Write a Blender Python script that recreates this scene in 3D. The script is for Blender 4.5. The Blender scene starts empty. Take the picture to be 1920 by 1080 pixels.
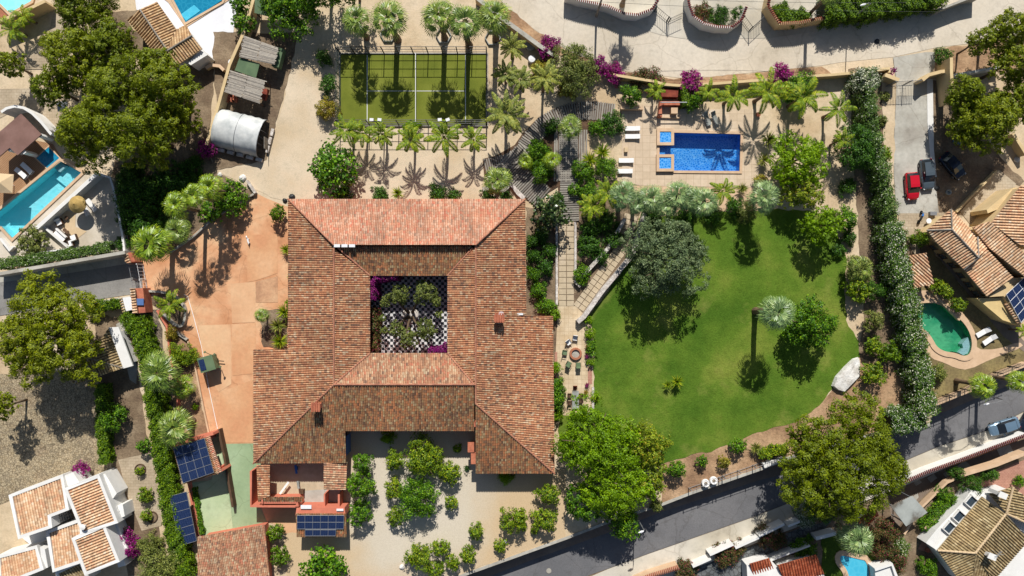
import bpy, math, random
import numpy as np
from mathutils import Vector, Matrix

# ------------------------------------------------------------------ camera, sky, sun
H = 100.0            # camera height (m)
S = 0.0735           # metres per photo pixel (1920 wide) at ground level
scene = bpy.context.scene
col = scene.collection
cam_d = bpy.data.cameras.new("camera"); cam = bpy.data.objects.new("camera", cam_d)
col.objects.link(cam); cam.location = (0, 0, H); cam.rotation_euler = (0, 0, 0)
cam_d.sensor_width = 36; cam_d.angle = 2*math.atan(960*S/H)
cam_d.clip_start = 0.5; cam_d.clip_end = 2000
scene.camera = cam

SUN_EL = 43.0
sun_dir = Vector((-0.03*math.cos(math.radians(SUN_EL)), -math.cos(math.radians(SUN_EL)), -math.sin(math.radians(SUN_EL))))
w = bpy.data.worlds.new("World"); scene.world = w; w.use_nodes = True
nt = w.node_tree; bg = nt.nodes["Background"]
sky = nt.nodes.new("ShaderNodeTexSky"); sky.sky_type = 'NISHITA'; sky.sun_disc = False
sky.sun_elevation = math.radians(SUN_EL); sky.sun_rotation = math.radians(1.7)
nt.links.new(sky.outputs[0], bg.inputs[0]); bg.inputs[1].default_value = 0.06
sd = bpy.data.lights.new("sun", 'SUN'); sun = bpy.data.objects.new("sun", sd); col.objects.link(sun)
sd.energy = 4.6; sd.angle = math.radians(0.5); sd.color = (1.0, 0.965, 0.915)
sun.rotation_euler = sun_dir.to_track_quat('-Z', 'Y').to_euler(); sun.location = (0, 0, 60)
scene.view_settings.view_transform = 'Standard'; scene.view_settings.look = 'None'
scene.view_settings.exposure = 0.40; scene.view_settings.gamma = 1.0

rnd = random.Random(7)
KALB = 0.80          # sunlit photo colour -> base colour

# ------------------------------------------------------------------ helpers
def P(x, y, z=0.0):
    k = S*(H-z)/H
    return Vector(((x-960)*k, (540-y)*k, z))
def PL(pts, z=0.0): return [P(p[0], p[1], p[2] if len(p) > 2 else z) for p in pts]
def lin(c, k=None):
    k = KALB if k is None else k
    o = []
    for v in c:
        v /= 255.0
        o.append((v/12.92 if v <= .04045 else ((v+.055)/1.055)**2.4)*k)
    return (o[0], o[1], o[2], 1)

def newmat(name):
    m = bpy.data.materials.new(name); m.use_nodes = True
    n = m.node_tree; b = n.nodes["Principled BSDF"]
    return m, n, b
def ramp(n, cols, pos=None, const=False):
    r = n.nodes.new("ShaderNodeValToRGB"); cr = r.color_ramp
    if const: cr.interpolation = 'CONSTANT'
    k = len(cols)
    pos = pos or [i/max(1, k-1) for i in range(k)]
    while len(cr.elements) < k: cr.elements.new(0.5)
    for e, p_, c in zip(cr.elements, pos, cols): e.position = p_; e.color = c
    return r
def mixc(n, a, b, fac, mode='MIX'):
    x = n.nodes.new("ShaderNodeMix"); x.data_type = 'RGBA'; x.blend_type = mode
    for sock, v in ((x.inputs[0], fac), (x.inputs[6], a), (x.inputs[7], b)):
        if hasattr(v, 'is_linked'): n.links.new(v, sock)
        else: sock.default_value = v
    return x.outputs[2]
def noise(n, scale, detail=4, vec=None, rough=.55, out=0):
    x = n.nodes.new("ShaderNodeTexNoise"); x.inputs["Scale"].default_value = scale
    x.inputs["Detail"].default_value = detail; x.inputs["Roughness"].default_value = rough
    if vec is not None: n.links.new(vec, x.inputs["Vector"])
    return x.outputs[out]
def wpos(n): return n.nodes.new("ShaderNodeNewGeometry").outputs["Position"]
def opos(n): return n.nodes.new("ShaderNodeTexCoord").outputs["Object"]

MATS = {}
def M(name, c1, c2=None, c3=None, sc=.5, fine=6., fa=.25, rough=.85, bump=.0, spec=.25, metal=0., pat=None, psc=1., pc=None, obj=False, rot=0.):
    """plain procedural surface: large soft colour noise, fine speckle, optional brick / cobble / plank pattern"""
    if name in MATS: return MATS[name]
    m, n, b = newmat(name); v = opos(n) if obj else wpos(n)
    if rot:
        mp = n.nodes.new("ShaderNodeMapping"); mp.inputs["Rotation"].default_value[2] = math.radians(rot)
        n.links.new(v, mp.inputs[0]); v = mp.outputs[0]
    c2 = c2 or c1; c3 = c3 or c2
    r = ramp(n, [lin(c1), lin(c2), lin(c3)], [.36, .5, .64]); n.links.new(noise(n, sc, 5, v), r.inputs[0])
    fn = noise(n, fine, 3, v, .7)
    fr = ramp(n, [(1-fa,)*3+(1,), (1+fa*.0+0,)*3+(1,)], [.3, .62]); n.links.new(fn, fr.inputs[0])
    out = mixc(n, r.outputs[0], fr.outputs[0], 1.0, 'MULTIPLY')
    hgt = fn
    if pat == 'brick':
        bt = n.nodes.new("ShaderNodeTexBrick"); n.links.new(v, bt.inputs[0])
        bt.inputs["Scale"].default_value = 1; bt.inputs["Brick Width"].default_value = psc
        bt.inputs["Row Height"].default_value = psc*(pc[1] if isinstance(pc, list) else .55)
        bt.inputs["Mortar Size"].default_value = .025
        bt.inputs["Color1"].default_value = (1, 1, 1, 1); bt.inputs["Color2"].default_value = (.9, .89, .87, 1)
        bt.inputs["Mortar"].default_value = (.72, .69, .65, 1)
        if isinstance(pc, list): bt.offset = 0
        out = mixc(n, out, bt.outputs[0], 1.0, 'MULTIPLY')
    if pat == 'cobble':
        vt = n.nodes.new("ShaderNodeTexVoronoi"); vt.feature = 'DISTANCE_TO_EDGE'; vt.inputs["Scale"].default_value = psc
        n.links.new(v, vt.inputs["Vector"])
        vc = n.nodes.new("ShaderNodeTexVoronoi"); vc.inputs["Scale"].default_value = psc; n.links.new(v, vc.inputs["Vector"])
        rr = ramp(n, [(.4, .38, .36, 1), (1, 1, 1, 1)], [.02, .12]); n.links.new(vt.outputs[0], rr.inputs[0])
        bw = n.nodes.new("ShaderNodeSeparateColor"); n.links.new(vc.outputs["Color"], bw.inputs[0])
        r2 = ramp(n, [(.62, .6, .58, 1), (1, .97, .92, 1), (.8, .74, .66, 1)]); n.links.new(bw.outputs[0], r2.inputs[0])
        out = mixc(n, mixc(n, out, r2.outputs[0], 1.0, 'MULTIPLY'), rr.outputs[0], 1.0, 'MULTIPLY')
    if pat == 'plank':
        wv = n.nodes.new("ShaderNodeTexWave"); wv.inputs["Scale"].default_value = psc; wv.inputs["Distortion"].default_value = 0
        wv.bands_direction = 'Y'; n.links.new(v, wv.inputs[0])
        rr = ramp(n, [(.45, .42, .4, 1), (1, 1, 1, 1)], [.05, .3]); n.links.new(wv.outputs[0], rr.inputs[0])
        out = mixc(n, out, rr.outputs[0], 1.0, 'MULTIPLY')
    if name in ('asphalt', 'road_concrete', 'concrete', 'asphalt_lane', 'pavement_pale', 'drive_orange', 'paint_green', 'paint_green_pale'):
        wv = mixc(n, v, noise(n, .7, 4, v, .6, 1), .9, 'ADD')
        cv = n.nodes.new("ShaderNodeTexVoronoi"); cv.feature = 'DISTANCE_TO_EDGE'; cv.inputs["Scale"].default_value = .16; n.links.new(wv, cv.inputs["Vector"])
        cr_ = ramp(n, [(.72, .7, .68, 1), (1, 1, 1, 1)], [.0, .012]); n.links.new(cv.outputs[0], cr_.inputs[0]); out = mixc(n, out, cr_.outputs[0], .7, 'MULTIPLY')
        sn = ramp(n, [(.86, .85, .84, 1), (1, 1, 1, 1), (1.05, 1.04, 1.03, 1)], [.34, .44, .68]); n.links.new(noise(n, .45, 6, v, .7), sn.inputs[0]); out = mixc(n, out, sn.outputs[0], 1.0, 'MULTIPLY')
    if name == 'lawn':
        wn_ = ramp(n, [(0, 0, 0, 1), (.55, .55, .55, 1)], [.56, .72]); n.links.new(noise(n, .13, 6, v, .65), wn_.inputs[0]); out = mixc(n, out, lin((160, 156, 84)), wn_.outputs[0])
    if name in ('lawn', 'sand', 'gravel_tan', 'soil_red', 'soil'):
        sn = ramp(n, [(.84, .84, .82, 1), (1, 1, 1, 1), (1.06, 1.05, 1.06, 1)], [.34, .5, .68]); n.links.new(noise(n, .8, 6, v, .75), sn.inputs[0]); out = mixc(n, out, sn.outputs[0], 1.0, 'MULTIPLY')
    n.links.new(out, b.inputs["Base Color"])
    b.inputs["Roughness"].default_value = rough; b.inputs["Specular IOR Level"].default_value = spec
    b.inputs["Metallic"].default_value = metal
    if bump:
        bp = n.nodes.new("ShaderNodeBump"); bp.inputs["Strength"].default_value = bump; bp.inputs["Distance"].default_value = .1
        n.links.new(hgt, bp.inputs["Height"]); n.links.new(bp.outputs[0], b.inputs["Normal"])
    MATS[name] = m; return m

def tile_mat(name, pal, lich, lf=.5):
    kk = {'tile_red': (.95, .95, .92), 'tile_mottled': (.98, .99, .96), 'tile_salmon': (1.02, 1.02, 1.03), 'tile_pink': (1.0, 1.0, 1.0), 'tile_beige': (1.04, 1.04, 1.04), 'tile_tan': (1.04, 1.04, 1.02)}.get(name, (1, 1, 1)); pal = [(tuple(v*k_ for v, k_ in zip(c, kk)), w_) for c, w_ in pal]; sw = sum(w_ for c, w_ in pal); mc = [sum(c[i]*w_ for c, w_ in pal)/sw for i in range(3)]; mc[2] *= 1.05; pal = [(tuple(.72*a_+.28*b_ for a_, b_ in zip(c, mc)), w_) for c, w_ in pal]
    """one random colour per roof tile from a palette, with patches of lichen"""
    m, n, b = newmat(name)
    uv = n.nodes.new("ShaderNodeUVMap"); uv.uv_map = "tile"
    sp = n.nodes.new("ShaderNodeSeparateXYZ"); n.links.new(uv.outputs[0], sp.inputs[0])
    def mt(op, a, b2=None):
        x = n.nodes.new("ShaderNodeMath"); x.operation = op
        for s_, v in ((x.inputs[0], a), (x.inputs[1], b2)):
            if v is None: continue
            if hasattr(v, 'is_linked'): n.links.new(v, s_)
            else: s_.default_value = v
        return x.outputs[0]
    fu = mt('FLOOR', sp.outputs[0])
    w1 = n.nodes.new("ShaderNodeTexWhiteNoise"); w1.noise_dimensions = '1D'; n.links.new(fu, w1.inputs["W"])
    vv = mt('ADD', sp.outputs[1], mt('MULTIPLY', w1.outputs[0], .5)); fv = mt('FLOOR', vv)
    cb = n.nodes.new("ShaderNodeCombineXYZ"); n.links.new(fu, cb.inputs[0]); n.links.new(fv, cb.inputs[1])
    wn = n.nodes.new("ShaderNodeTexWhiteNoise"); wn.noise_dimensions = '2D'; n.links.new(cb.outputs[0], wn.inputs["Vector"])
    k = len(pal); pos = [0]; tot = sum(p[1] for p in pal); a = 0
    for p in pal[:-1]: a += p[1]/tot; pos.append(a)
    r = ramp(n, [lin(p[0]) for p in pal], pos, True); n.links.new(wn.outputs["Value"], r.inputs[0])
    v = wpos(n)
    l = noise(n, .55, 6, v, .7); lr = ramp(n, [(0, 0, 0, 1), (lf, lf, lf, 1)], [.48, .68]); n.links.new(l, lr.inputs[0])
    l2 = noise(n, 5, 3, v, .7); lr2 = ramp(n, [(.25, .25, .25, 1), (1, 1, 1, 1)], [.42, .6]); n.links.new(l2, lr2.inputs[0])
    f = mixc(n, lr.outputs[0], lr2.outputs[0], 1.0, 'MULTIPLY')
    out = mixc(n, r.outputs[0], lin(lich), f)
    ch = mt('FRACT', sp.outputs[0]); cr = ramp(n, [(1, 1, 1, 1), (.66, .62, .6, 1), (.66, .62, .6, 1), (1, 1, 1, 1)], [.56, .66, .94, 1.0]); n.links.new(ch, cr.inputs[0])  # darker channels: shade between the barrel rows painted into the tile colour
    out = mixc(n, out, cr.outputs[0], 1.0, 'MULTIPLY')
    fr = mt('FRACT', vv); er = ramp(n, [(.55, .5, .5, 1), (1, 1, 1, 1)], [.0, .16]); n.links.new(fr, er.inputs[0])
    out = mixc(n, out, er.outputs[0], 1.0, 'MULTIPLY')
    mp = n.nodes.new("ShaderNodeMapping"); mp.inputs["Scale"].default_value = (.35, .035, 1); n.links.new(uv.outputs[0], mp.inputs[0])
    st = ramp(n, [(.80, .79, .78, 1), (1.06, 1.05, 1.03, 1)], [.36, .62]); n.links.new(noise(n, 1, 4, mp.outputs[0], .65), st.inputs[0]); out = mixc(n, out, st.outputs[0], 1.0, 'MULTIPLY')
    bg_ = ramp(n, [(.84, .86, .86, 1), (1.05, 1.03, 1.0, 1)], [.38, .6]); n.links.new(noise(n, .22, 4, v, .6), bg_.inputs[0]); out = mixc(n, out, bg_.outputs[0], 1.0, 'MULTIPLY')
    n.links.new(out, b.inputs["Base Color"]); b.inputs["Roughness"].default_value = .9; b.inputs["Specular IOR Level"].default_value = .15
    bp = n.nodes.new("ShaderNodeBump"); bp.inputs["Strength"].default_value = .6; bp.inputs["Distance"].default_value = .04
    n.links.new(fr, bp.inputs["Height"]); n.links.new(bp.outputs[0], b.inputs["Normal"])
    MATS[name] = m; return m

def leaf_mat(name, cols, pos=None, const=False, tr=.25, rough=.55, spec=.3, hv=.12):
    tone = {'lf_pine': (1.05, 1.05, .2), 'lf_pine_b': (1.05, 1.05, .3), 'lf_lime': (1.0, 1.02, .2), 'lf_broad': (1.1, 1.1, .5), 'lf_citrus': (1.08, 1.08, .5), 'lf_hedge': (1.12, 1.1, .4), 'lf_dark': (1.2, 1.2, .8),
            'lf_feather': (1.08, 1.05, .6), 'lf_fanlime': (1.08, 1.05, .6), 'lf_fan': (1.08, 1.06, .85), 'lf_fanblue': (1.1, 1.1, 1.0), 'lf_olive': (1.12, 1.12, .8), 'lf_grey': (1.12, 1.12, .95), 'lf_pale': (1.1, 1.1, .6), 'lf_date': (1.1, 1.1, .8)}.get(name, (1, 1, 1))
    cols = [tuple(min(255, v*t_) for v, t_ in zip(c, tone)) if max(c) < 212 else c for c in cols]
    m, n, b = newmat(name)
    g = n.nodes.new("ShaderNodeNewGeometry"); oi = n.nodes.new("ShaderNodeObjectInfo")
    r = ramp(n, [lin(c) for c in cols], pos, const); n.links.new(g.outputs["Random Per Island"], r.inputs[0])
    rr = ramp(n, [(1-hv*1.4, 1-hv, 1-hv, 1), (1+hv, 1+hv*.6, 1, 1)]); n.links.new(oi.outputs["Random"], rr.inputs[0])
    nz = ramp(n, [(.78, .82, .8, 1), (1.12, 1.1, 1, 1)], [.35, .65]); n.links.new(noise(n, .9, 3, wpos(n)), nz.inputs[0])
    out = mixc(n, mixc(n, r.outputs[0], rr.outputs[0], 1.0, 'MULTIPLY'), nz.outputs[0], 1.0, 'MULTIPLY')
    n.links.new(out, b.inputs["Base Color"]); b.inputs["Roughness"].default_value = rough; b.inputs["Specular IOR Level"].default_value = spec
    t = n.nodes.new("ShaderNodeBsdfTranslucent"); n.links.new(out, t.inputs[0])
    mx = n.nodes.new("ShaderNodeMixShader"); mx.inputs[0].default_value = tr
    n.links.new(b.outputs[0], mx.inputs[1]); n.links.new(t.outputs[0], mx.inputs[2])
    n.links.new(mx.outputs[0], n.nodes["Material Output"].inputs[0])
    MATS[name] = m; return m

def tag(o, label=None, cat=None, group=None, kind=None):
    if label: o['label'] = label
    if cat: o['category'] = cat
    if group: o['group'] = group
    if kind or label: o['kind'] = kind or 'thing'
    return o
def empty(name, loc, label, cat, group=None):
    o = bpy.data.objects.new(name, None); o.empty_display_size = .5; col.objects.link(o); o.location = loc
    return tag(o, label, cat, group)
def rootloc(p):
    while p.parent: p = p.parent
    return Vector(p.location)

class MB:
    def __init__(s): s.v = []; s.f = []; s.uv = None; s.g = []
    def add(s, vs, fs):
        b = len(s.v); s.g.append((b, len(s.f), len(vs), len(fs))); s.v += [tuple(v) for v in vs]; s.f += [tuple(b+i for i in f) for f in fs]; return s
    def box(s, c, d, rz=0., M3=None):
        x, y, z = d[0]/2, d[1]/2, d[2]/2
        R = M3 or Matrix.Rotation(rz, 3, 'Z'); c = Vector(c)
        vs = [c + R @ Vector((i*x, j*y, k*z)) for k in (-1, 1) for i, j in ((-1, -1), (1, -1), (1, 1), (-1, 1))]
        return s.add(vs, [(3, 2, 1, 0), (4, 5, 6, 7), (0, 1, 5, 4), (1, 2, 6, 5), (2, 3, 7, 6), (3, 0, 4, 7)])
    def prism(s, pts, z0):
        """pts: world vectors giving the top; extruded down to z0"""
        n = len(pts); a = sum(pts[i].x*pts[(i+1) % n].y-pts[(i+1) % n].x*pts[i].y for i in range(n))
        if a < 0: pts = pts[::-1]
        vs = [Vector(p) for p in pts] + [Vector((p.x, p.y, z0)) for p in pts]
        fs = [tuple(range(n)), tuple(range(2*n-1, n-1, -1))] + [(i, n+i, n+(i+1) % n, (i+1) % n) for i in range(n)]
        return s.add(vs, fs)
    def tube(s, pts, rad, n=8, cap=True):
        pts = [Vector(p) for p in pts]; k = len(pts)
        if not isinstance(rad, (list, tuple)): rad = [rad]*k
        vs = []
        for i, p in enumerate(pts):
            d = (pts[min(i+1, k-1)]-pts[max(i-1, 0)]).normalized()
            u = d.cross(Vector((0, 0, 1)) if abs(d.z) < .9 else Vector((1, 0, 0))).normalized(); w_ = d.cross(u)
            vs += [p + (u*math.cos(2*math.pi*j/n)+w_*math.sin(2*math.pi*j/n))*rad[i] for j in range(n)]
        fs = [(i*n+j, i*n+(j+1) % n, (i+1)*n+(j+1) % n, (i+1)*n+j) for i in range(k-1) for j in range(n)]
        if cap: fs += [tuple(range(n-1, -1, -1)), tuple((k-1)*n+j for j in range(n))]
        return s.add(vs, fs)
    def lathe(s, c, prof, n=20):
        c = Vector(c); k = len(prof)
        vs = [c+Vector((r*math.cos(2*math.pi*j/n), r*math.sin(2*math.pi*j/n), z)) for r, z in prof for j in range(n)]
        fs = [(i*n+j, i*n+(j+1) % n, (i+1)*n+(j+1) % n, (i+1)*n+j) for i in range(k-1) for j in range(n)]
        fs += [tuple(range(n-1, -1, -1)), tuple((k-1)*n+j for j in range(n))]
        return s.add(vs, fs)
    def wall(s, pts, t, z0, h):
        """wall following a polyline of world points, thickness t, each corner mitred"""
        n = len(pts); L = []; R = []
        for i, p in enumerate(pts):
            a = pts[max(i-1, 0)]; b = pts[min(i+1, n-1)]; d = Vector((b.x-a.x, b.y-a.y, 0)).normalized(); q = Vector((-d.y, d.x, 0))*t/2
            L.append(p+q); R.append(p-q)
        hh = h if isinstance(h, (list, tuple)) else [h]*n
        vs = []
        for i in range(n):
            for q in (L[i], R[i]): vs += [(q.x, q.y, z0), (q.x, q.y, z0+hh[i])]
        fs = []
        for i in range(n-1):
            a = i*4; b = a+4
            fs += [(a, b, b+1, a+1), (a+1, b+1, b+3, a+3), (a+3, b+3, b+2, a+2), (a+2, b+2, b, a)]
        fs += [(0, 1, 3, 2), (4*n-4, 4*n-2, 4*n-1, 4*n-3)]
        return s.add(vs, fs)
    def build(s, name, mat, parent=None, base=None, smooth=False):
        if parent is not None: L = rootloc(parent)
        else: L = Vector(base) if base is not None else Vector((0, 0, 0))
        me = bpy.data.meshes.new(name)
        me.from_pydata([(v[0]-L.x, v[1]-L.y, v[2]-L.z) for v in s.v], [], s.f)
        if s.uv is not None:
            l = me.uv_layers.new(name="tile"); idx = np.zeros(len(me.loops), dtype=np.int32); me.loops.foreach_get("vertex_index", idx)
            l.data.foreach_set("uv", np.array(s.uv, dtype=np.float32)[idx].ravel())
        if smooth: me.polygons.foreach_set("use_smooth", [True]*len(me.polygons))
        me.materials.append(mat); me.update()
        o = bpy.data.objects.new(name, me); col.objects.link(o)
        if parent is not None: o.parent = parent
        else: o.location = L
        return o

NS = [0]
def each(mb, name, mat, parent):
    """every piece added to mb becomes a part of its own"""
    for b, f, nv, nf in mb.g:
        q = MB(); q.add(mb.v[b:b+nv], [tuple(i-b for i in fc) for fc in mb.f[f:f+nf]]); q.build(name, mat, parent)
def smooth_pts(pts, it=2, closed=False):
    for _ in range(it):
        q = []; n = len(pts)
        if not closed: q.append(pts[0])
        for i in range(n if closed else n-1):
            a = pts[i]; b = pts[(i+1) % n]
            q += [tuple(.75*u+.25*v for u, v in zip(a, b)), tuple(.25*u+.75*v for u, v in zip(a, b))]
        if not closed: q.append(pts[-1])
        pts = q
    return pts

POOL_A = [(1257, 249), (1388, 252), (1386, 321), (1262, 320), (1262, 303), (1257, 294), (1250, 291), (1236, 291), (1236, 272), (1257, 272)]
POOL_B = [(-60, 444), (114, 302), (154, 324), (24, 447), (3, 424), (-60, 476)]
POOL_C = smooth_pts([(1718, 571), (1735, 567), (1760, 569), (1790, 590), (1812, 612), (1822, 640), (1818, 664), (1806, 668), (1790, 661), (1770, 659), (1755, 650), (1748, 636), (1738, 622), (1724, 612), (1718, 600)], 2, True)
HOLES = [POOL_A, POOL_B, POOL_C]
from mathutils.geometry import tessellate_polygon
def holed(vs, hs, z, zb=0.):
    m = MB(); loops = [[Vector((v.x, v.y, 0)) for v in vs]]+[[Vector((v.x, v.y, 0)) for v in PL(h, zb)] for h in hs]; al = [v for l in loops for v in l]
    fs = []
    for t in tessellate_polygon(loops):
        a, b, c = (al[i] for i in t); fs.append(tuple(t) if (b-a).cross(c-a).z > 0 else tuple(t)[::-1])
    m.add([Vector((v.x, v.y, z)) for v in al], fs); return m
SOFT = ('soil', 'soil_red', 'lawn', 'sand', 'gravel_tan', 'dry_grass', 'yard_gravel', 'cobble', 'pebbles', 'grass_dark')
def surf(name, pts, z, mat, kind='structure', zb=0.0):
    if mat.name in SOFT:      # natural ground: ragged border
        q = []; rg = random.Random(len(pts)*31+int(pts[0][0]))
        for a, b in zip(pts, pts[1:]+pts[:1]):
            L = math.hypot(b[0]-a[0], b[1]-a[1]); k_ = max(1, min(60, int(L/9))); nx, ny = -(b[1]-a[1])/max(L, 1), (b[0]-a[0])/max(L, 1); w0 = 0
            for i in range(k_): w0 = w0*.5+rg.uniform(-2.2, 2.2); t = i/k_; q.append((a[0]+(b[0]-a[0])*t+nx*w0*(i > 0), a[1]+(b[1]-a[1])*t+ny*w0*(i > 0)))
        pts = q
    NS[0] += 1; z += NS[0]*.00025
    def pin(p, poly):
        c = False; j = len(poly)-1
        for i in range(len(poly)):
            if (poly[i][1] > p[1]) != (poly[j][1] > p[1]) and p[0] < (poly[j][0]-poly[i][0])*(p[1]-poly[i][1])/(poly[j][1]-poly[i][1])+poly[i][0]: c = not c
            j = i
        return c
    hs = [h for h in HOLES if zb == 0 and all(pin(q, pts) for q in h)]
    vs = PL([(p[0], p[1]) for p in pts], zb); n = len(vs)
    if hs:
        m = holed(vs, hs, z); return tag(m.build(name, mat), kind=kind)
    a = sum(vs[i].x*vs[(i+1) % n].y-vs[(i+1) % n].x*vs[i].y for i in range(n))
    if a < 0: vs = vs[::-1]
    m = MB(); m.add([Vector((v.x, v.y, zb+z)) for v in vs], [tuple(range(n))])
    return tag(m.build(name, mat), kind=kind)

def tile_roof(poly, mat, parent, name='roof_slope', amp=.088, per=.235, thick=.14):
    if mat.name in ('tile_beige', 'tile_tan', 'tile_old', 'tile_brick'): per, amp = .36, .12
    """real corrugated rows of barrel tiles running down the slope; poly = [(px,py,z)...]"""
    pts = PL(poly); A = np.array([[p.x, p.y, 1] for p in pts]); zz = np.array([p.z for p in pts])
    (a, b, c), *_ = np.linalg.lstsq(A, zz, rcond=None)
    g = math.hypot(a, b)
    dn = np.array([-a, -b])/g if g > 1e-4 else np.array([0, -1.]); ac = np.array([-dn[1], dn[0]])
    P2 = A[:, :2]; T = P2 @ ac; D = P2 @ dn; n = len(T)
    t0, t1 = T.min()+.002, T.max()-.002; ns = max(4, int((t1-t0)/(per/8)))
    m = MB(); m.uv = []; prev = None; vs = m.v
    off = rnd.random()*500//1
    for i in range(ns+1):
        t = t0+(t1-t0)*i/ns; xs = []
        for k in range(n):
            ta, tb = T[k], T[(k+1) % n]
            if (ta-t)*(tb-t) < 0: xs.append(D[k]+(D[(k+1) % n]-D[k])*(t-ta)/(tb-ta))
        if len(xs) < 2: prev = None; continue
        d0, d1 = min(xs), max(xs); ph = (t/per) % 1.0
        hh = amp*(math.sqrt(max(0, 1-(ph*2-.62)**2/.40)) if ph*2 < 1.25 else -.25)
        base = len(vs)
        for d in (d0, d1):
            x, y = ac*t+dn*d; z = a*x+b*y+c
            vs.append((x, y, z+hh)); m.uv.append((t/per+off, d/.36)); 
        for d in (d0, d1):
            x, y = ac*t+dn*d; z = a*x+b*y+c
            vs.append((x, y, z-thick)); m.uv.append((t/per+off, d/.36))
        if prev is not None:
            p = prev; q = base
            m.f += [(p, p+1, q+1, q), (p+2, q+2, q+3, p+3), (p+1, p+3, q+3, q+1), (p, q, q+2, p+2)]
        else: m.f += [(base, base+2, base+3, base+1)]
        prev = base
    if prev is not None: m.f += [(prev, prev+1, prev+3, prev+2)]
    return m.build(name, mat, parent)

def ridge(parent, segs, mat, r=.13, name='ridge_tiles'):
    m = MB()
    for a, b in segs:
        a = P(*a); b = P(*b); n = max(2, int((b-a).length/.45)); 
        for i in range(n):
            p = a.lerp(b, i/n); q = a.lerp(b, (i+1.08)/n); p.z += .04; q.z += .02
            m.tube([p, q], [r*1.08, r*.92], 8)
    return m.build(name, mat, parent)

def windows(parent, a, b, n, z0, ww, wh, frame, glass, name='window', out=.0, nrm=None):
    """framed windows on the wall line a->b (world points)"""
    a = Vector((a.x, a.y, 0)); b = Vector((b.x, b.y, 0)); d = (b-a).normalized(); q = nrm or Vector((d.y, -d.x, 0))
    rz = math.atan2(d.y, d.x)
    for i in range(n):
        c = a.lerp(b, (i+.5)/n)+q*(.03+out); c.z = z0+wh/2
        f = MB()
        f.box(c+d*(ww/2), (.08, .1, wh), rz); f.box(c-d*(ww/2), (.08, .1, wh), rz)
        f.box(c+Vector((0, 0, wh/2)), (ww+.08, .1, .08), rz); f.box(c-Vector((0, 0, wh/2)), (ww+.2, .2, .06), rz); f.box(c, (.05, .08, wh-.1), rz)
        o = f.build(name, frame, parent)
        g = MB(); g.box(c-q*.01, (ww-.08, .03, wh-.08), rz); g.build('pane', glass, o)

# ------------------------------------------------------------------ vegetation
def qmesh(name, C, U, V, mat, bend=None):
    """rhombic leaves: centre C, half axes U (length) and V (width)"""
    n = len(C); vs = np.empty((n, 4, 3), dtype=np.float32)
    vs[:, 0] = C-U; vs[:, 1] = C+V-U*.1; vs[:, 2] = C+U; vs[:, 3] = C-V-U*.1
    me = bpy.data.meshes.new(name); me.vertices.add(4*n); me.loops.add(4*n); me.polygons.add(n)
    me.vertices.foreach_set("co", vs.ravel()); me.loops.foreach_set("vertex_index", np.arange(4*n, dtype=np.int32))
    me.polygons.foreach_set("loop_start", np.arange(0, 4*n, 4, dtype=np.int32))
    try: me.polygons.foreach_set("loop_total", np.full(n, 4, dtype=np.int32))
    except Exception: pass
    me.materials.append(mat); me.update(calc_edges=True); return me
def unit(a): return a/np.maximum(1e-6, np.linalg.norm(a, axis=1))[:, None]
def leaves_from(rg, C, N, L, W, jit=.6, up=.35):
    n = len(C); N = unit(N+rg.normal(0, jit, (n, 3))+np.array([0, 0, up])); T = unit(np.cross(N, rg.normal(0, 1, (n, 3))))
    B = np.cross(N, T); k = rg.uniform(.65, 1.3, n)[:, None]
    return C, T*L/2*k, B*W/2*k

# species: leaf length/width, lobe radius (share of R), lobe count factor, leaf coverage, clump sigma, height of crown base, jitter
SP = {
 'pine':   dict(L=.27, W=.14, lr=.185, nl=72, cov=5.2, sg=.23, zb=.36, jit=.3, up=.3, gap=.14),
 'lime':   dict(L=.24, W=.16, lr=.17, nl=50, cov=3.2, sg=.24, zb=.30, jit=.4, up=.3, gap=.2),
 'broad':  dict(L=.26, W=.18, lr=.22, nl=32, cov=3.4, sg=.24, zb=.22, jit=.4, up=.3, gap=.15),
 'citrus': dict(L=.20, W=.13, lr=.26, nl=22, cov=3.2, sg=.27, zb=.15, jit=.4, up=.3, gap=.15),
 'olive':  dict(L=.22, W=.11, lr=.22, nl=28, cov=3.0, sg=.27, zb=.40, jit=.5, up=.3, gap=.2),
 'grey':   dict(L=.28, W=.13, lr=.16, nl=52, cov=3.4, sg=.24, zb=.30, jit=.45, up=.3, gap=.25),
 'big':    dict(L=.42, W=.30, lr=.22, nl=34, cov=3.0, sg=.34, zb=.20, jit=.45, up=.5, gap=.1),
 'shrub':  dict(L=.17, W=.10, lr=.30, nl=16, cov=3.2, sg=.34, zb=.0, jit=.7, up=.3, gap=.1),
}
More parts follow.
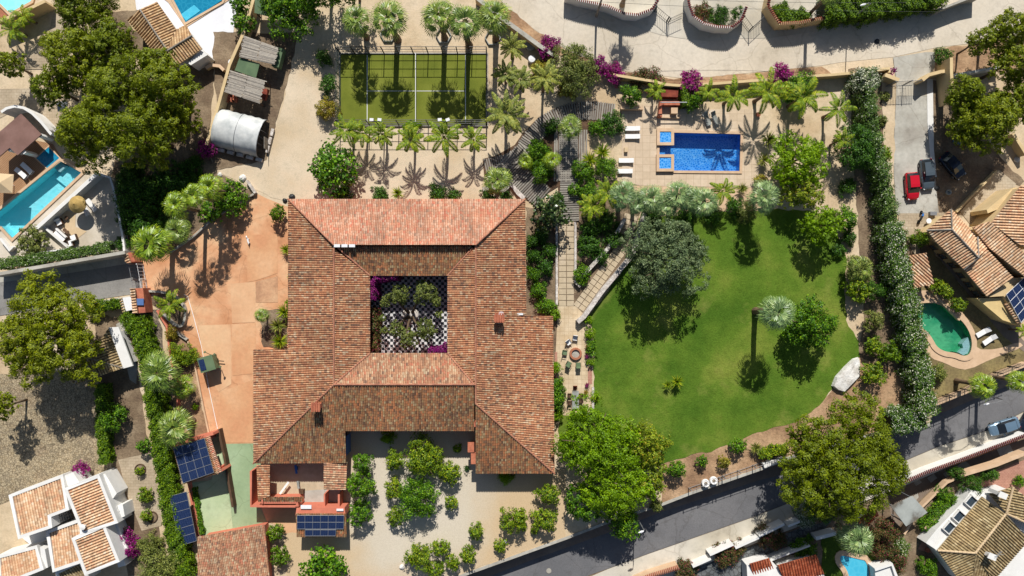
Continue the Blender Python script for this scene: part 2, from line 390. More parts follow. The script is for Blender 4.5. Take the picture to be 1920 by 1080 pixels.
def crown_np(sp, R, Hh, seed):
    q = SP[sp]; rg = np.random.default_rng(seed)
    nl = int(q['nl']*rg.uniform(.9, 1.15)); zb = q['zb']*Hh; lr0 = q['lr']*R
    if R > 3.4: lr0 = min(lr0, .80+.045*R); nl = max(nl, int(2.1*(R/lr0)**2))
    # irregular outline from a few harmonics
    ph = rg.uniform(0, 6.28, 4); am = rg.uniform(.04, .11, 4)
    def rad(t): return 1-.08+sum(am[i]*np.sin((i+2)*t+ph[i]) for i in range(4))
    t = rg.uniform(0, 6.283, nl*4); u = np.sqrt(rg.uniform(0, 1, nl*4))
    # spread the lobes: greedy pick
    cand = np.stack([u*np.cos(t), u*np.sin(t)], 1); sel = [0]
    for _ in range(nl-1):
        d = np.min(np.linalg.norm(cand[:, None]-cand[sel][None], axis=2), axis=1); d[sel] = -1
        sel.append(int(np.argmax(d*rg.uniform(.6, 1, len(d)))))
    t = t[sel]; u = u[sel]; rr = u*rad(t)*(R-lr0*.75)
    lr = lr0*rg.uniform(.7, 1.35, nl)*(1-.25*u)
    top = np.sqrt(np.maximum(0, 1-(u*.92)**2))
    z = zb+(Hh-zb-lr0*.6)*(top*rg.uniform(.76, 1.06, nl))
    LC = np.stack([rr*np.cos(t), rr*np.sin(t), np.maximum(z, lr*.5+zb*.6)], 1)
    # a lower tier closes the crown from below
    k2 = nl//2; t2 = rg.uniform(0, 6.28, k2); u2 = np.sqrt(rg.uniform(.05, .8, k2)); LC2 = np.stack([u2*rad(t2)*R*.8*np.cos(t2), u2*rad(t2)*R*.8*np.sin(t2), zb+(Hh-zb)*rg.uniform(.1, .5, k2)], 1)
    LC = np.vstack([LC, LC2]); lr = np.concatenate([lr, lr0*rg.uniform(.8, 1.2, k2)])
    N = int(q['cov']*math.pi*R*R/(q['L']*q['W']*.5)); N = min(N, 80000); share = lr**2/np.sum(lr**2)
    Cs = []; Ns = []
    for i in range(len(lr)):
        ni = int(N*share[i]); 
        if ni < 4: continue
        m = max(5, int(9+lr[i]*6)); d = unit(rg.normal(0, 1, (m, 3))+np.array([0, 0, .55])); sc = LC[i]+d*lr[i]*np.array([1, 1, .9])*rg.uniform(.6, .9 if R > 3.4 else 1, m)[:, None]
        keep = rg.uniform(0, 1, m) > q['gap']; sc = sc[keep] if keep.any() else sc
        j = rg.integers(0, len(sc), ni); off = rg.normal(0, 1, (ni, 3)); off = off/np.maximum(1, np.linalg.norm(off, axis=1)/1.6)[:, None]
        p = sc[j]+off*lr[i]*q['sg']*np.array([1, 1, .75])
        Cs.append(p); Ns.append(unit(p-LC[i]))
    C = np.vstack(Cs); Nn = np.vstack(Ns)
    C[:, 2] = np.maximum(C[:, 2], .06)
    return leaves_from(rg, C, Nn, q['L'], q['W'], q['jit'], q['up'])

def trunk_mesh(R, Hh, seed, zb, rt, mat):
    rg = random.Random(seed); m = MB(); z1 = Hh*(zb+.1)
    lean = (rg.uniform(-.04, .04)*Hh, rg.uniform(-.04, .04)*Hh)
    m.tube([(0, 0, -.1), (lean[0]*.3, lean[1]*.3, z1*.5), (lean[0], lean[1], z1)], [rt*1.35, rt, rt*.85], 9)
    nb = 6 if R > 2 else 4
    for i in range(nb):
        a = 6.283*i/nb+rg.uniform(-.4, .4); r = R*rg.uniform(.45, .8); zz = Hh*rg.uniform(.62, .85)
        mid = (lean[0]+math.cos(a)*r*.45+rg.uniform(-.1, .1)*R, lean[1]+math.sin(a)*r*.45, z1+(zz-z1)*.6)
        m.tube([(lean[0], lean[1], z1-.1), mid, (lean[0]+math.cos(a)*r, lean[1]+math.sin(a)*r, zz)], [rt*.6, rt*.38, rt*.12], 6)
        for k in (-1, 1):
            m.tube([mid, (mid[0]+math.cos(a+k*.8)*r*.4, mid[1]+math.sin(a+k*.8)*r*.4, zz*1.0)], [rt*.28, rt*.08], 5)
    o = m.build('trunk', mat, smooth=True); me = o.data; bpy.data.objects.remove(o); return me

def fan_palm_np(seed, R, nf=21):
    rg = np.random.default_rng(seed); C = []; U = []; V = []
    for i in range(nf):
        k = i/(nf-1); az = i*2.39996+rg.uniform(-.25, .25); el = math.radians(68-k**.8*92+rg.uniform(-9, 9))
        pl = R*(.12+.34*min(1, k*1.5)+rg.uniform(-.07, .1)); d = np.array([math.cos(az)*math.cos(el), math.sin(az)*math.cos(el), math.sin(el)])
        side = np.array([-math.sin(az), math.cos(az), 0]); tip = d*pl; C.append(tip*.5); U.append(tip*.5); V.append(side*.04)
        e2 = el-math.radians(28); d0 = np.array([math.cos(az)*math.cos(e2), math.sin(az)*math.cos(e2), math.sin(e2)]); upv = np.cross(d0, side); upv = -upv if upv[2] < 0 else upv
        roll = rg.uniform(-.35, .35); s2 = side*math.cos(roll)+upv*math.sin(roll); nn = np.cross(d0, s2)
        sl = R*rg.uniform(.5, .66); ns = 14
        for j in range(ns):
            th = (j/(ns-1)-.5)*math.radians(132); sd_ = d0*math.cos(th)+s2*math.sin(th); l = sl*(1-.28*abs(th)/1.5)*rg.uniform(.9, 1.08); fold = .35*(1 if j % 2 else -1)
            q = unit((np.cross(nn, sd_)+nn*fold)[None])[0]*R*.034
            C.append(tip+sd_*l*.32); U.append(sd_*l*.34); V.append(q)
            dr = unit((sd_+np.array([0, 0, -.5-.4*rg.uniform()]))[None])[0]; p2 = tip+sd_*l*.58
            C.append(p2+dr*l*.22); U.append(dr*l*.25); V.append(q*.6)
    return np.array(C), np.array(U), np.array(V)
def feather_np(seed, R, nf=18, droop=1.0, lw=.05, ll=.2, start=66):
    rg = np.random.default_rng(seed); C = []; U = []; V = []
    for i in range(nf):
        az = i*2.39996+rg.uniform(-.3, .3); k = i/(nf-1); el = math.radians(start-k*80+rg.uniform(-8, 8)); L = R*rg.uniform(.92, 1.2)*(1.15-.15*k)
        ns = 20; p = np.zeros(3); tw = rg.uniform(-.5, .5)
        for j in range(ns):
            f = j/ns; e = el-droop*f*f*1.5; a2 = az+tw*f*.5
            d = np.array([math.cos(a2)*math.cos(e), math.sin(a2)*math.cos(e), math.sin(e)]); side = np.array([-math.sin(a2), math.cos(a2), 0])
            q = p+d*L/ns; C.append((p+q)/2); U.append((q-p)*.55); V.append(side*.03)
            if j > 2:
                wl = R*ll*math.sin(math.pi*min(1, (f*.9+.12)))**.6*2.0
                for s_ in (-1, 1):
                    for h_ in (0, .5):
                        dd = unit((side*s_+d*.75+np.array([0, 0, -.35+rg.uniform(-.2, .15)]))[None])[0]; c0 = p+(q-p)*h_
                        vv = unit((np.cross(dd, np.array([0, 0, 1.]))+np.array([0, 0, rg.uniform(-.5, .5)]))[None])[0]
                        C.append(c0+dd*wl*.5*.7); U.append(dd*wl*.5*.75); V.append(vv*lw*.55)
            p = q
    return np.array(C), np.array(U), np.array(V)
def yucca_np(seed, R, n=90):
    rg = np.random.default_rng(seed); az = rg.uniform(0, 6.28, n); el = rg.uniform(.05, 1.35, n); L = R*rg.uniform(.8, 1.1, n)
    D = np.stack([np.cos(az)*np.cos(el), np.sin(az)*np.cos(el), np.sin(el)], 1); Sd = np.stack([-np.sin(az), np.cos(az), 0*az], 1)
    return D*(L*.5)[:, None]+np.array([0, 0, .1]), D*(L*.5)[:, None], Sd*R*.045

LIB = {}
BUCK = [.5, .7, 1, 1.4, 1.9, 2.5, 3.3, 4.3, 5.6, 7.2, 9]
def bucket(R): return min(BUCK, key=lambda b: abs(math.log(b/R)))
def plant(sp, x, y, r, h, label, group=None, mat=None, cat=None, name=None, var=None, zb=0., trunk=True):
    """crown centre at photo pixel (x,y), crown radius r px, height h m, standing on ground height zb"""
    var = var if var is not None else int(x*7+y*13) % 3
    r = r*{'pine': 1.16, 'lime': 1.1, 'broad': 1.12, 'citrus': 1.15, 'olive': 1.14, 'grey': 1.12, 'big': 1.08, 'shrub': 1.1, 'fan': 1.2, 'feather': 1.12, 'date': 1.1}.get(sp, 1)
    if sp in ('fan', 'feather', 'date'):
        zc = zb+h; R = r*S*(H-zc)/H; b = bucket(R); key = (sp, b, var, mat)
        if key not in LIB:
            a = fan_palm_np(var*11+3, b) if sp == 'fan' else feather_np(var*5+1, b, 20, .9, .07*b/2, .14) if sp == 'date' else feather_np(var*7+2, b, 13, 1.2, .06*b/2, .17)
            me = qmesh('crown', *a, MATS[mat])
            LIB[key] = me
        base = P(x, y, zc); base.z = zb
        o = empty(name or 'palm_tree', base, label, cat or 'palm', group)
        c = bpy.data.objects.new('crown', LIB[key]); col.objects.link(c); c.parent = o; c.location = (0, 0, h); s = R/b; c.scale = (s, s, s); c.rotation_euler = (0, 0, rnd.uniform(0, 6.28))
        m = MB(); rt = ((.24 if h > 4 else .18) if sp == 'fan' else .14)*max(.7, min(1.5, R/1.9)); n = max(4, int(h/.35)); lx, ly = rnd.uniform(-.15, .15), rnd.uniform(-.15, .15)
        pts = []; rs = []
        for i in range(n+1):
            f = i/n; pts.append((base.x+lx*math.sin(f*3.1), base.y+ly*math.sin(f*3.1), zb+h*f-.05)); rs.append(rt*(1.55-1.0*min(1, f*5)*.45-.15*f)*(1.05 if i % 2 else .97))
        m.tube(pts, rs, 9); m.build('trunk', MATS['palm_bark'], o)
        if sp == 'fan' and h > 4:     # skirt of dead leaves below the crown
            a = fan_palm_np(var+50, R*.42, 9); C, U, V = a; C = C*np.array([.8, .8, .7])+np.array([0, 0, h-.5*R]); me = qmesh('dead_fronds', C, U*np.array([.8, .8, 1]), V, MATS['dead_leaf'])
            d_ = bpy.data.objects.new('dead_fronds', me); col.objects.link(d_); d_.parent = o
        return o
    if sp == 'yucca':
        zc = zb+.3; R = r*S; b = bucket(R); key = (sp, b, var, mat)
        if key not in LIB: LIB[key] = qmesh('yucca', *yucca_np(var, b), MATS[mat])
        o = bpy.data.objects.new(name or 'spiky_plant', LIB[key]); col.objects.link(o); p = P(x, y, zc+.5*h); p.z = zb+(h*.4); o.location = p
        s = R/b; o.scale = (s, s, s); o.rotation_euler = (0, 0, rnd.uniform(0, 6.28)); return tag(o, label, cat or 'plant', group)
    zc = zb+h*.72; R = r*S*(H-zc)/H; b = bucket(R); Hb = max(.5, round(h/b*4)/4)*b
    uniq = R > 3.4
    key = (sp, b, Hb, (var if not uniq else (x, y)), mat)
    if key not in LIB:
        RR = R if uniq else b; HH = h if uniq else Hb
        me = qmesh('crown', *crown_np(sp, RR, HH, int(var*17+b*10+(x+y if uniq else 0))), MATS[mat]); tm = None
        if sp != 'shrub': tm = trunk_mesh(RR, HH, var*3+1, SP[sp]['zb'], max(.05, .05*RR+.02), MATS['bark'])
        LIB[key] = (me, tm, RR, HH)
    me, tm, RR, HH = LIB[key]; base = P(x, y, zc); base.z = zb
    if sp == 'shrub':
        o = bpy.data.objects.new(name or 'shrub', me); col.objects.link(o); tag(o, label, cat or 'shrub', group)
        o.location = base
        o.scale = (R/RR, R/RR, h/HH); o.rotation_euler = (0, 0, rnd.uniform(0, 6.28)); return o
    o = empty(name or 'tree', base, label, cat or 'tree', group); o.rotation_euler = (0, 0, 0 if uniq else rnd.uniform(0, 6.28))
    for nm, mm in (('crown', me), ('trunk', tm)):
        c = bpy.data.objects.new(nm, mm); col.objects.link(c); c.parent = o; c.scale = (R/RR, R/RR, h/HH)
    return o

def hedge(pts, wd, h, mat, label, z0=0., group=None, L=.2, W=.12, cov=3.2, rough=.18, closed_mat='hedge_core', name='hedge', taper=0.):
    """clipped or loose hedge along a polyline traced at its top"""
    W3 = PL(pts, z0+h*.9); rg = np.random.default_rng(int(pts[0][0]+pts[0][1])); Cs = []; Ns = []
    base = Vector((W3[0].x, W3[0].y, z0)); o = empty(name, base, label, 'hedge', group)
    for i in range(len(W3)-1):
        a = np.array(W3[i])[:2]; b = np.array(W3[i+1])[:2]; d = b-a; l = np.linalg.norm(d); d /= l; q = np.array([-d[1], d[0]])
        for side, area in ((0, l*wd), (1, l*h), (-1, l*h)):
            n = int(cov*area/(L*W*.5)*(1 if side == 0 else .55)); t = rg.uniform(-.1, l+.1, n)
            if side == 0: u = rg.uniform(-.5, .5, n)*wd; z = np.full(n, h)-.12*(np.abs(u)/(wd/2))**4; nn = np.tile([0, 0, 1.], (n, 1))
            else: u = np.full(n, side*wd/2); z = rg.uniform(.05, h, n); nn = np.tile([q[0]*side, q[1]*side, .2], (n, 1))
            bl = rough*(np.sin(t*1.3+i)+np.sin(t*3.1+u*2+side)+np.sin(t*5.3+z*3+u*4))*.6
            xy = a+d*t[:, None]+q*(u+(bl if side else 0)*(side or 1))[:, None]+rg.normal(0, rough*.4, (n, 2))
            zz = z0+z+(bl if side == 0 else 0)+rg.normal(0, rough*.4, n); Cs.append(np.column_stack([xy, np.maximum(zz, z0+.03)])); Ns.append(nn)
    C = np.vstack(Cs)-np.array(base); me = qmesh('foliage', *leaves_from(rg, C, np.vstack(Ns), L, W, .6, .2), MATS[mat])
    f = bpy.data.objects.new('foliage', me); col.objects.link(f); f.parent = o
    m = MB(); m.wall([Vector((p.x, p.y, 0)) for p in W3], max(.2, wd-.5), z0, h-.3); m.build('branches', MATS[closed_mat], o)  # solid dark core box added inside the foliage to keep it opaque
    return o

# ------------------------------------------------------------------ materials
leaf_mat('lf_pine', [(84, 98, 14), (110, 124, 18), (132, 144, 24), (150, 158, 36)], [0, .35, .75, 1])
leaf_mat('lf_pine_b', [(80, 96, 22), (106, 122, 28), (128, 142, 36), (146, 152, 50)], [0, .35, .75, 1])
leaf_mat('lf_lime', [(96, 130, 10), (122, 158, 18), (144, 180, 30), (168, 196, 50)], [0, .35, .75, 1], tr=.35)
leaf_mat('lf_pale', [(84, 104, 30), (128, 148, 50), (160, 172, 76), (178, 150, 80)], [0, .4, .85, 1], tr=.3)
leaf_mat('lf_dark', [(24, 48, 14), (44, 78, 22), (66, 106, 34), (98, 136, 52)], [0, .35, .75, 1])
leaf_mat('lf_broad', [(36, 68, 14), (66, 108, 20), (96, 140, 32), (140, 176, 60)], [0, .35, .75, 1])
leaf_mat('lf_citrus', [(52, 80, 18), (92, 124, 28), (130, 156, 44), (186, 190, 80)], [0, .35, .75, 1])
leaf_mat('lf_gloss', [(24, 44, 16), (46, 72, 24), (80, 104, 42), (150, 165, 110)], [0, .4, .85, 1], rough=.3, spec=.6)
leaf_mat('lf_olive', [(60, 72, 44), (94, 106, 66), (124, 134, 90), (152, 156, 116)], [0, .35, .75, 1])
leaf_mat('lf_grey', [(72, 90, 72), (92, 110, 88), (114, 130, 106), (136, 148, 122)], [0, .35, .75, 1])
leaf_mat('lf_yell', [(110, 112, 24), (156, 150, 40), (186, 172, 60), (150, 100, 40)], [0, .4, .8, 1])
leaf_mat('lf_red', [(60, 76, 36), (96, 104, 46), (150, 120, 70), (170, 60, 90)], [0, .5, .8, .92])
leaf_mat('lf_boug', [(120, 8, 92), (160, 16, 134), (190, 40, 160), (90, 100, 40)], [0, .4, .75, .95], tr=.35)
leaf_mat('lf_oleander', [(62, 98, 20), (90, 130, 30), (124, 156, 50), (238, 236, 218)], [0, .32, .6, .8], True)
leaf_mat('lf_oleander_b', [(60, 92, 34), (96, 128, 48), (214, 216, 186), (240, 238, 222)], [0, .3, .5, .75], True)
leaf_mat('lf_oleander_c', [(72, 104, 34), (104, 136, 52), (138, 164, 78), (226, 226, 204)], [0, .35, .7, .93], True)
leaf_mat('lf_hedge', [(44, 72, 10), (72, 104, 14), (98, 132, 24), (130, 158, 40)], [0, .35, .75, 1])
leaf_mat('lf_fan', [(80, 108, 44), (106, 132, 58), (134, 156, 80), (168, 182, 108)], [0, .35, .75, 1], rough=.4, tr=.1, spec=.5)
leaf_mat('lf_fanblue', [(84, 112, 74), (108, 134, 90), (134, 156, 108), (164, 180, 134)], [0, .35, .75, 1], rough=.4, tr=.1, spec=.5)
leaf_mat('lf_fanlime', [(88, 120, 28), (112, 144, 36), (136, 164, 50), (168, 184, 74)], [0, .35, .75, 1], rough=.4, tr=.1, spec=.5)
leaf_mat('lf_feather', [(74, 108, 24), (112, 146, 40), (150, 176, 62), (196, 196, 100)], [0, .35, .75, 1], tr=.35)
leaf_mat('lf_date', [(78, 96, 48), (116, 128, 70), (150, 156, 96), (186, 180, 122)], [0, .35, .75, 1])
leaf_mat('lf_dead', [(96, 80, 54), (126, 108, 74), (150, 132, 94)])
MATS['dead_leaf'] = MATS['lf_dead']
M('bark', (96, 78, 60), (112, 94, 74), fine=9, bump=.6, obj=True)
M('palm_bark', (108, 88, 68), (130, 108, 84), fine=8, bump=.7, obj=True)
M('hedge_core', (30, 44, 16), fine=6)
M('sand', (222, 202, 172), (214, 192, 158), (200, 174, 138), sc=.12, fine=3.5, fa=.14, bump=.3)
M('soil', (158, 138, 112), (138, 118, 94), (118, 98, 78), sc=.35, fine=4, fa=.35, bump=.7)
M('soil_red', (200, 166, 130), (178, 144, 110), (150, 118, 90), sc=.25, fine=3, fa=.3, bump=.8)
M('gravel_tan', (226, 208, 180), (220, 200, 170), (208, 186, 152), sc=.2, fine=9, fa=.16, bump=.3)
M('drive_orange', (228, 186, 144), (218, 164, 122), (202, 144, 102), sc=.22, fine=1.8, fa=.1)
M('drive_red', (226, 180, 138), (218, 166, 122), (212, 154, 112), sc=.2, fine=2.2, fa=.12)
M('drive_pale', (228, 188, 146), (224, 178, 136), (214, 164, 122), sc=.18, fine=2.2, fa=.1)
M('drive_worn', (218, 176, 136), (208, 162, 124), (188, 144, 110), sc=.5, fine=3, fa=.2)
M('paint_green', (164, 186, 148), (156, 178, 138), (148, 170, 130), sc=.15, fine=2, fa=.1)
M('paint_green_pale', (192, 206, 166), (184, 200, 158), (176, 194, 150), sc=.15, fine=2, fa=.08)
M('asphalt', (128, 127, 127), (118, 117, 118), (108, 108, 110), sc=.1, fine=6, fa=.2)
M('asphalt_lane', (156, 153, 148), (146, 143, 138), (134, 131, 126), sc=.15, fine=6, fa=.2)
M('road_concrete', (218, 207, 188), (212, 200, 180), (202, 189, 167), sc=.1, fine=2.2, fa=.12, bump=.1)
M('pavement_pale', (216, 208, 192), (204, 196, 178), (188, 178, 158), sc=.15, fine=1.2, fa=.14)
M('pavement_brown', (150, 134, 118), (136, 120, 106), sc=.2, fine=1.5, fa=.2)
M('concrete', (196, 192, 180), (182, 178, 166), (168, 162, 150), sc=.3, fine=2, fa=.15)
M('concrete_slab', (206, 188, 160), (198, 180, 150), sc=.4, fine=2, fa=.15)
M('lawn', (128, 142, 58), (98, 126, 42), (78, 110, 34), sc=.11, fine=5, fa=.3, rough=1, bump=.7, spec=.05)
M('turf', (130, 136, 58), (118, 126, 50), (104, 114, 44), sc=.2, fine=5, fa=.12, rough=1, spec=.05)
M('grass_dark', (92, 116, 40), (78, 100, 36), sc=.3, fine=4, fa=.3, bump=.5, spec=.05)
M('dry_grass', (156, 140, 92), (140, 124, 84), (124, 108, 74), sc=.3, fine=3, fa=.35, bump=.4)
M('deck_tile', (224, 204, 178), (216, 194, 166), sc=.3, fine=2, fa=.1, pat='brick', psc=1.0, pc=[0, 1.0])
M('terrace_tile', (226, 206, 174), (216, 194, 160), (208, 184, 148), sc=.5, fine=2.5, fa=.12, pat='brick', psc=.6, pc=[0, 1.0])
M('wood_tile', (190, 150, 112), (176, 136, 100), sc=.3, fine=5, fa=.15, pat='plank', psc=1.6, rot=37)
M('pave_tan', (202, 186, 160), (190, 172, 146), (176, 160, 134), sc=.25, fine=3, fa=.15, pat='brick', psc=.7)
M('villa_pave', (222, 210, 192), (212, 200, 180), (200, 186, 164), sc=.25, fine=3, fa=.12)
M('cobble', (196, 180, 150), (184, 170, 142), (176, 160, 134), sc=.3, fine=3, fa=.15, pat='cobble', psc=3.4)
M('crazy_grey', (132, 136, 138), (112, 118, 122), sc=.4, fine=3, fa=.2, pat='cobble', psc=1.6)
M('pebbles', (190, 172, 148), (150, 138, 124), (120, 110, 100), sc=1.5, fine=5, fa=.4, pat='cobble', psc=4.5, bump=.5)
M('deck_wood', (160, 154, 146), (142, 136, 128), (120, 114, 106), sc=1.4, fine=6, fa=.25)
def plank_mat(name, cols, hv=.0):
    m, n, b = newmat(name); g = n.nodes.new("ShaderNodeNewGeometry"); r = ramp(n, [lin(c) for c in cols]); n.links.new(g.outputs["Random Per Island"], r.inputs[0])
    f = ramp(n, [(.7, .7, .72, 1), (1.05, 1.04, 1, 1)], [.3, .65]); n.links.new(noise(n, 3, 4, wpos(n), .7), f.inputs[0]); n.links.new(mixc(n, r.outputs[0], f.outputs[0], 1.0, 'MULTIPLY'), b.inputs["Base Color"]); b.inputs["Roughness"].default_value = .85; MATS[name] = m
plank_mat('deck_board', [(124, 118, 110), (150, 144, 134), (172, 166, 154), (140, 132, 122)])
plank_mat('slat_board', [(140, 132, 122), (170, 162, 150), (194, 186, 172), (156, 146, 134)])
M('old_wood', (176, 168, 156), (158, 150, 138), (136, 126, 114), sc=1.0, fine=9, fa=.3)
M('brown_wood', (110, 84, 62), (92, 70, 52), sc=1, fine=7, fa=.25)
M('white_wall', (240, 238, 232), (232, 230, 224), sc=.4, fine=1.5, fa=.06)
M('white_tile', (240, 240, 240), (232, 232, 234), sc=.4, fine=2, fa=.04, pat=None)
M('white_stone', (238, 230, 220), (214, 204, 194), (190, 180, 168), sc=2, fine=6, fa=.35, bump=.8)
M('beige_wall', (224, 198, 150), (214, 188, 142), sc=.4, fine=1.5, fa=.1)
M('yellow_wall', (228, 200, 140), (216, 190, 134), sc=.4, fine=1.5, fa=.1)
M('coral_wall', (222, 136, 108), (210, 124, 98), sc=.4, fine=1.5, fa=.12)
M('terracotta', (206, 128, 96), (190, 114, 86), (170, 98, 76), sc=1.2, fine=5, fa=.2)
M('ridge_clay', (198, 142, 112), (184, 126, 100), (164, 110, 88), sc=1.5, fine=5, fa=.25)
M('brick_pave', (206, 140, 108), (188, 124, 94), sc=1, fine=4, fa=.2, pat='brick', psc=.3)
M('rose_pave', (206, 156, 134), (192, 142, 122), sc=1, fine=4, fa=.2, pat='brick', psc=.4)
M('coping', (222, 190, 156), (212, 180, 146), sc=.6, fine=2, fa=.1)
M('roof_brown', (142, 110, 100), (134, 102, 92), (124, 94, 84), sc=.4, fine=3, fa=.1)
M('grey_board', (172, 176, 170), (160, 164, 158), (108, 102, 92), sc=.45, fine=2, fa=.08)
M('green_sheet', (104, 126, 92), (92, 114, 84), sc=.5, fine=4, fa=.15)
M('green_paint', (112, 132, 98), (100, 120, 88), sc=.5, fine=2, fa=.12, rough=.5)
M('plastic_film', (220, 221, 216), (206, 208, 205), (186, 190, 188), sc=.7, fine=1.6, fa=.12, rough=.45)
M('white_metal', (236, 236, 236), rough=.4, fa=.03)
M('white_cloth', (244, 242, 238), fine=3, fa=.05)
M('grey_metal', (150, 152, 154), rough=.4, metal=.4, fa=.06)
M('dark_metal', (48, 50, 50), rough=.45, fa=.1)
M('black_rubber', (26, 26, 26), rough=.8)
M('straw', (206, 176, 112), (184, 154, 92), sc=1.5, fine=12, fa=.3, bump=.5)
M('canvas', (222, 196, 158), (212, 186, 148), fine=3, fa=.06)
M('blue_cloth', (60, 120, 190), fine=3, fa=.1)
M('frame_blue', (90, 120, 170), fine=3, fa=.1, rough=.5)
M('white_boulder', (240, 238, 232), (228, 224, 216), (206, 200, 190), sc=.8, fine=4, fa=.18, bump=.8)
M('rock', (176, 160, 138), (150, 136, 118), sc=2, fine=6, fa=.3, bump=.7)
M('car_red', (196, 20, 40), rough=.22, fa=.0, spec=.6)
M('car_grey', (92, 104, 112), rough=.22, fa=.0, spec=.6, metal=.3)
M('car_navy', (36, 44, 60), rough=.2, fa=.0, spec=.6, metal=.2)
M('car_blue', (118, 144, 164), rough=.22, fa=.0, spec=.6, metal=.3)
M('chrome', (210, 210, 212), rough=.15, metal=1, fa=0)
M('lamp_red', (170, 20, 20), rough=.2, fa=0)
M('lamp_glass', (220, 224, 226), rough=.1, fa=0)
M('dark_timber_red', (150, 74, 54), (130, 60, 46), sc=1, fine=5, fa=.2)
def glassy(name, c, rough=.08, spec=.6):
    m, n, b = newmat(name); b.inputs["Base Color"].default_value = lin(c); b.inputs["Roughness"].default_value = rough
    b.inputs["Specular IOR Level"].default_value = spec; MATS[name] = m
glassy('glass_dark', (38, 44, 50)); glassy('window_glass', (58, 70, 80))
m, n, b = newmat('clear_pane'); tb = n.nodes.new("ShaderNodeBsdfTransparent"); mx = n.nodes.new("ShaderNodeMixShader"); mx.inputs[0].default_value = .88
b.inputs["Roughness"].default_value = .05; b.inputs["Base Color"].default_value = (.5, .6, .6, 1)
n.links.new(b.outputs[0], mx.inputs[1]); n.links.new(tb.outputs[0], mx.inputs[2]); n.links.new(mx.outputs[0], n.nodes["Material Output"].inputs[0]); MATS['clear_pane'] = m

def water(name, c1, c2, c3, sc=1.1, net=.5, cloud=.2):
    m, n, b = newmat(name); v = wpos(n)
    ns_ = n.nodes.new("ShaderNodeTexNoise"); ns_.inputs["Scale"].default_value = .8; n.links.new(v, ns_.inputs["Vector"])
    v2 = mixc(n, v, ns_.outputs[1], .12, 'ADD')
    vt = n.nodes.new("ShaderNodeTexVoronoi"); vt.feature = 'DISTANCE_TO_EDGE'; vt.inputs["Scale"].default_value = sc; n.links.new(v2, vt.inputs["Vector"])
    r = ramp(n, [lin(c3), lin(c2), lin(c1)], [.0, .12, .4]); n.links.new(vt.outputs[0], r.inputs[0])  # pale cell edges: mosaic pattern and caustic light painted into the colour
    cl = ramp(n, [lin(c1), lin(c2)], [.4, .6]); n.links.new(noise(n, cloud, 4, v), cl.inputs[0])
    n.links.new(mixc(n, cl.outputs[0], r.outputs[0], net), b.inputs["Base Color"])
    b.inputs["Roughness"].default_value = .06; b.inputs["Specular IOR Level"].default_value = .5
    bp = n.nodes.new("ShaderNodeBump"); bp.inputs["Strength"].default_value = .15; bp.inputs["Distance"].default_value = .05
    n.links.new(noise(n, 3, 3, v), bp.inputs["Height"]); n.links.new(bp.outputs[0], b.inputs["Normal"]); MATS[name] = m
water('water_blue', (22, 122, 214), (62, 158, 236), (140, 204, 250), 3.2, .8)
water('water_pale', (132, 240, 250), (156, 246, 252), (186, 250, 254), .8, .25, .1)
water('water_deep', (20, 120, 158), (28, 136, 172), (60, 164, 196), 1.5, .4)
water('water_green', (96, 190, 136), (48, 156, 108), (104, 196, 142), .5, .1, .35)
water('water_sky', (70, 184, 216), (84, 196, 224), (110, 210, 232), 1.2, .3)
water('water_step', (170, 206, 206), (160, 198, 200), (190, 220, 218), 1.2, .2)

def solar_mat():
    m, n, b = newmat('solar_cell'); uv = n.nodes.new("ShaderNodeTexCoord").outputs["Object"]
    bt = n.nodes.new("ShaderNodeTexBrick"); bt.offset = 0; n.links.new(uv, bt.inputs[0]); bt.inputs["Scale"].default_value = 1
    bt.inputs["Brick Width"].default_value = .3; bt.inputs["Row Height"].default_value = .16; bt.inputs["Mortar Size"].default_value = .008
    bt.inputs["Color1"].default_value = (.008, .018, .055, 1); bt.inputs["Color2"].default_value = (.012, .024, .07, 1); bt.inputs["Mortar"].default_value = (.05, .07, .14, 1)
    n.links.new(bt.outputs[0], b.inputs["Base Color"]); b.inputs["Roughness"].default_value = .12; MATS['solar_cell'] = m
solar_mat()
m, n, b = newmat('checker'); ck = n.nodes.new("ShaderNodeTexChecker"); ck.inputs["Scale"].default_value = 1/.39
n.links.new(wpos(n), ck.inputs[0]); c_ = mixc(n, lin((34, 36, 42)), lin((226, 224, 222)), ck.outputs[1])
fr = ramp(n, [(.72, .72, .74, 1), (1, 1, 1, 1)], [.35, .6]); n.links.new(noise(n, 4, 3, wpos(n)), fr.inputs[0])
n.links.new(mixc(n, c_, fr.outputs[0], 1.0, 'MULTIPLY'), b.inputs["Base Color"]); b.inputs["Roughness"].default_value = .5; MATS['checker'] = m
# gravel yard: white gravel fading outwards to sand
m, n, b = newmat('yard_gravel'); v = wpos(n); c0 = P(775, 945)
vm = n.nodes.new("ShaderNodeVectorMath"); vm.operation = 'DISTANCE'; n.links.new(v, vm.inputs[0]); vm.inputs[1].default_value = (c0.x, c0.y, 0)
mt = n.nodes.new("ShaderNodeMath"); mt.operation = 'MULTIPLY_ADD'; n.links.new(noise(n, .18, 5, v), mt.inputs[0]); mt.inputs[1].default_value = 10; n.links.new(vm.outputs["Value"], mt.inputs[2])
r = ramp(n, [lin((220, 210, 192)), lin((212, 200, 178)), lin((208, 182, 144))], [.0, .42, .62]); mr = n.nodes.new("ShaderNodeMath"); mr.operation = 'DIVIDE'; n.links.new(mt.outputs[0], mr.inputs[0]); mr.inputs[1].default_value = 30; n.links.new(mr.outputs[0], r.inputs[0])
fr = ramp(n, [(.86, .85, .84, 1), (1, 1, 1, 1)], [.35, .6]); n.links.new(noise(n, 7, 3, v, .7), fr.inputs[0])
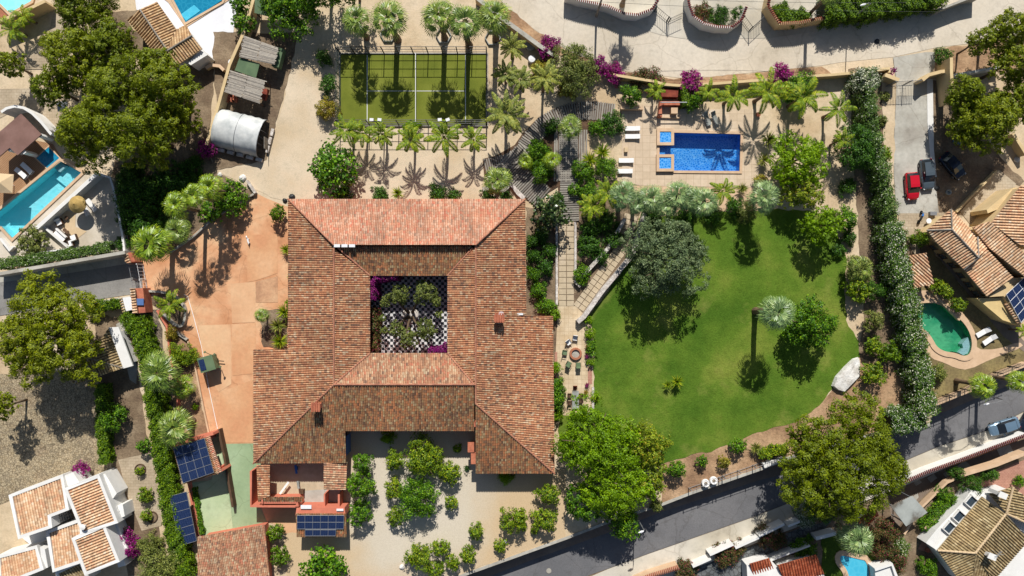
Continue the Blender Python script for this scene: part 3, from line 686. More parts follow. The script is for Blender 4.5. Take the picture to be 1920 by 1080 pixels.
n.links.new(mixc(n, r.outputs[0], fr.outputs[0], 1.0, 'MULTIPLY'), b.inputs["Base Color"]); b.inputs["Roughness"].default_value = .95; MATS['yard_gravel'] = m

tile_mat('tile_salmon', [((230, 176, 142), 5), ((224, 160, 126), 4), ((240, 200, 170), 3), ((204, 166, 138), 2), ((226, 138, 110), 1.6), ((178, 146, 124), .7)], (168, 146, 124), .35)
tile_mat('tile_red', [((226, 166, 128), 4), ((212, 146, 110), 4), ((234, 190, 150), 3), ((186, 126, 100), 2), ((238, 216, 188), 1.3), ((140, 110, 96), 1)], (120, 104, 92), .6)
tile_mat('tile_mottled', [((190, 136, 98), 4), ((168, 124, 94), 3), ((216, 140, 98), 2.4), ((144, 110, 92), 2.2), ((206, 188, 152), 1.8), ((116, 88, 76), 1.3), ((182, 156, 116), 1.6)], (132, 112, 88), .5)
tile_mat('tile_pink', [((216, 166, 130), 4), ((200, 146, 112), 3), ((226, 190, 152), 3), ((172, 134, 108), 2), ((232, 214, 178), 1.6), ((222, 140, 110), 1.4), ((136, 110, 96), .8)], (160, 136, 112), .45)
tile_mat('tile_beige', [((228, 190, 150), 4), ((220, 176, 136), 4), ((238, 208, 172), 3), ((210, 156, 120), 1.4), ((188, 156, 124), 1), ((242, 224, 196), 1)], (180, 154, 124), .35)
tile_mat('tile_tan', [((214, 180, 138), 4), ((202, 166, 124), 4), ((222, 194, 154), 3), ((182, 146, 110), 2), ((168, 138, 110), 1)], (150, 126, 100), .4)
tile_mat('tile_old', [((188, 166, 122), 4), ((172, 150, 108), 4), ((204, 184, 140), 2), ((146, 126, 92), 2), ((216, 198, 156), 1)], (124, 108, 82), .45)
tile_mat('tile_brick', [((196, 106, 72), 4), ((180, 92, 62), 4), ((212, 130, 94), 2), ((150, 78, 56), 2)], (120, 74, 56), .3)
MT = MATS

# ------------------------------------------------------------------ the ground, roads and paved areas
LOW = -2.6
PIT = [(1690, 911), (1740, 890), (1807, 866), (1925, 821), (2050, 772), (2050, 806), (1925, 856), (1870, 876), (1800, 898), (1776, 911), (1722, 962), (1698, 998), (1672, 972), (1664, 930)]
m = holed([Vector((-900, -900, LOW)), Vector((900, -900, LOW)), Vector((900, 900, LOW)), Vector((-900, 900, LOW))], [PIT], LOW, LOW); q = PL(PIT, LOW); n_ = len(q)
m.add(q+[Vector((v.x, v.y, LOW-2)) for v in q], [(i, (i+1) % n_, n_+(i+1) % n_, n_+i) for i in range(n_)]+[tuple(range(2*n_-1, n_-1, -1))]); tag(m.build('ground', MT['soil']), kind='structure')
EDGE = [(-2400, 2400), (600, 1190), (863, 1080), (1063, 1008), (1157, 972), (1237, 947), (1296, 924), (1360, 902), (1432, 877), (1479, 858), (1560, 835), (1640, 813), (1700, 802), (1743, 796), (1752, 757), (1850, 709), (1920, 682), (3600, 100)]
TG = PL(EDGE+[(3600, -2600), (-2400, -2600)]); m = holed(TG, HOLES, 0.0); n_ = len(TG)
m.add([Vector(v) for v in TG]+[Vector((v.x, v.y, LOW-.5)) for v in TG], [(i, n_+i, n_+(i+1) % n_, (i+1) % n_) for i in range(n_)]); tag(m.build('terrace_ground', MT['sand']), kind='structure')
# retaining wall under the edge of the plot (single thing with a coping)
rw = empty('retaining_wall', P(1237, 947, LOW), 'long rendered retaining wall holding up the villa plot above the asphalt road', 'wall')
m = MB(); m.wall([Vector((p.x, p.y, 0)) for p in PL(EDGE[1:14])], .3, LOW-.2, 2.6+.24); m.build('wall', MT['pavement_brown'], rw)
m = MB(); m.wall([Vector((p.x, p.y, 0)) for p in PL(EDGE[1:14])], .38, .04+.001, .09); m.build('coping', MT['concrete'], rw)

Z1, Z2, Z3, Z4, Z5 = .03, .06, .09, .12, .15
# upper concrete street and the aprons behind it
surf('road', [(900, -200), (905, -60), (938, 0), (960, 25), (1010, 61), (1065, 94), (1110, 116), (1160, 132), (1232, 141), (1273, 146), (1334, 144), (1432, 134), (1540, 123), (1575, 117), (1675, 107), (1756, 89), (1834, 80), (1920, 64), (2300, 0), (2300, -200)], Z1, MT['road_concrete'])
surf('pavement', [(1085, 10), (1140, 30), (1195, 52), (1240, 66), (1290, 74), (1330, 78), (1385, 72), (1440, 72), (1540, 58), (1640, 40), (1700, 30), (1700, -60), (1085, -60)], Z2, MT['pavement_pale'])
surf('road_verge', [(905, 8), (940, 5), (1010, 62), (1065, 96), (1160, 134), (1273, 147), (1334, 145), (1432, 136), (1540, 125), (1560, 140), (1440, 155), (1330, 160), (1230, 158), (1110, 132), (1010, 88)], Z2, MT['soil_red'])
surf('apron', [(1674, 108), (1735, 98), (1752, 98), (1752, 126), (1740, 150), (1680, 152)], Z3, MT['concrete'])
surf('soil_patch', [(1752, 92), (1834, 82), (1920, 66), (1920, 128), (1790, 140), (1752, 140)], Z2, MT['soil_red'])
# left lane
surf('lane', [(-200, 560), (0, 528), (100, 516), (240, 493), (266, 490), (268, 546), (246, 552), (153, 566), (0, 592), (-200, 625)], Z2, MT['asphalt_lane'])
surf('lane_pavement', [(-200, 540), (0, 512), (234, 474), (243, 494), (100, 517), (0, 530), (-200, 562)], Z3, MT['concrete'])
# main drive
DR = [(480, 362), (500, 372), (540, 388), (560, 388), (560, 832), (415, 832), (392, 812), (367, 695), (350, 637), (328, 620), (310, 560), (268, 545), (262, 487), (317, 472), (361, 441), (400, 405), (440, 380)]
surf('driveway', DR, Z1, MT['drive_orange'])
for p, mm in (([(464, 440), (521, 440), (521, 512), (480, 526), (464, 529)], 'drive_red'), ([(480, 528), (521, 518), (521, 567), (480, 567)], 'drive_worn'), ([(432, 532), (479, 528), (479, 604), (436, 606)], 'drive_pale'),
              ([(434, 608), (480, 606), (480, 700), (436, 704)], 'drive_red'), ([(372, 610), (433, 608), (434, 720), (410, 735), (384, 690)], 'drive_pale'), ([(412, 735), (474, 712), (474, 830), (418, 830)], 'drive_red')):
    surf('driveway_panel', p, Z2, MT[mm])
surf('court_floor', [(414, 832), (490, 831), (490, 900), (486, 945), (501, 980), (440, 996), (372, 1010), (358, 905), (398, 900), (412, 860)], Z2, MT['paint_green'])
surf('court_floor_pale', [(400, 815), (412, 812), (416, 850), (424, 900), (434, 956), (437, 990), (374, 1006), (360, 912), (398, 898)], Z3, MT['paint_green_pale'])
surf('court_border', [(352, 905), (360, 902), (381, 1006), (370, 1012)], Z4, MT['coral_wall'])
surf('driveway_strip', [(486, 940), (560, 940), (560, 1001), (532, 1001), (520, 985), (501, 978)], Z1, MT['drive_pale'])
# yards
surf('gravel_yard', [(560, 1000), (536, 1000), (536, 1100), (640, 1110), (860, 1079), (1060, 1007), (1062, 880), (1046, 880), (960, 860), (900, 840), (900, 780), (640, 780), (650, 880), (650, 1000)], Z1, MT['yard_gravel'])
surf('north_yard', [(556, 60), (640, 40), (640, 240), (905, 240), (905, 378), (545, 384), (490, 360), (405, 320), (500, 300), (540, 150)], Z1, MT['gravel_tan'])
surf('shade_garden', [(215, 300), (240, 300), (385, 262), (404, 320), (470, 358), (476, 372), (440, 378), (400, 405), (361, 441), (317, 472), (262, 486), (236, 475), (208, 335)], Z2, MT['soil'])
surf('nursery_ground', [(400, 60), (556, 60), (540, 150), (500, 300), (405, 320), (385, 262), (405, 215)], Z2, MT['soil'])
surf('slope_soil', [(355, 110), (402, 130), (395, 230), (380, 300), (300, 300), (250, 300), (300, 180)], Z2, MT['soil'])
surf('garden_soil', [(985, 388), (1046, 388), (1046, 790), (985, 790)], Z1, MT['soil'])
surf('garden_bed', [(1078, 330), (1200, 345), (1198, 400), (1090, 580), (1078, 600)], Z1, MT['soil'])
surf('east_soil', [(1590, 130), (1660, 130), (1670, 400), (1700, 600), (1720, 800), (1640, 800), (1600, 700), (1620, 600)], Z1, MT['soil'])
surf('south_slope', [(1237, 870), (1346, 838), (1412, 812), (1482, 793), (1520, 772), (1548, 745), (1612, 668), (1700, 700), (1735, 790), (1640, 812), (1479, 857), (1296, 923), (1240, 946)], Z1, MT['soil_red'])
# the lawn
LAWN = [(1198, 410), (1185, 470), (1160, 520), (1130, 560), (1104, 592), (1113, 640), (1114, 772), (1050, 778), (1046, 845), (1100, 875), (1235, 873), (1251, 866), (1296, 852), (1334, 847), (1390, 824), (1412, 813), (1482, 794), (1520, 773), (1548, 745), (1567, 718), (1592, 690), (1612, 668), (1610, 640), (1600, 622), (1586, 600), (1582, 540), (1587, 485), (1576, 452), (1560, 400), (1450, 392), (1340, 398)]
surf('lawn', LAWN, Z2, MT['lawn'])
# pool deck and paths
surf('pool_deck', [(1166, 196), (1232, 196), (1300, 205), (1425, 205), (1427, 350), (1395, 352), (1200, 348), (1166, 340)], Z2, MT['deck_tile'])
surf('service_strip', [(1186, 348), (1440, 348), (1440, 396), (1200, 398)], Z1, MT['coping'])
surf('garden_terrace', [(1046, 574), (1080, 574), (1095, 590), (1103, 593), (1112, 622), (1111, 775), (1072, 779), (1047, 778), (1040, 700)], Z3, MT['terrace_tile'])
surf('terrace_border', [(1040, 660), (1045, 660), (1045, 780), (1040, 780)], Z4, MT['rose_pave'])
surf('step_border', [(1102, 688), (1110, 688), (1110, 720), (1102, 720)], Z4, MT['rose_pave'])
def slabs(name, a, b, width, n, cols=2, z=Z3):
    """concrete stepping slabs laid from a to b (photo px), one mesh"""
    a = P(*a); b = P(*b); d = (b-a)/n; L = d.length; u = d.normalized(); q = Vector((-u.y, u.x, 0)); wd = width*S; m = MB(); rz = math.atan2(u.y, u.x)
    for i in range(n):
        for j in range(cols):
            c = a+d*(i+.5)+q*((j+.5)/cols-.5)*wd; c.z = z+.01
            m.box(c, (L-.08, wd/cols-.1, .06), rz)
    return tag(m.build(name, MT['concrete_slab']), kind='structure')
surf('path_bed', [(1046, 415), (1079, 415), (1079, 575), (1046, 575)], Z2, MT['soil'])
slabs('path', (1062, 412), (1062, 574), 29, 15)
surf('ramp_bed', [(1172, 398), (1200, 398), (1190, 468), (1098, 592), (1076, 574), (1150, 476)], Z2, MT['soil'])
slabs('ramp_path', (1184, 402), (1168, 462), 26, 6); slabs('ramp_path', (1168, 462), (1084, 578), 24, 14)
# neighbours' ground
surf('west_yard', [(24, 700), (60, 690), (200, 700), (205, 880), (190, 895), (23, 935), (-100, 1000), (-100, 700)], Z1, MT['cobble'])
surf('west_path', [(205, 720), (225, 715), (240, 830), (262, 1000), (262, 1060), (245, 1060), (238, 1000), (210, 880)], Z1, MT['cobble'])
surf('west_soil', [(180, 590), (250, 600), (262, 720), (285, 860), (310, 1080), (240, 1080), (210, 840), (180, 700)], Z1, MT['soil'])
surf('west_terrace', [(222, 862), (285, 848), (304, 985), (266, 995), (240, 930)], Z2, MT['pave_tan'])
surf('west_side_path', [(218, 608), (232, 600), (258, 690), (256, 720), (244, 712)], Z2, MT['concrete'])
surf('west_top_yard', [(-60, 168), (95, 165), (125, 190), (125, 250), (90, 235), (40, 200), (0, 222), (-60, 240)], Z1, MT['pave_tan'])
surf('west_top_patch', [(40, 130), (66, 95), (95, 50), (100, 25), (135, 30), (140, 55), (80, 130)], Z2, MT['pave_tan'])
surf('villa_deck', [(-62, 270), (60, 262), (100, 270), (116, 298.5), (113, 301), (-62, 443)], Z1, MT['wood_tile'])
surf('villa_terrace', [(-62, 478), (3, 425.5), (24, 448.5), (155, 325), (160, 322), (208, 336), (233, 470), (150, 478), (0, 505), (-62, 505)], Z1, MT['villa_pave'])
surf('villa_terrace_mat', [(106, 412), (125, 395), (142, 400), (142, 425), (163, 434), (150, 444), (137, 455)], Z2, MT['canvas'])
surf('white_deck', [(250, -30), (450, -30), (438, 60), (430, 118), (400, 124), (360, 112), (300, 40), (256, 18)], Z1, MT['white_tile'])
surf('terracotta_deck', [(-40, -30), (75, -30), (60, 8), (0, 36), (-40, 50)], Z1, MT['brick_pave'])
surf('dry_slope', [(238, 20), (262, 18), (240, 40), (296, 104), (250, 110), (200, 70), (205, 20)], Z1, MT['soil'])
surf('east_drive', [(1680, 178), (1738, 178), (1744, 280), (1752, 330), (1760, 400), (1710, 420), (1680, 400), (1676, 330), (1675, 280)], Z2, MT['concrete'])
surf('gate_threshold', [(1680, 150), (1740, 150), (1738, 180), (1680, 180)], Z3, MT['pavement_pale'])
surf('drive_kerb', [(1737, 148), (1748, 148), (1750, 280), (1755, 330), (1746, 330), (1738, 230)], Z4, MT['white_wall'])
surf('drive_verge', [(1653, 152), (1679, 152), (1672, 400), (1662, 400)], Z2, MT['sand'])
surf('east_yard', [(1748, 150), (1780, 150), (1880, 300), (1920, 340), (1912, 348), (1860, 320), (1800, 400), (1745, 470), (1720, 520), (1690, 470), (1685, 420), (1752, 400), (1752, 330)], Z1, MT['soil'])
surf('house_yard', [(1800, 397), (1872, 318), (1905, 345), (1860, 415), (1822, 425)], Z2, MT['pave_tan'])
surf('south_yard', [(1685, 400), (1752, 400), (1790, 395), (1740, 432), (1722, 440), (1725, 500), (1700, 450), (1684, 415)], Z3, MT['pave_tan'])
surf('house_path', [(1742, 462), (1756, 456), (1850, 565), (1920, 640), (1920, 660), (1880, 630)], Z2, MT['pavement_brown'])
surf('pool_garden', [(1690, 515), (1745, 465), (1885, 632), (1920, 660), (1920, 682), (1850, 708), (1752, 756), (1720, 640)], Z1, MT['dry_grass'])
# asphalt road below the plot
surf('asphalt_road', [(500, 1260), (870, 1094), (905, 1080), (1000, 1044), (1140, 994), (1232, 958), (1418, 897), (1473, 883), (1600, 842), (1752, 775), (1850, 734), (1920, 708), (2300, 560), (2300, 640), (1920, 771), (1850, 807), (1759, 837), (1700, 862), (1600, 900), (1490, 938), (1412, 969), (1318, 1002), (1215, 1038), (1140, 1066), (1100, 1080), (900, 1160), (600, 1300)], Z1, MT['asphalt'], zb=LOW)
surf('upper_pavement', [(500, 1230), (862, 1080), (1064, 1004), (1157, 970), (1237, 945), (1296, 920), (1432, 874), (1479, 856), (1600, 820), (1752, 757), (1850, 712), (1920, 684), (1920, 712), (1850, 738), (1752, 779), (1600, 846), (1473, 887), (1418, 901), (1232, 962), (1140, 998), (1000, 1048), (870, 1098)], Z3+.08, MT['pavement_brown'], zb=LOW)
surf('lower_pavement', [(700, 1300), (1100, 1083), (1140, 1066), (1215, 1038), (1318, 1002), (1412, 969), (1490, 938), (1600, 900), (1700, 862), (1759, 837), (1850, 807), (1920, 771), (2100, 700), (2100, 760), (1920, 818), (1807, 862), (1700, 908), (1500, 985), (1424, 1014), (1340, 1050), (1276, 1074), (1150, 1120)], Z3+.08, MT['pavement_pale'], zb=LOW)
m = MB(); q = PL(PIT, LOW-1.97); q = inset(q, .02) if 'inset' in globals() else q; m.add(q, [tuple(range(len(q)-1, -1, -1))]); tag(m.build('garden_street', MT['pavement_brown']), kind='structure')
for p in ([(1790, 878), (1808, 862), (1820, 874), (1796, 888)], [(1868, 842), (1892, 832), (1900, 848), (1876, 858)], [(1738, 896), (1750, 888), (1757, 896), (1745, 905)], [(1768, 888), (1780, 880), (1786, 888), (1774, 897)], [(1712, 904), (1722, 898), (1728, 904), (1717, 911)], [(1706, 934), (1720, 924), (1722, 932), (1712, 944)]):
    surf('paving_slab', p, Z2, MT['concrete'], zb=LOW-2)
surf('pink_terrace', [(1720, 1030), (1745, 985), (1790, 930), (1822, 920), (1850, 890), (1925, 860), (1925, 940), (1850, 940), (1757, 1040)], Z1, MT['rose_pave'], zb=LOW)
surf('courtyard_paving', [(1270, 1080), (1380, 1035), (1500, 990), (1560, 975), (1540, 1000), (1500, 1015), (1404, 1055), (1396, 1090)], Z1, MT['crazy_grey'], zb=LOW)
surf('pool_lawn', [(1540, 1010), (1570, 1000), (1680, 1000), (1680, 1090), (1540, 1090)], Z1, MT['grass_dark'], zb=LOW)
surf('front_yard', [(1040, 1010), (1060, 1005)], Z1, MT['soil']) if False else None
# planter and side beds along the drive
surf('planter_soil', [(270, 560), (312, 548), (340, 566), (348, 590), (342, 612), (318, 605), (296, 575)], Z2, MT['soil'])
surf('pebble_bed', [(276, 585), (296, 580), (316, 700), (330, 790), (300, 790), (285, 690)], Z2, MT['pebbles'])
surf('side_bed', [(316, 610), (345, 625), (366, 695), (390, 812), (345, 830), (326, 760), (322, 690)], Z1, MT['soil_red'])
surf('house_bed', [(486, 580), (540, 580), (540, 656), (494, 650)], Z3, MT['soil'])

# ------------------------------------------------------------------ the courtyard house
def inset(pts, d):
    """move a closed world polygon inwards by d (negative = outwards)"""
    n = len(pts); a = sum(pts[i].x*pts[(i+1) % n].y-pts[(i+1) % n].x*pts[i].y for i in range(n)); sg = 1 if a > 0 else -1
    out = []
    for i in range(n):
        p0, p1, p2 = pts[i-1], pts[i], pts[(i+1) % n]
        d1 = Vector((p1.x-p0.x, p1.y-p0.y, 0)).normalized(); d2 = Vector((p2.x-p1.x, p2.y-p1.y, 0)).normalized()
        n1 = Vector((-d1.y, d1.x, 0))*sg; n2 = Vector((-d2.y, d2.x, 0))*sg; k = n1+n2; k = k/max(.35, k.dot(n1)) if k.length > 1e-4 else n1
        q = p1+k*d; q.z = p1.z; out.append(q)
    return out
def ring(m, outer, inner, z0, dz=0.):
    n = len(outer); vs = []
    for o_, i_ in zip(outer, inner): vs += [(o_.x, o_.y, z0), (o_.x, o_.y, o_.z+dz), (i_.x, i_.y, o_.z+dz), (i_.x, i_.y, z0)]
    fs = []
    for i in range(n):
        a = 4*i; b = 4*((i+1) % n); fs += [(a, b, b+1, a+1), (a+1, b+1, b+2, a+2), (a+2, b+2, b+3, a+3)]
    m.add(vs, fs)

house = empty('courtyard_house', P(760, 640), 'large single storey house with four tiled wings round a checkered courtyard', 'house')
ZR = 6.0
roofs = [
 ('tile_salmon', [(540, 373, 4.2), (985, 373, 4.2), (892, 459, 6.45), (626, 459, 6.45)]),
 ('tile_mottled', [(634, 462, 5.75), (884, 462, 5.75), (839, 517, 4.6), (694, 517, 4.6)]),
 ('tile_red', [(540, 373, 4.2), (626, 459, ZR), (626, 655, ZR), (540, 655, 4.2)]),
 ('tile_red', [(475, 655, 3.2), (626, 655, ZR+.03), (626, 721, ZR+.03), (475, 869, 3.2)]),
 ('tile_red', [(626, 466, ZR-.05), (694, 517, 4.6), (694, 662, 4.6), (626, 721, ZR-.05)]),
 ('tile_pink', [(694, 662, 4.6), (839, 662, 4.6), (889, 721, ZR-.02), (627, 721, ZR-.02)]),
 ('tile_mottled', [(626, 722, ZR), (645, 722, ZR), (649, 868, 3.15), (475, 869, 3.15)]),
 ('tile_mottled', [(645, 722, ZR), (889, 722, ZR), (889, 808, 4.25), (645, 808, 4.25)]),
 ('tile_red', [(839, 517, 4.6), (892, 462, ZR-.05), (892, 721, ZR-.05), (839, 662, 4.6)]),
 ('tile_red', [(985, 373, 4.2), (987, 591, 4.2), (892, 591, ZR), (892, 459, ZR)]),
 ('tile_red', [(892, 591, ZR+.03), (1037, 592, 3.1), (1040, 888, 3.1), (892, 757, ZR+.03)]),
 ('tile_mottled', [(891, 757, ZR), (1040, 888, 3.1), (892, 888, 3.1)])]
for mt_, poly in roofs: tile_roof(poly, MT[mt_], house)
ridge(house, [((626, 460, 6.05), (626, 721, 6.05)), ((892, 460, 6.05), (892, 757, 6.05)), ((626, 721, 6.08), (892, 721, 6.08)), ((540, 373, 4.22), (626, 459, 6.4)), ((985, 373, 4.22), (892, 459, 6.4)),
              ((626, 721, 6.02), (475, 869, 3.2)), ((892, 757, 6.02), (1040, 888, 3.12)), ((694, 517, 4.62), (634, 465, 5.8)), ((839, 517, 4.62), (886, 465, 5.8)), ((694, 662, 4.62), (626, 721, 6.0)), ((839, 662, 4.62), (889, 721, 6.0))], MT['ridge_clay'], .12)
m = MB(); outer = inset([Vector((p.x, p.y, p.z)) for p in PL([(540, 373, 3.9), (985, 373, 3.9), (987, 590, 3.9), (1037, 592, 2.95), (1040, 888, 2.95), (892, 888, 2.95), (890, 808, 3.9), (645, 808, 3.9), (648, 868, 2.95), (475, 869, 2.95), (475, 655, 2.95), (540, 655, 3.9)])], .55)
ring(m, outer, inset(outer, .35), 0, .06)
inn = inset([Vector((p.x, p.y, 4.35)) for p in PL([(694, 517, 4.4), (839, 517, 4.4), (839, 662, 4.4), (694, 662, 4.4)])], -.7)
ring(m, inset(inn, -.35), inn, 0, .02)
m.build('wall', MT['coral_wall'], house)
m = MB(); a, b = P(627, 462, 6.15), P(863, 462, 6.15); m.box(((a.x+b.x)/2, P(700, 459, 6.45).y+.35, 5.75), (b.x-a.x, .2, 1.15)); m.build('clerestory_wall', MT['coral_wall'], house)
for i, (a, b, n_) in enumerate([(0, 1, 7), (2, 3, 1), (3, 4, 4), (4, 5, 3), (6, 7, 5), (9, 10, 3), (11, 0, 4)]):
    q = outer[b]-outer[a]; nrm = Vector((-q.y, q.x, 0)).normalized(); nrm = nrm if (outer[a]+nrm*.5-P(760, 640)).length > (outer[a]-nrm*.5-P(760, 640)).length else -nrm
    if i == 4: nrm = Vector((0, -1, 0))
    windows(house, outer[a], outer[b], n_, .9, 1.1, 1.3, MT['frame_blue'], MT['window_glass'], nrm=nrm)
for c, s_ in (((592, 765), (1.2, .85)), ((936, 598), (1.35, .95))):
    zt = 6.6; p = P(c[0], c[1]-2, zt); k = MB(); k.box((p.x, p.y, 5.5), (s_[0]*.75, s_[1]*.75, 2.1)); ch = k.build('chimney', MT['coral_wall'], house)
    k = MB(); k.box((p.x, p.y-.05, zt), (s_[0], s_[1]*.9, .1))
    for i in range(4): k.tube([(p.x-.45+i*.3, p.y+.6, zt+.12), (p.x-.45+i*.3, p.y-.6, zt+.1)], .13, 8)
    for i in (-1, 1): k.box((p.x+i*s_[0]*.4, p.y, zt-.15), (.12, s_[1]*.7, .3))
    k.build('chimney_cap', MT['terracotta'], ch)
for x in (632, 646, 660):
    p = P(x, 461, 6.5); k = MB(); k.box((p.x, p.y+.02, 6.5), (.78, .38, .08)); k.box((p.x, p.y+.1, 6.2), (.7, .1, .5)); k.build('skylight_box', MT['white_metal'], house)
k = MB(); p = P(975, 589, 4.5); k.box((p.x, p.y, 4.45), (.8, .25, .18)); k.box((p.x, p.y, 4.33), (.7, .15, .12)); k.build('air_vent', MT['white_metal'], house)
# blue framed door and window in the south courtyard
k = MB(); p = P(650, 832, 1.6); 
for dx in (-.25, .25): k.box((p.x+dx, p.y, 1.6), (.08, 2.6, 2.4))
for i in range(4): k.box((p.x, p.y-1.25+i*.83, 2.75), (.55, .08, .08))
k.build('shutter_frame', MT['frame_blue'], house)
k = MB()
for (x0, y0, x1, y1, z) in ((877, 829, 889, 848, 2.9), (883, 850, 893, 870, 3.0)):
    a = P(x0, y0, z); b = P(x1, y1, z); k.box(((a.x+b.x)/2, (a.y+b.y)/2, z), (b.x-a.x, a.y-b.y, .12)); k.box(((a.x+b.x)/2, (a.y+b.y)/2, z/2), (.5, .5, z-.2))
each(k, 'porch_roof', MT['terracotta'], house)
surf('courtyard_floor', [(690, 513), (843, 513), (843, 666), (690, 666)], Z2, MT['checker'])
surf('house_floor', [(545, 380), (690, 380), (690, 800), (545, 800)], Z1*.6, MT['coral_wall'])

# service wing south of the house
ann = empty('service_wing', P(560, 935), 'walled service patio with coral walls and tiled edges below the house', 'annex')
surf('patio_floor', [(505, 868), (610, 868), (612, 960), (505, 925)], Z3, MT['concrete_slab'])
surf('patio_floor', [(565, 920), (645, 915), (645, 950), (565, 950)], Z4, MT['concrete'])
tile_roof([(481, 872, 3.0), (506, 872, 3.3), (506, 930, 3.3), (484, 938, 3.0)], MT['tile_red'], ann)
tile_roof([(607, 867, 3.3), (651, 866, 2.7), (649, 918, 2.7), (607, 918, 3.3)], MT['tile_pink'], ann)
tile_roof([(484, 932, 3.15), (570, 932, 3.15), (566, 941, 2.9), (484, 941, 2.9)], MT['tile_mottled'], ann)
k = MB(); k.wall(PL([(484, 874), (484, 938), (566, 938)], 0), .3, 0, 2.8); k.wall(PL([(506, 874), (506, 932)], 0), .2, 0, 3.1); k.build('wall', MT['coral_wall'], ann)
k = MB(); k.wall(PL([(508, 929, 0), (568, 929, 0), (568, 938, 0)], 0), .55, 0, 2.9); k.wall(PL([(616, 918), (616, 952)], 0), .2, 0, 2.2); k.wall(PL([(643, 918), (643, 955)], 0), .25, 0, 2.4); each(k, 'parapet', MT['coral_wall'], ann)
k = MB(); a = PL([(556, 952, 2.75), (646, 952, 2.75), (648, 966, 2.75), (554, 966, 2.75)]); k.prism(a, 0); k.build('store_wall', MT['coral_wall'], ann)
tile_roof([(555, 963, 3.1), (648, 963, 3.1), (650, 1007, 2.5), (556, 1007, 2.5)], MT['tile_mottled'], ann)
k = MB(); a = PL([(562, 966, 2.4), (643, 966, 2.4), (643, 1000, 2.4), (562, 1000, 2.4)]); k.prism(a, 0); k.build('store_room', MT['beige_wall'], ann)
for (x0, y0, x1, y1) in ((564, 947, 584, 954), (631, 954, 644, 958)):
    k = MB(); a = P(x0, y0, 2.9); b = P(x1, y1, 2.9); k.box(((a.x+b.x)/2, (a.y+b.y)/2, 2.9), (b.x-a.x, a.y-b.y, .1)); k.box(((a.x+b.x)/2, (a.y+b.y)/2, 2.8), ((b.x-a.x)*.8, (a.y-b.y)*.8, .12)); k.build('roof_hatch', MT['white_metal'], ann)
k = MB(); k.box(P(587, 953, .3)+Vector((0, 3, 0)), (.1, .1, .1)); 
# solar arrays -------------------------------------------------------
def solar_array(corners, nx, ny, label, group=None, cell='solar_cell', gap=.03, name='solar_array', base=0., legs=True, frame='grey_metal'):
    """corners tl,tr,br,bl as (px,py,z); each panel is a part"""
    tl, tr, br, bl = PL(corners); o = empty(name, Vector((tl.x, tl.y, base)), label, 'solar panels', group)
    f = MB()
    for i in range(nx):
        for j in range(ny):
            def q(u, v): return (tl.lerp(tr, u)).lerp(bl.lerp(br, u), v)
            e = gap; u0, u1, v0, v1 = (i+e)/nx, (i+1-e)/nx, (j+e)/ny, (j+1-e)/ny
            c = [q(u0, v0), q(u1, v0), q(u1, v1), q(u0, v1)]; L = o.location
            me = bpy.data.meshes.new('solar_panel'); up = Vector((0, 0, .04)); org = c[0]
            ex = (c[1]-c[0]).normalized(); ez = ex.cross((c[3]-c[0]).normalized()); ez = -ez if ez.z < 0 else ez; ey = ez.cross(ex)
            R = Matrix((ex, ey, ez)).transposed()
            pts = [R.transposed() @ (v-org) for v in c]; vs = [tuple(v) for v in pts]+[(v.x, v.y, v.z-.04) for v in pts]
            me.from_pydata(vs, [], [(3, 2, 1, 0), (4, 5, 6, 7), (0, 1, 5, 4), (1, 2, 6, 5), (2, 3, 7, 6), (3, 0, 4, 7)]); me.materials.append(MATS[cell])
            pn = bpy.data.objects.new('solar_panel', me); col.objects.link(pn); pn.parent = o; pn.location = org-L; pn.rotation_euler = R.to_euler()
            ring_ = [q((i+.004)/nx, (j+.004)/ny), q((i+.996)/nx, (j+.004)/ny), q((i+.996)/nx, (j+.996)/ny), q((i+.004)/nx, (j+.996)/ny)]
            for a, b in zip(ring_, ring_[1:]+ring_[:1]): f.tube([a-Vector((0, 0, .01)), b-Vector((0, 0, .01))], .035, 4)
    f.build('panel_frame', MATS[frame], o)
    if legs:
        g = MB()
        for c in (tl, tr, br, bl):
            c2 = c.lerp((tl+br)/2, .08); g.tube([(c2.x, c2.y, base), (c2.x, c2.y, c2.z-.05)], .04, 6)
        each(g, 'support', MATS['grey_metal'], o)
    return o
solar_array([(557, 966.5, 3.35), (645, 966.5, 3.35), (644, 992, 2.98), (557, 992, 2.98)], 6, 2, 'twelve dark solar panels on the small tiled store south of the walled patio', legs=False)
solar_array([(572, 993.5, 2.98), (630, 993.5, 2.98), (629, 1005, 2.82), (572, 1005, 2.82)], 4, 1, 'short single row of four solar panels at the lower edge of the patio store roof', legs=False)
cp = empty('carport', P(366, 862), 'open tiled carport carrying sixteen solar panels beside the green painted floor', 'carport')
CPZ = 3.3
tile_roof([(323, 838, CPZ-.2), (387, 820, CPZ+.2), (412, 886, CPZ+.2), (344, 908, CPZ-.2)], MT['tile_mottled'], cp)
tile_roof([(386, 819, CPZ+.22), (393, 817, CPZ+.05), (416, 885, CPZ+.05), (408, 889, CPZ+.22)], MT['tile_salmon'], cp)
k = MB()
for x, y in ((330, 843), (385, 825), (405, 882), (350, 900)):
    p = P(x, y, CPZ); k.box((p.x, p.y, (CPZ-.45)/2), (.3, .3, CPZ-.45))
each(k, 'pillar', MT['coral_wall'], cp)
k = MB(); k.wall(PL([(327, 835, CPZ), (398, 814, CPZ)]), .35, 0, CPZ-.3); k.wall(PL([(400, 890, CPZ), (415, 882, CPZ)]), .35, 0, CPZ-.3); each(k, 'wall', MT['coral_wall'], cp)
solar_array([(325, 840, CPZ-.0), (383, 822, CPZ+.4), (401, 886, CPZ+.4), (343, 906, CPZ-.0)], 4, 4, 'sixteen solar panels in four rows on the carport roof beside the green painted floor', legs=False)
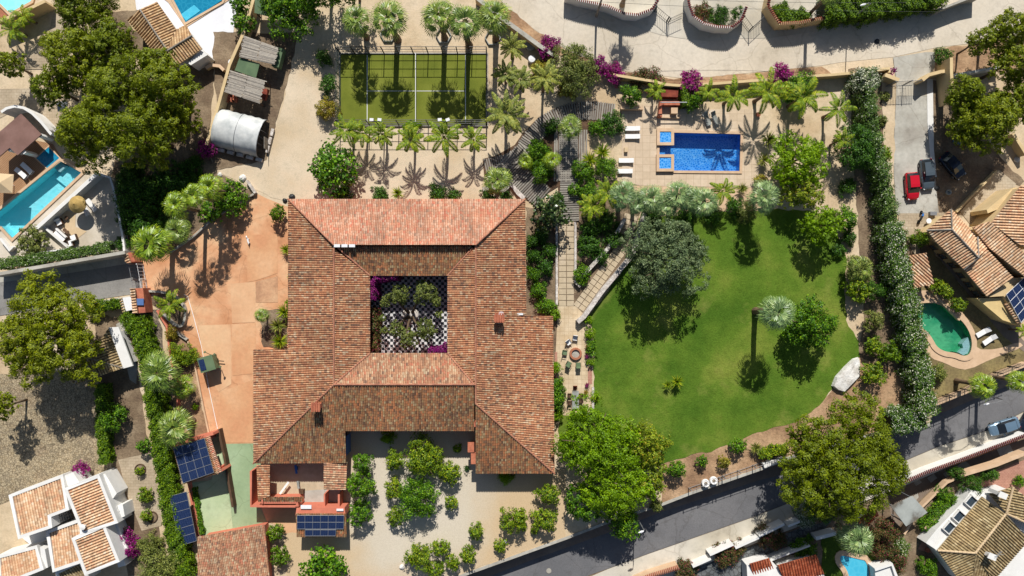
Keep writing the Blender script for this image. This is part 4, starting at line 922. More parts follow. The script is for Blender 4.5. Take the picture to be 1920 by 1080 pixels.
solar_array([(318, 931, 2.4), (350, 922, 2.4), (369, 1014, 2.0), (337, 1024, 2.0)], 1, 6, 'free standing column of six blue solar collectors beside the long hedge', cell='solar_blue' if 'solar_blue' in MATS else 'solar_cell')
# outbuilding at the lower edge
ob = empty('outbuilding', P(440, 1050), 'long low outbuilding with one pinkish mottled tiled roof below the green floor', 'outbuilding')
tile_roof([(370, 1007, 3.4), (496, 984, 3.4), (508, 1110, 2.6), (372, 1120, 2.6)], MT['tile_pink'], ob)
k = MB(); k.prism(PL([(376, 1012, 2.9), (490, 991, 2.9), (502, 1105, 2.2), (378, 1112, 2.2)]), 0); k.build('wall', MT['coral_wall'], ob)

# white village house bottom left --------------------------------------
def volume(parent, poly, roofmat, wallmat, t=.42, z0=0., up=.16):
    pts = PL(poly); m = MB(); ring(m, inset(pts, -t), inset(pts, -.02), z0, up); m.build('wall', wallmat, parent)
    if roofmat: tile_roof(poly, roofmat, parent)
wh = empty('white_house', P(110, 990), 'white walled house with six separate tiled roofs and a purple creeper', 'house')
W_ = MT['white_wall']; TB = MT['tile_beige']
volume(wh, [(25, 931, 3.2), (115, 897, 3.2), (123.5, 952, 4.0), (90, 965, 4.0), (92, 985, 4.3), (39, 1003, 4.3)], TB, W_)
volume(wh, [(128.5, 918.5, 4.2), (183.5, 896.5, 3.6), (215, 976, 3.6), (159, 995, 4.2)], TB, W_)
volume(wh, [(142.5, 1012, 4.4), (194, 990, 3.8), (218, 1049, 3.8), (163.5, 1071, 4.4)], TB, W_)
volume(wh, [(104, 1065, 4.0), (149, 1050, 4.0), (136, 1012, 3.3), (151, 1001, 3.2), (149, 979, 3.1), (94, 999, 3.1)], TB, W_)
volume(wh, [(2, 1046, 3.0), (67, 1029, 3.0), (75.5, 1064, 3.6), (5, 1092, 3.6)], TB, W_)
volume(wh, [(111, 1075, 3.2), (150, 1057, 3.2), (162, 1082, 2.6), (118, 1100, 2.6)], MT['tile_old'], W_)
k = MB()
k.prism(PL([(116, 894, 3.0), (137, 885, 3.0), (150, 906, 3.0), (127, 916, 3.0)]), 0); k.prism(PL([(186, 893, 2.9), (197, 888, 2.9), (219, 925, 2.9), (205, 944, 2.9)]), 0)
k.prism(PL([(119, 916, 3.2), (127, 916, 3.2), (140, 952, 3.2), (126, 952, 3.2)]), 0); k.prism(PL([(42, 1009, .6), (90, 992, .6), (95, 1050, .6), (60, 1024, .6)]), 0)
k.prism(PL([(75, 1026, 3.2), (84, 1030, 3.2), (90, 1064, 3.2), (80, 1068, 3.2)]), 0)
k.prism(PL([(212, 950, 2.6), (230, 946, 2.6), (234, 968, 2.6), (218, 974, 2.6)]), 0); k.prism(PL([(200, 990, 2.4), (212, 996, 2.4), (236, 1060, 2.4), (222, 1064, 2.4)]), 0)
k.wall(PL([(230, 972), (250, 1022)], 0), .5, 0, 1.9)
each(k, 'white_wall_block', W_, wh)
k = MB()
for (x, y) in ((214, 952), (217, 959), (205, 1003), (209, 1011)):
    k.box(P(x, y, 2.7), (.9, .3, .35), .4)
each(k, 'beam_end', W_, wh)
k = MB(); a, b, c, d = PL([(110, 964, 2.6), (136, 953, 2.6), (142, 978, 2.6), (116, 988, 2.6)])
for i in range(7): k.tube([a.lerp(b, i/6), d.lerp(c, i/6)], .03, 5)
for i in range(5): k.tube([a.lerp(d, i/4), b.lerp(c, i/4)], .03, 5)
k.build('window_grille', MT['dark_metal'], wh)
k = MB(); p = P(157, 987, 4.6); k.lathe((p.x, p.y, 4.0), [(.12, 0), (.12, .7), (.35, .75), (.38, .9), (.05, .95)], 14); k.build('chimney', W_, wh)
# shaded shed beside the big round pine
sh = empty('garden_house', P(190, 660), 'small garden house with dark grooved roof and a broad white roof strip under the pine', 'garden house')
tile_roof([(167, 672, 3.6), (203, 616, 3.0), (231, 690, 3.0)], MT['tile_old'], sh)
tile_roof([(138, 722, 2.9), (167, 670, 3.6), (231, 690, 3.0)], MT['tile_old'], sh)
tile_roof([(130, 708, 2.9), (150, 660, 3.2), (167, 671, 3.6), (139, 722, 2.9)], MT['tile_old'], sh)
k = MB(); k.prism(PL([(203, 614, 3.0), (222, 613, 3.0), (249, 686, 3.0), (231, 691, 3.0)]), 2.75); k.build('flat_roof', MT['white_wall'], sh)
k = MB(); k.prism(inset(PL([(138, 718, 2.7), (150, 665, 2.7), (205, 618, 2.7), (221, 616, 2.7), (247, 684, 2.7)]), .4), 0); k.build('wall', MT['white_wall'], sh)
ridge(sh, [((231, 690, 3.0), (167, 671, 3.62)), ((139, 722, 2.9), (167, 671, 3.62))], MT['old_wood'], .1)
# top left roof by the white deck
tl = empty('pool_house', P(310, 70), 'pool house with two ridged beige tiled roofs beside the white deck', 'pool house')
tile_roof([(238, 37.5, 3.1), (262.5, 18, 3.9), (312.5, 93, 3.9), (294, 105, 3.2)], MT['tile_tan'], tl)
tile_roof([(262.5, 18, 3.9), (294, 3, 3.1), (330.5, 55.5, 3.1), (312.5, 93, 3.9)], MT['tile_tan'], tl)
tile_roof([(348.6, 46, 3.2), (359.5, 66.5, 3.6), (313, 93, 3.9), (330.5, 55.5, 3.3)], MT['tile_tan'], tl)
tile_roof([(297, 105.6, 3.8), (359.7, 66.7, 3.8), (379, 91.7, 3.0), (318, 132, 3.0)], MT['tile_tan'], tl)
ridge(tl, [((262.5, 18, 3.95), (312.5, 93, 3.95)), ((297, 105.6, 3.85), (359.7, 66.7, 3.85))], MT['tile_tan'] if False else MT['old_wood'], .11)
k = MB(); k.prism(inset(PL([(242, 38, 2.9), (294, 6, 2.9), (330, 52, 2.9), (349, 48, 2.9), (378, 90, 2.9), (320, 128, 2.9)]), .3), 0); k.prism(PL([(379, 92, 2.6), (389, 103, 2.6), (358, 122, 2.6), (351, 118, 2.6)]), 0); each(k, 'wall', MT['white_wall'], tl)

# east house -------------------------------------------------------------
eh = empty('east_house', P(1850, 480), 'cream house with stepped beige tiled roofs and a balcony with solar panels', 'house'); TT = MT['tile_beige']; BW = MT['beige_wall']
for p in ([(1783.3, 391.4, 4.9), (1784.7, 430.3, 4.9), (1737.5, 431.7, 3.7)], [(1737.5, 431.7, 3.7), (1784.7, 430.3, 4.9), (1834.7, 483, 4.9), (1805.6, 504, 3.7), (1752.8, 451, 3.7)],
          [(1783.3, 391.4, 4.0), (1833, 444, 4.0), (1834.7, 483, 4.9), (1784.7, 430.3, 4.9)], [(1833, 444, 4.2), (1852.8, 462, 4.0), (1834.7, 483, 4.9)],
          [(1808, 506.7, 3.3), (1851, 467.8, 4.3), (1900, 520.6, 4.3), (1851, 556.7, 3.3)], [(1823.6, 426, 4.6), (1855, 415, 5.2), (1935, 487, 5.2), (1935, 530, 4.6), (1912.5, 512, 4.4), (1854, 465, 4.3)],
          [(1912.5, 348, 5.3), (1940, 345, 5.8), (1940, 470, 5.8), (1908, 458, 5.3), (1859.7, 417.8, 5.3)]): tile_roof(p, MT['tile_beige'], eh)
ridge(eh, [((1783.3, 391.4, 4.9), (1784.7, 430.3, 4.95)), ((1784.7, 430.3, 4.95), (1834.7, 483, 4.95)), ((1833, 444, 4.2), (1834.7, 483, 4.95)), ((1834.7, 483, 4.9), (1808, 505, 3.7)), ((1737.5, 431.7, 3.75), (1784.7, 430.3, 4.95))], MT['old_wood'], .1)
k = MB()
k.prism(inset(PL([(1738, 433, 3.5), (1783, 395, 3.5), (1853, 464, 3.5), (1806, 502, 3.5), (1752, 450, 3.5)]), .35), 0)
k.prism(inset(PL([(1806, 502, 3.1), (1852, 466, 3.1), (1902, 521, 3.1), (1851, 557, 3.1)]), .25), 0)
k.prism(inset(PL([(1826, 428, 4.2), (1856, 417, 4.2), (1940, 487, 4.2), (1940, 525, 4.2), (1912, 510, 4.2)]), .2), 0)
k.prism(inset(PL([(1860, 417, 5.1), (1912, 349, 5.1), (1945, 349, 5.1), (1945, 470, 5.1), (1908, 457, 5.1)]), .2), 0)
k.prism(PL([(1850, 393, 3.6), (1876, 372, 3.6), (1900, 352, 3.6), (1908, 352, 3.6), (1874, 391, 3.6), (1852, 400, 3.6)]), 0)
k.wall(PL([(1855, 466), (1913, 516)], 0), .35, 0, 4.7)
each(k, 'wall', BW, eh)
k = MB(); k.prism(PL([(1853, 557, 3.0), (1900, 521, 3.0), (1940, 522, 3.0), (1940, 610, 3.0), (1914, 610, 3.0), (1882, 555, 3.0)]), 0); k.build('balcony', BW, eh)
k = MB(); k.prism(PL([(1831, 559, 2.4), (1884, 558, 2.4), (1914, 611, 2.4), (1880, 600, 2.4)]), 0); k.build('lower_wall', MT['yellow_wall'], eh)
tile_roof([(1883, 570, 2.9), (1888, 568, 3.15), (1915, 607, 3.15), (1909, 609, 2.9)], MT['tile_beige'], eh)
for a, b in (((1752, 455), (1806, 506)), ((1806, 508), (1850, 560))):
    a = P(*a, 3.5); b = P(*b, 3.5); a.z = b.z = 0; q = (b-a).normalized(); windows(eh, a, b, 3, 1.5, .9, 1.1, MT['brown_wood'], MT['window_glass'], nrm=Vector((-abs(q.y), -abs(q.x), 0)).normalized(), out=-.1)
solar_array([(1887, 552, 3.35), (1921, 520, 3.7), (1953, 560, 3.7), (1915, 605, 3.35)], 3, 4, 'twelve solar panels with pale frames on the cream balcony of the east house', base=3.0, frame='white_metal')
gh = empty('garden_pavilion', P(1727, 508), 'small square beige tiled pavilion roof beside the flowering hedge', 'pavilion')
tile_roof([(1704, 479, 2.9), (1736.5, 474, 2.7), (1751, 532, 2.3), (1713, 541, 2.5)], MT['tile_beige'], gh)
k = MB()
for x, y in ((1710, 484), (1733, 479), (1746, 527), (1717, 535)):
    p = P(x, y, 2.5); k.box((p.x, p.y, 1.15), (.2, .2, 2.3))
each(k, 'post', MT['brown_wood'], gh)

# south east house --------------------------------------------------------
se = empty('south_east_house', P(1850, 1010, LOW), 'large villa with olive brown grooved roofs and white chimneys in the lower corner', 'house')
z = 0.6
for p in ([(1758, 1032, .3), (1841.6, 931, .3), (1885.4, 964, 2.0), (1828.4, 1037, 2.0)], [(1758, 1033, .3), (1828.4, 1037, 2.0), (1822, 1090, .6), (1800, 1090, .0)], [(1828.4, 1037, 2.0), (1885.4, 965, 2.0), (1930, 1012, .9), (1862, 1090, .9)],
          [(1828.4, 1038, 2.0), (1862, 1090, .6), (1822, 1090, .6)], [(1855, 927, .8), (1899.7, 913, 2.2), (1887, 962, 2.0)], [(1899.7, 913, 2.2), (1940, 945, .9), (1940, 990, .9), (1887, 963, 2.0)]): tile_roof(p, MT['tile_old'], se)
ridge(se, [((1758, 1032, .35), (1828.4, 1037, 2.05)), ((1828.4, 1037, 2.05), (1885.4, 964, 2.05)), ((1887, 963, 2.05), (1935, 985, 1.5)), ((1899.7, 913, 2.25), (1887, 962, 2.05))], MT['canvas'], .15)
k = MB(); k.prism(PL([(1757, 1033, .1), (1842, 932, .1), (1856, 926, .1), (1890, 918, .1), (1935, 950, .1), (1935, 1090, .1), (1800, 1090, .0)]), LOW)
k.build('wall', MT['white_wall'], se)
k = MB(); k.prism(PL([(1736, 1018, -.3), (1757, 1032, -.3), (1841, 931, -.3), (1854, 926, -.3), (1822, 919, -.3), (1808, 938, -.3), (1797, 950, -.3), (1755, 994, -.3)]), LOW); k.build('terrace', MT['white_wall'], se)
for x, y in ((1781, 990), (1799, 969), (1822, 941)):
    p = P(x, y, 0); f = MB(); q = .9
    for dx, dy, sx, sy in ((q, 0, .15, 2*q), (-q, 0, .15, 2*q), (0, q*.7, 2*q, .15), (0, -q*.7, 2*q, .15)): f.box(Vector((p.x, p.y, -.1))+Matrix.Rotation(.85, 3, 'Z') @ Vector((dx*.8, dy, 0)), (sx*.8, sy*.8, .35), .85)
    g = f.build('skylight', MT['white_wall'], se); f = MB(); f.box((p.x, p.y, -.2), (1.3, 1.0, .08), .85); f.build('pane', MT['window_glass'], g)
for x, y, r_ in ((1881, 929, 1.), (1861, 1044, 1.)):
    p = P(x, y, 2.9); f = MB(); f.box((p.x, p.y, 1.6), (.7, .5, 2.4), -.4); ch = f.build('chimney', MT['white_wall'], se); f = MB(); f.box((p.x, p.y, 2.85), (1.15, .8, .14), -.4); f.build('chimney_cap', MT['white_wall'], ch)
k = MB(); p = P(1868, 1036, 2.6); k.tube([(p.x, p.y, 1.6), (p.x, p.y, 3.4)], .025, 5)
for i in range(5): k.tube([(p.x-.5+.1*i, p.y-.3, 3.3-i*.02), (p.x+.1*i, p.y+.4, 3.3-i*.02)], .015, 4)
k.tube([(p.x-.5, p.y, 3.3), (p.x+.6, p.y, 3.3)], .02, 4); k.build('aerial', MT['grey_metal'], se)
for x, y, r_ in ((1847, 940, .7), (1812, 958, .4)): pass

# dark red roofed houses at the bottom
bh = empty('red_roof_house', P(1480, 1065, LOW), 'white house with two dark red ribbed roofs in shade at the bottom edge', 'house')
tile_roof([(1405, 1057.5, .2), (1442.5, 1046.7, .2), (1450, 1066, -.3), (1413, 1078, -.3)], MT['tile_brick'], bh)
tile_roof([(1458, 1060, .4), (1530, 1040, .4), (1545, 1076, -.3), (1475, 1096, -.3)], MT['tile_brick'], bh)
k = MB(); k.prism(PL([(1400, 1060, -.2), (1443, 1048, -.2), (1456, 1061, -.2), (1472, 1092, -.2), (1402, 1095, -.2)]), LOW); k.prism(PL([(1460, 1062, -.4), (1529, 1043, -.4), (1548, 1085, -.4), (1475, 1092, -.4)]), LOW); k.wall(PL([(1396, 1090, LOW), (1403, 1056, LOW), (1440, 1040, LOW), (1508, 1014, LOW)]), .2, LOW, 2.0); each(k, 'wall', MT['white_wall'], bh)
hp = empty('hip_roof_shelter', P(1625, 975, LOW), 'small orange red hipped roof showing between the big pine and a shrub', 'shelter')
tile_roof([(1606, 976, .0), (1628, 962, 1.0), (1640, 972, .9), (1622, 993, .0)], MT['tile_brick'], hp); tile_roof([(1628, 962, 1.0), (1640, 948, .1), (1647, 966, .1), (1640, 972, .9)], MT['tile_brick'], hp)
k = MB(); k.prism(inset(PL([(1608, 976, -.2), (1630, 955, -.2), (1645, 966, -.2), (1622, 991, -.2)]), .3), LOW); k.build('wall', MT['white_wall'], hp)
gb = empty('flat_canopy', P(1705, 958, LOW), 'flat square pale grey canopy roof with a dark water stain', 'canopy')
k = MB(); k.prism(PL([(1670.5, 949.6, .3), (1711, 930, .3), (1739, 961, .3), (1699, 987, .3)]), .16); k.build('roof', MT['grey_board'], gb)
k = MB()
for x, y in ((1675, 950), (1710, 934), (1733, 960), (1700, 982)):
    p = P(x, y, .2); k.box((p.x, p.y, (LOW-1.9+.16)/2), (.15, .15, .16-LOW+1.9))
each(k, 'post', MT['grey_metal'], gb)
k = MB(); k.prism(PL([(1640, 1069, -.8), (1671, 1060, -.8), (1683, 1085, -.8), (1643, 1095, -.8)]), LOW); k.wall(PL([(1640, 1068, -.5), (1672, 1058, -.5), (1682, 1085, -.5)]), .4, LOW, 2.2)
o = k.build('white_pavilion', MT['white_wall'], base=P(1660, 1075, LOW)); tag(o, 'white flat roofed pavilion at the bottom edge right of the small blue pool', 'pavilion')

# ------------------------------------------------------------------ walls, fences, gates
def wall_thing(pts, t, h, mat, label, z0=0., name='garden_wall', cap=None, zt=None):
    W3 = PL(pts, z0+h if zt is None else zt); base = Vector((W3[0].x, W3[0].y, z0))
    k = MB(); k.wall([Vector((p.x, p.y, 0)) for p in W3], t, z0, h)
    if not cap: return tag(k.build(name, MATS[mat], base=base), label, 'wall')
    o = empty(name, base, label, 'wall'); k.build('wall', MATS[mat], o); k = MB()
    if cap in ('tile', 'tile_dark'):
        for a, b in zip(W3[:-1], W3[1:]):
            d = (b-a); n_ = max(1, int(d.length/.26)); q = Vector((-d.y, d.x, 0)).normalized()*(t/2+(.12 if cap == 'tile' else .03))
            for i in range(n_):
                c = a.lerp(b, (i+.5)/n_); c = Vector((c.x, c.y, z0+h+.1)); k.tube([c-q-Vector((0, 0, .06)), c+Vector((0, 0, .02)), c+q-Vector((0, 0, .06))], [.08, .08, .08], 6)
        k.build('coping_tiles', MATS['terracotta' if cap == 'tile' else 'dark_timber_red'], o)
    else:
        k.wall([Vector((p.x, p.y, 0)) for p in W3], t+.12, z0+h, .08); k.build('coping', MATS[cap], o)
    return o
wall_thing([(893, -5), (945, 37), (985, 66), (1012, 86), (1040, 104)], .45, 1.9, 'beige_wall', 'long pale rendered boundary wall between the palms and the upper street', cap='concrete')
wall_thing([(1150, 140), (1230, 153), (1245, 158), (1272, 160), (1334, 157), (1400, 152), (1432, 150), (1480, 145), (1560, 140), (1605, 136)], .35, 1.7, 'beige_wall', 'beige boundary wall above the pool garden along the upper street')
wall_thing([(1605, 136), (1640, 132), (1668, 128), (1668, 136)], .35, 1.8, 'beige_wall', 'short beige wall left of the driveway gate by the hedge top')
wall_thing([(1060, -8), (1085, 0), (1140, 12), (1172, 26), (1195, 28), (1222, 18), (1234, 0), (1236, -20)], .3, 2.0, 'white_wall', 'curved white wall with dark tile edge at the top left of the three gateways', cap='tile_dark')
wall_thing([(1290, -8), (1292, 8), (1300, 30), (1320, 44), (1345, 50), (1372, 51), (1390, 38), (1400, 12)], .3, 2.2, 'white_wall', 'u shaped white wall with dark tile edge between the two street gates', cap='tile_dark')
wall_thing([(1445, -12), (1440, 10), (1452, 30), (1462, 44), (1500, 42), (1530, 36), (1545, 34)], .35, 2.2, 'beige_wall', 'cream angled wall with tiled edge right of the second street gate', cap='tile_dark')
wall_thing([(1760, 18), (1812, -2), (1840, -8)], .3, 2.0, 'concrete', 'grey street wall at the top right beyond the tall hedge')
wall_thing([(1660, 140), (1686, 150)], .5, 1.9, 'beige_wall', 'left gate pier wall of the east driveway')
wall_thing([(1730, 150), (1742, 140), (1765, 134), (1785, 132)], .45, 2.1, 'beige_wall', 'beige wall running right from the east driveway gate')
wall_thing([(1784, 108), (1784, 135), (1788, 190)], .4, 3.2, 'beige_wall', 'tall beige fin wall beside the conifer at the east drive')
wall_thing([(1788, 141), (1860, 128), (1880, 125)], .35, 1.4, 'white_wall', 'low white wall running right under the pine branches')
wall_thing([(476, -5), (457, 60), (430, 122), (404, 215), (386, 272)], .4, 2.2, 'beige_wall', 'long slanting beige wall between the white deck and the slatted sheds')
wall_thing([(386, 128), (397, 122), (412, 124), (420, 132)], .3, .8, 'beige_wall', 'short kerb wall at the lower tip of the white deck', cap='coping')
wall_thing([(300, -12), (318, 2), (348, 48), (420, 2), (440, -12)], .5, .12, 'coping', 'beige coping around the deep blue pool by the white deck', name='pool_coping')
wall_thing([(-5, 41), (42, 22), (84, 2)], .4, 2.4, 'beige_wall', 'plain beige wall below the terracotta terrace in the top left corner')
wall_thing([(2, 210), (12, 203), (27, 199), (44, 202), (60, 212), (78, 230), (96, 252)], .35, 2.7, 'white_wall', 'curving white wall wrapped round the brown roofed terrace')
wall_thing([(68, 428), (182, 325)], .5, 1.6, 'white_wall', 'straight white wall along the long turquoise pool')
wall_thing([(182, 325), (206, 333), (212, 352), (222, 400), (229, 440), (233, 473)], .3, 1.2, 'white_wall', 'white boundary wall between the villa terrace and the shaded garden')
wall_thing([(-20, 516), (0, 513), (234, 473)], .45, 2.9, 'concrete', 'grey retaining wall below the flowering hedge beside the lane')
wall_thing([(78, 422), (128, 466), (60, 476)], .3, 1.0, 'white_wall', 'v shaped white planter wall beside the round olive bush')
wall_thing([(0, 447), (18, 470), (24, 462)], .3, .8, 'white_wall', 'short white kerb wall left of the round olive bush')
wall_thing([(153, 573), (244, 556)], .3, 1.2, 'pavement_pale', 'low pale wall along the lower side of the lane')
wall_thing([(318, 473), (361, 444), (402, 407), (440, 384), (478, 362)], .25, .5, 'concrete', 'low curved kerb wall round the shaded palm garden')
wall_thing([(478, 362), (470, 350), (462, 338)], .3, .7, 'white_stone', 'short stub wall at the corner of the driveway')
wall_thing(smooth_pts([(268, 545), (312, 548), (330, 556), (344, 572), (348, 590), (342, 612), (330, 612), (305, 590)], 2), .3, .6, 'concrete', 'leaf shaped planter kerb at the drive entrance')
wall_thing([(294, 582), (312, 612), (318, 660), (330, 730), (334, 790)], .25, .8, 'coral_wall', 'low coral wall between the pebble bed and the drive bed')
wall_thing([(328, 622), (350, 637)], .3, .5, 'concrete', 'short slanted kerb stub left of the green trailer')
wall_thing([(352, 640), (367, 695), (382, 770), (391, 812)], .2, .35, 'coping', 'long thin kerb along the left edge of the orange drive')
wall_thing([(1083, 604), (1095, 594), (1130, 545), (1186, 478), (1200, 430), (1210, 400)], .6, 1.2, 'white_stone', 'curving white stone wall between the ramp and the lawn')
wall_thing([(1044, 420), (1044, 572)], .3, .7, 'white_stone', 'white stone kerb on the left of the slab path')
wall_thing([(1079, 416), (1079, 530), (1088, 538)], .3, .7, 'white_stone', 'white stone kerb on the right of the slab path')
wall_thing([(1090, 520), (1140, 466), (1172, 410)], .5, .9, 'white_stone', 'rough white stone wall between the fern bed and the ramp')
wall_thing([(905, 355), (925, 350), (945, 358), (958, 345), (972, 362), (983, 372)], .6, .5, 'white_stone', 'white boulder edging of the palm bed at the house corner')
wall_thing([(1112, 726), (1112, 772), (1098, 778)], .3, .5, 'white_stone', 'low white stone edging at the lower lawn side of the terrace')
wall_thing([(1753, 757), (1790, 742), (1818, 731), (1850, 711), (1925, 682)], .5, .9, 'coping', 'low beige road wall below the green pool garden', cap='coping')
wall_thing([(1688, 470), (1700, 490), (1716, 512)], .25, .6, 'beige_wall', 'short slanted garden wall by the parked motorcycle')
wall_thing([(1738, 530), (1760, 560), (1790, 590), (1800, 600)], .3, .5, 'coping', 'curved bed wall above the green pool')
wall_thing([(1794, 397), (1870, 320)], .25, .8, 'beige_wall', 'long slanting yard wall above the east house')
wall_thing([(1900, 250), (1925, 290)], .4, 1.5, 'beige_wall', 'cream wall corner at the right edge below the pines')
# white walls along the lower pavement (their sunlit street faces show)
for a, b, lb, c in (((1299, 1063), (1333, 1048), 'white street wall panel, first from the left along the lower pavement', None), ((1331, 1041), (1375, 1021), 'taller white street wall panel, second from the left along the lower pavement', None),
                    ((1379, 1028), (1424, 1008), 'white street wall panel with a shadow, third from the left along the lower pavement', None), ((1424, 1006), (1471, 983), 'white street wall panel behind the dark flowering shrub', None), ((1478, 987), (1500, 978), 'white street wall panel nearest the big lower pine', None)):
    wall_thing([a, b], .3, 1.9 if a[1] > 1041 or a[0] > 1376 and a[0] < 1400 or a[0] > 1475 else 2.2, 'white_wall', lb, z0=LOW, name='street_wall')
wall_thing([(1190, 1092), (1217, 1080), (1272, 1063)], .4, 2.0, 'coping', 'pinkish street wall with tiled top at the bottom edge', z0=LOW, cap='tile', name='street_wall')
wall_thing([(1683, 909), (1740, 884), (1807, 860), (1870, 836), (1925, 815)], .45, 1.9, 'white_wall', 'long white street wall with a thin row of coping tiles at lower right', z0=LOW, cap='tile_dark', name='street_wall')
wall_thing([(1800, 893), (1870, 872), (1925, 850)], .4, 1.6, 'coping', 'beige inner wall between the shaded street and the shrubs', z0=LOW)
wall_thing([(1696, 1002), (1722, 958), (1776, 905), (1800, 895)], .3, 1.0, 'coping', 'curved beige garden wall beside the grey canopy', z0=LOW)
wall_thing([(1735, 992), (1762, 962), (1776, 945)], .4, 1.1, 'coping', 'short beige planter wall in front of the white terrace', z0=LOW)
wall_thing([(1530, 1010), (1568, 1000)], .5, 1.8, 'white_wall', 'short white wall left of the blue fan palm', z0=LOW)
wall_thing([(1655, 1000), (1672, 1020), (1682, 1045)], .3, 1.2, 'coping', 'brownish garden wall right of the small pool', z0=LOW)

def rail_fence(pts, h, label, z0=0., sp=.3, name='railing', mat='dark_metal', cat='fence', rails=(.15, .95), post=2.2, zt=None):
    W3 = PL(pts, z0+h if zt is None else zt); o = empty(name, Vector((W3[0].x, W3[0].y, z0)), label, cat); k = MB(); g = MB()
    for a, b in zip(W3[:-1], W3[1:]):
        a = Vector((a.x, a.y, z0)); b = Vector((b.x, b.y, z0)); L = (b-a).length
        for r_ in rails: k.tube([a+Vector((0, 0, h*r_)), b+Vector((0, 0, h*r_))], .03, 5)
        for i in range(int(L/sp)+1):
            c = a.lerp(b, min(1, i*sp/L)); k.tube([c+Vector((0, 0, .05)), c+Vector((0, 0, h))], .02, 4)
        for i in range(int(L/post)+1):
            c = a.lerp(b, min(1, i*post/L)); g.box(c+Vector((0, 0, h/2)), (.12, .12, h+.1))
    k.build('bars', MATS[mat], o); each(g, 'post', MATS[mat], o); return o
rail_fence([(1232, 12), (1258, 34), (1284, 22)], 1.8, 'black double gate folded into a v at the first street driveway', name='gate', cat='gate')
rail_fence([(1397, 30), (1412, 50), (1434, 30)], 1.8, 'black double gate folded into a v at the second street driveway', name='gate', cat='gate')
rail_fence([(1513, 30), (1543, 26)], 1.6, 'short black picket railing on the cream street wall', z0=0.)
rail_fence([(1680, 152), (1730, 150)], 2.6, 'wide sliding bar gate across the east driveway', name='gate', cat='gate', sp=.22, mat='grey_metal', rails=(.05, .95))
rail_fence([(1755, 757), (1790, 743), (1818, 732), (1852, 712), (1925, 683)], 2.1, 'tall dark picket railing on the road wall casting comb shadows on the asphalt', sp=.24, rails=(.45, .95))
rail_fence([(1296, 920), (1360, 897), (1432, 872), (1479, 853)], 1.5, 'thin wire fence along the top of the retaining wall', sp=1.2, mat='grey_metal')
rail_fence([(240, 495), (250, 545)], 1.9, 'left rail of the sliding entrance gate between the tile capped piers', name='gate', cat='gate', sp=.5, mat='grey_metal')
rail_fence([(256, 495), (265, 545)], 1.9, 'right rail of the entrance gate nearest the orange drive', name='gate', cat='gate', sp=.5, mat='white_metal')
for (q, lb) in (([(231, 475), (246, 473), (254, 490), (237, 493)], 'upper entrance gate pier with a cap of orange tiles'), ([(245, 541), (268, 540), (273, 586), (250, 588)], 'lower entrance gate pier with red flat top and tiled left edge')):
    o = empty('gate_pier', P(q[0][0]+8, q[0][1]+8), lb, 'gate pier'); k = MB(); k.prism(PL([(x, y, 2.1) for x, y in q]), 0); k.build('pier', MT['terracotta'], o)
    tile_roof([(q[0][0]-1, q[0][1], 2.2), (q[0][0]+8, q[0][1]-.5, 2.5), (q[3][0]+8, q[3][1], 2.5), (q[3][0]-1, q[3][1], 2.2)], MT['tile_beige'], o, name='pier_tiles')
bb = empty('bin_shelter', P(238, 572), 'small white flat roofed bin shelter with ribbed edge below the entrance gate', 'bin shelter')
k = MB(); k.prism(PL([(226, 559, 1.9), (246, 556, 1.9), (252, 580, 1.9), (233, 584, 1.9)]), 1.78); k.build('roof', MT['white_metal'], bb)
k = MB(); k.prism(inset(PL([(226, 559, 1.7), (246, 556, 1.7), (252, 580, 1.7), (233, 584, 1.7)]), .15), 0); k.build('wall', MT['beige_wall'], bb)
tile_roof([(224, 560, 1.75), (229, 558, 1.95), (236, 584, 1.95), (230, 586, 1.75)], MT['tile_old'], bb)
k = MB(); k.box(P(263, 566, 2.3), (.95, .9, .12)); tag(k.build('letter_box', MT['frame_blue'], base=P(263, 566)), 'blue square panel set into the lower entrance gate pier', 'letter box')
k = MB(); k.wall(PL([(408, 806, 1.4), (420, 862, 1.4), (435, 952, 1.4)]), .3, 0, 1.2)
tag(k.build('low_wall', MT['brown_wood'], base=P(420, 870)), 'long thin dark brown screen wall across the pale and green painted floors', 'screen')
k = MB(); k.tube(PL([(345, 552, .03), (352, 556, .03), (362, 590, .03), (378, 650, .03), (392, 730, .03), (408, 804, .03)]), .05, 5); tag(k.build('hose', MT['white_cloth'], base=P(380, 650)), 'thin pale hose lying along the orange drive', 'hose')

# ------------------------------------------------------------------ pools
def rounded(x0, y0, x1, y1): return [(x0, y0), (x1, y0), (x1, y1), (x0, y1)]
m, n, b = newmat('clear_water'); tb = n.nodes.new("ShaderNodeBsdfTransparent"); tb.inputs[0].default_value = (.93, .98, 1, 1); mx = n.nodes.new("ShaderNodeMixShader"); fz = n.nodes.new("ShaderNodeFresnel"); fz.inputs[0].default_value = 1.33
gl = n.nodes.new("ShaderNodeBsdfGlossy"); gl.inputs["Roughness"].default_value = .04; bp = n.nodes.new("ShaderNodeBump"); bp.inputs["Strength"].default_value = .25; bp.inputs["Distance"].default_value = .05; n.links.new(noise(n, 2.2, 3, wpos(n)), bp.inputs["Height"]); n.links.new(bp.outputs[0], gl.inputs["Normal"]); n.links.new(bp.outputs[0], fz.inputs["Normal"])
n.links.new(fz.outputs[0], mx.inputs[0]); n.links.new(tb.outputs[0], mx.inputs[1]); n.links.new(gl.outputs[0], mx.inputs[2]); n.links.new(mx.outputs[0], n.nodes["Material Output"].inputs[0]); MATS['clear_water'] = m
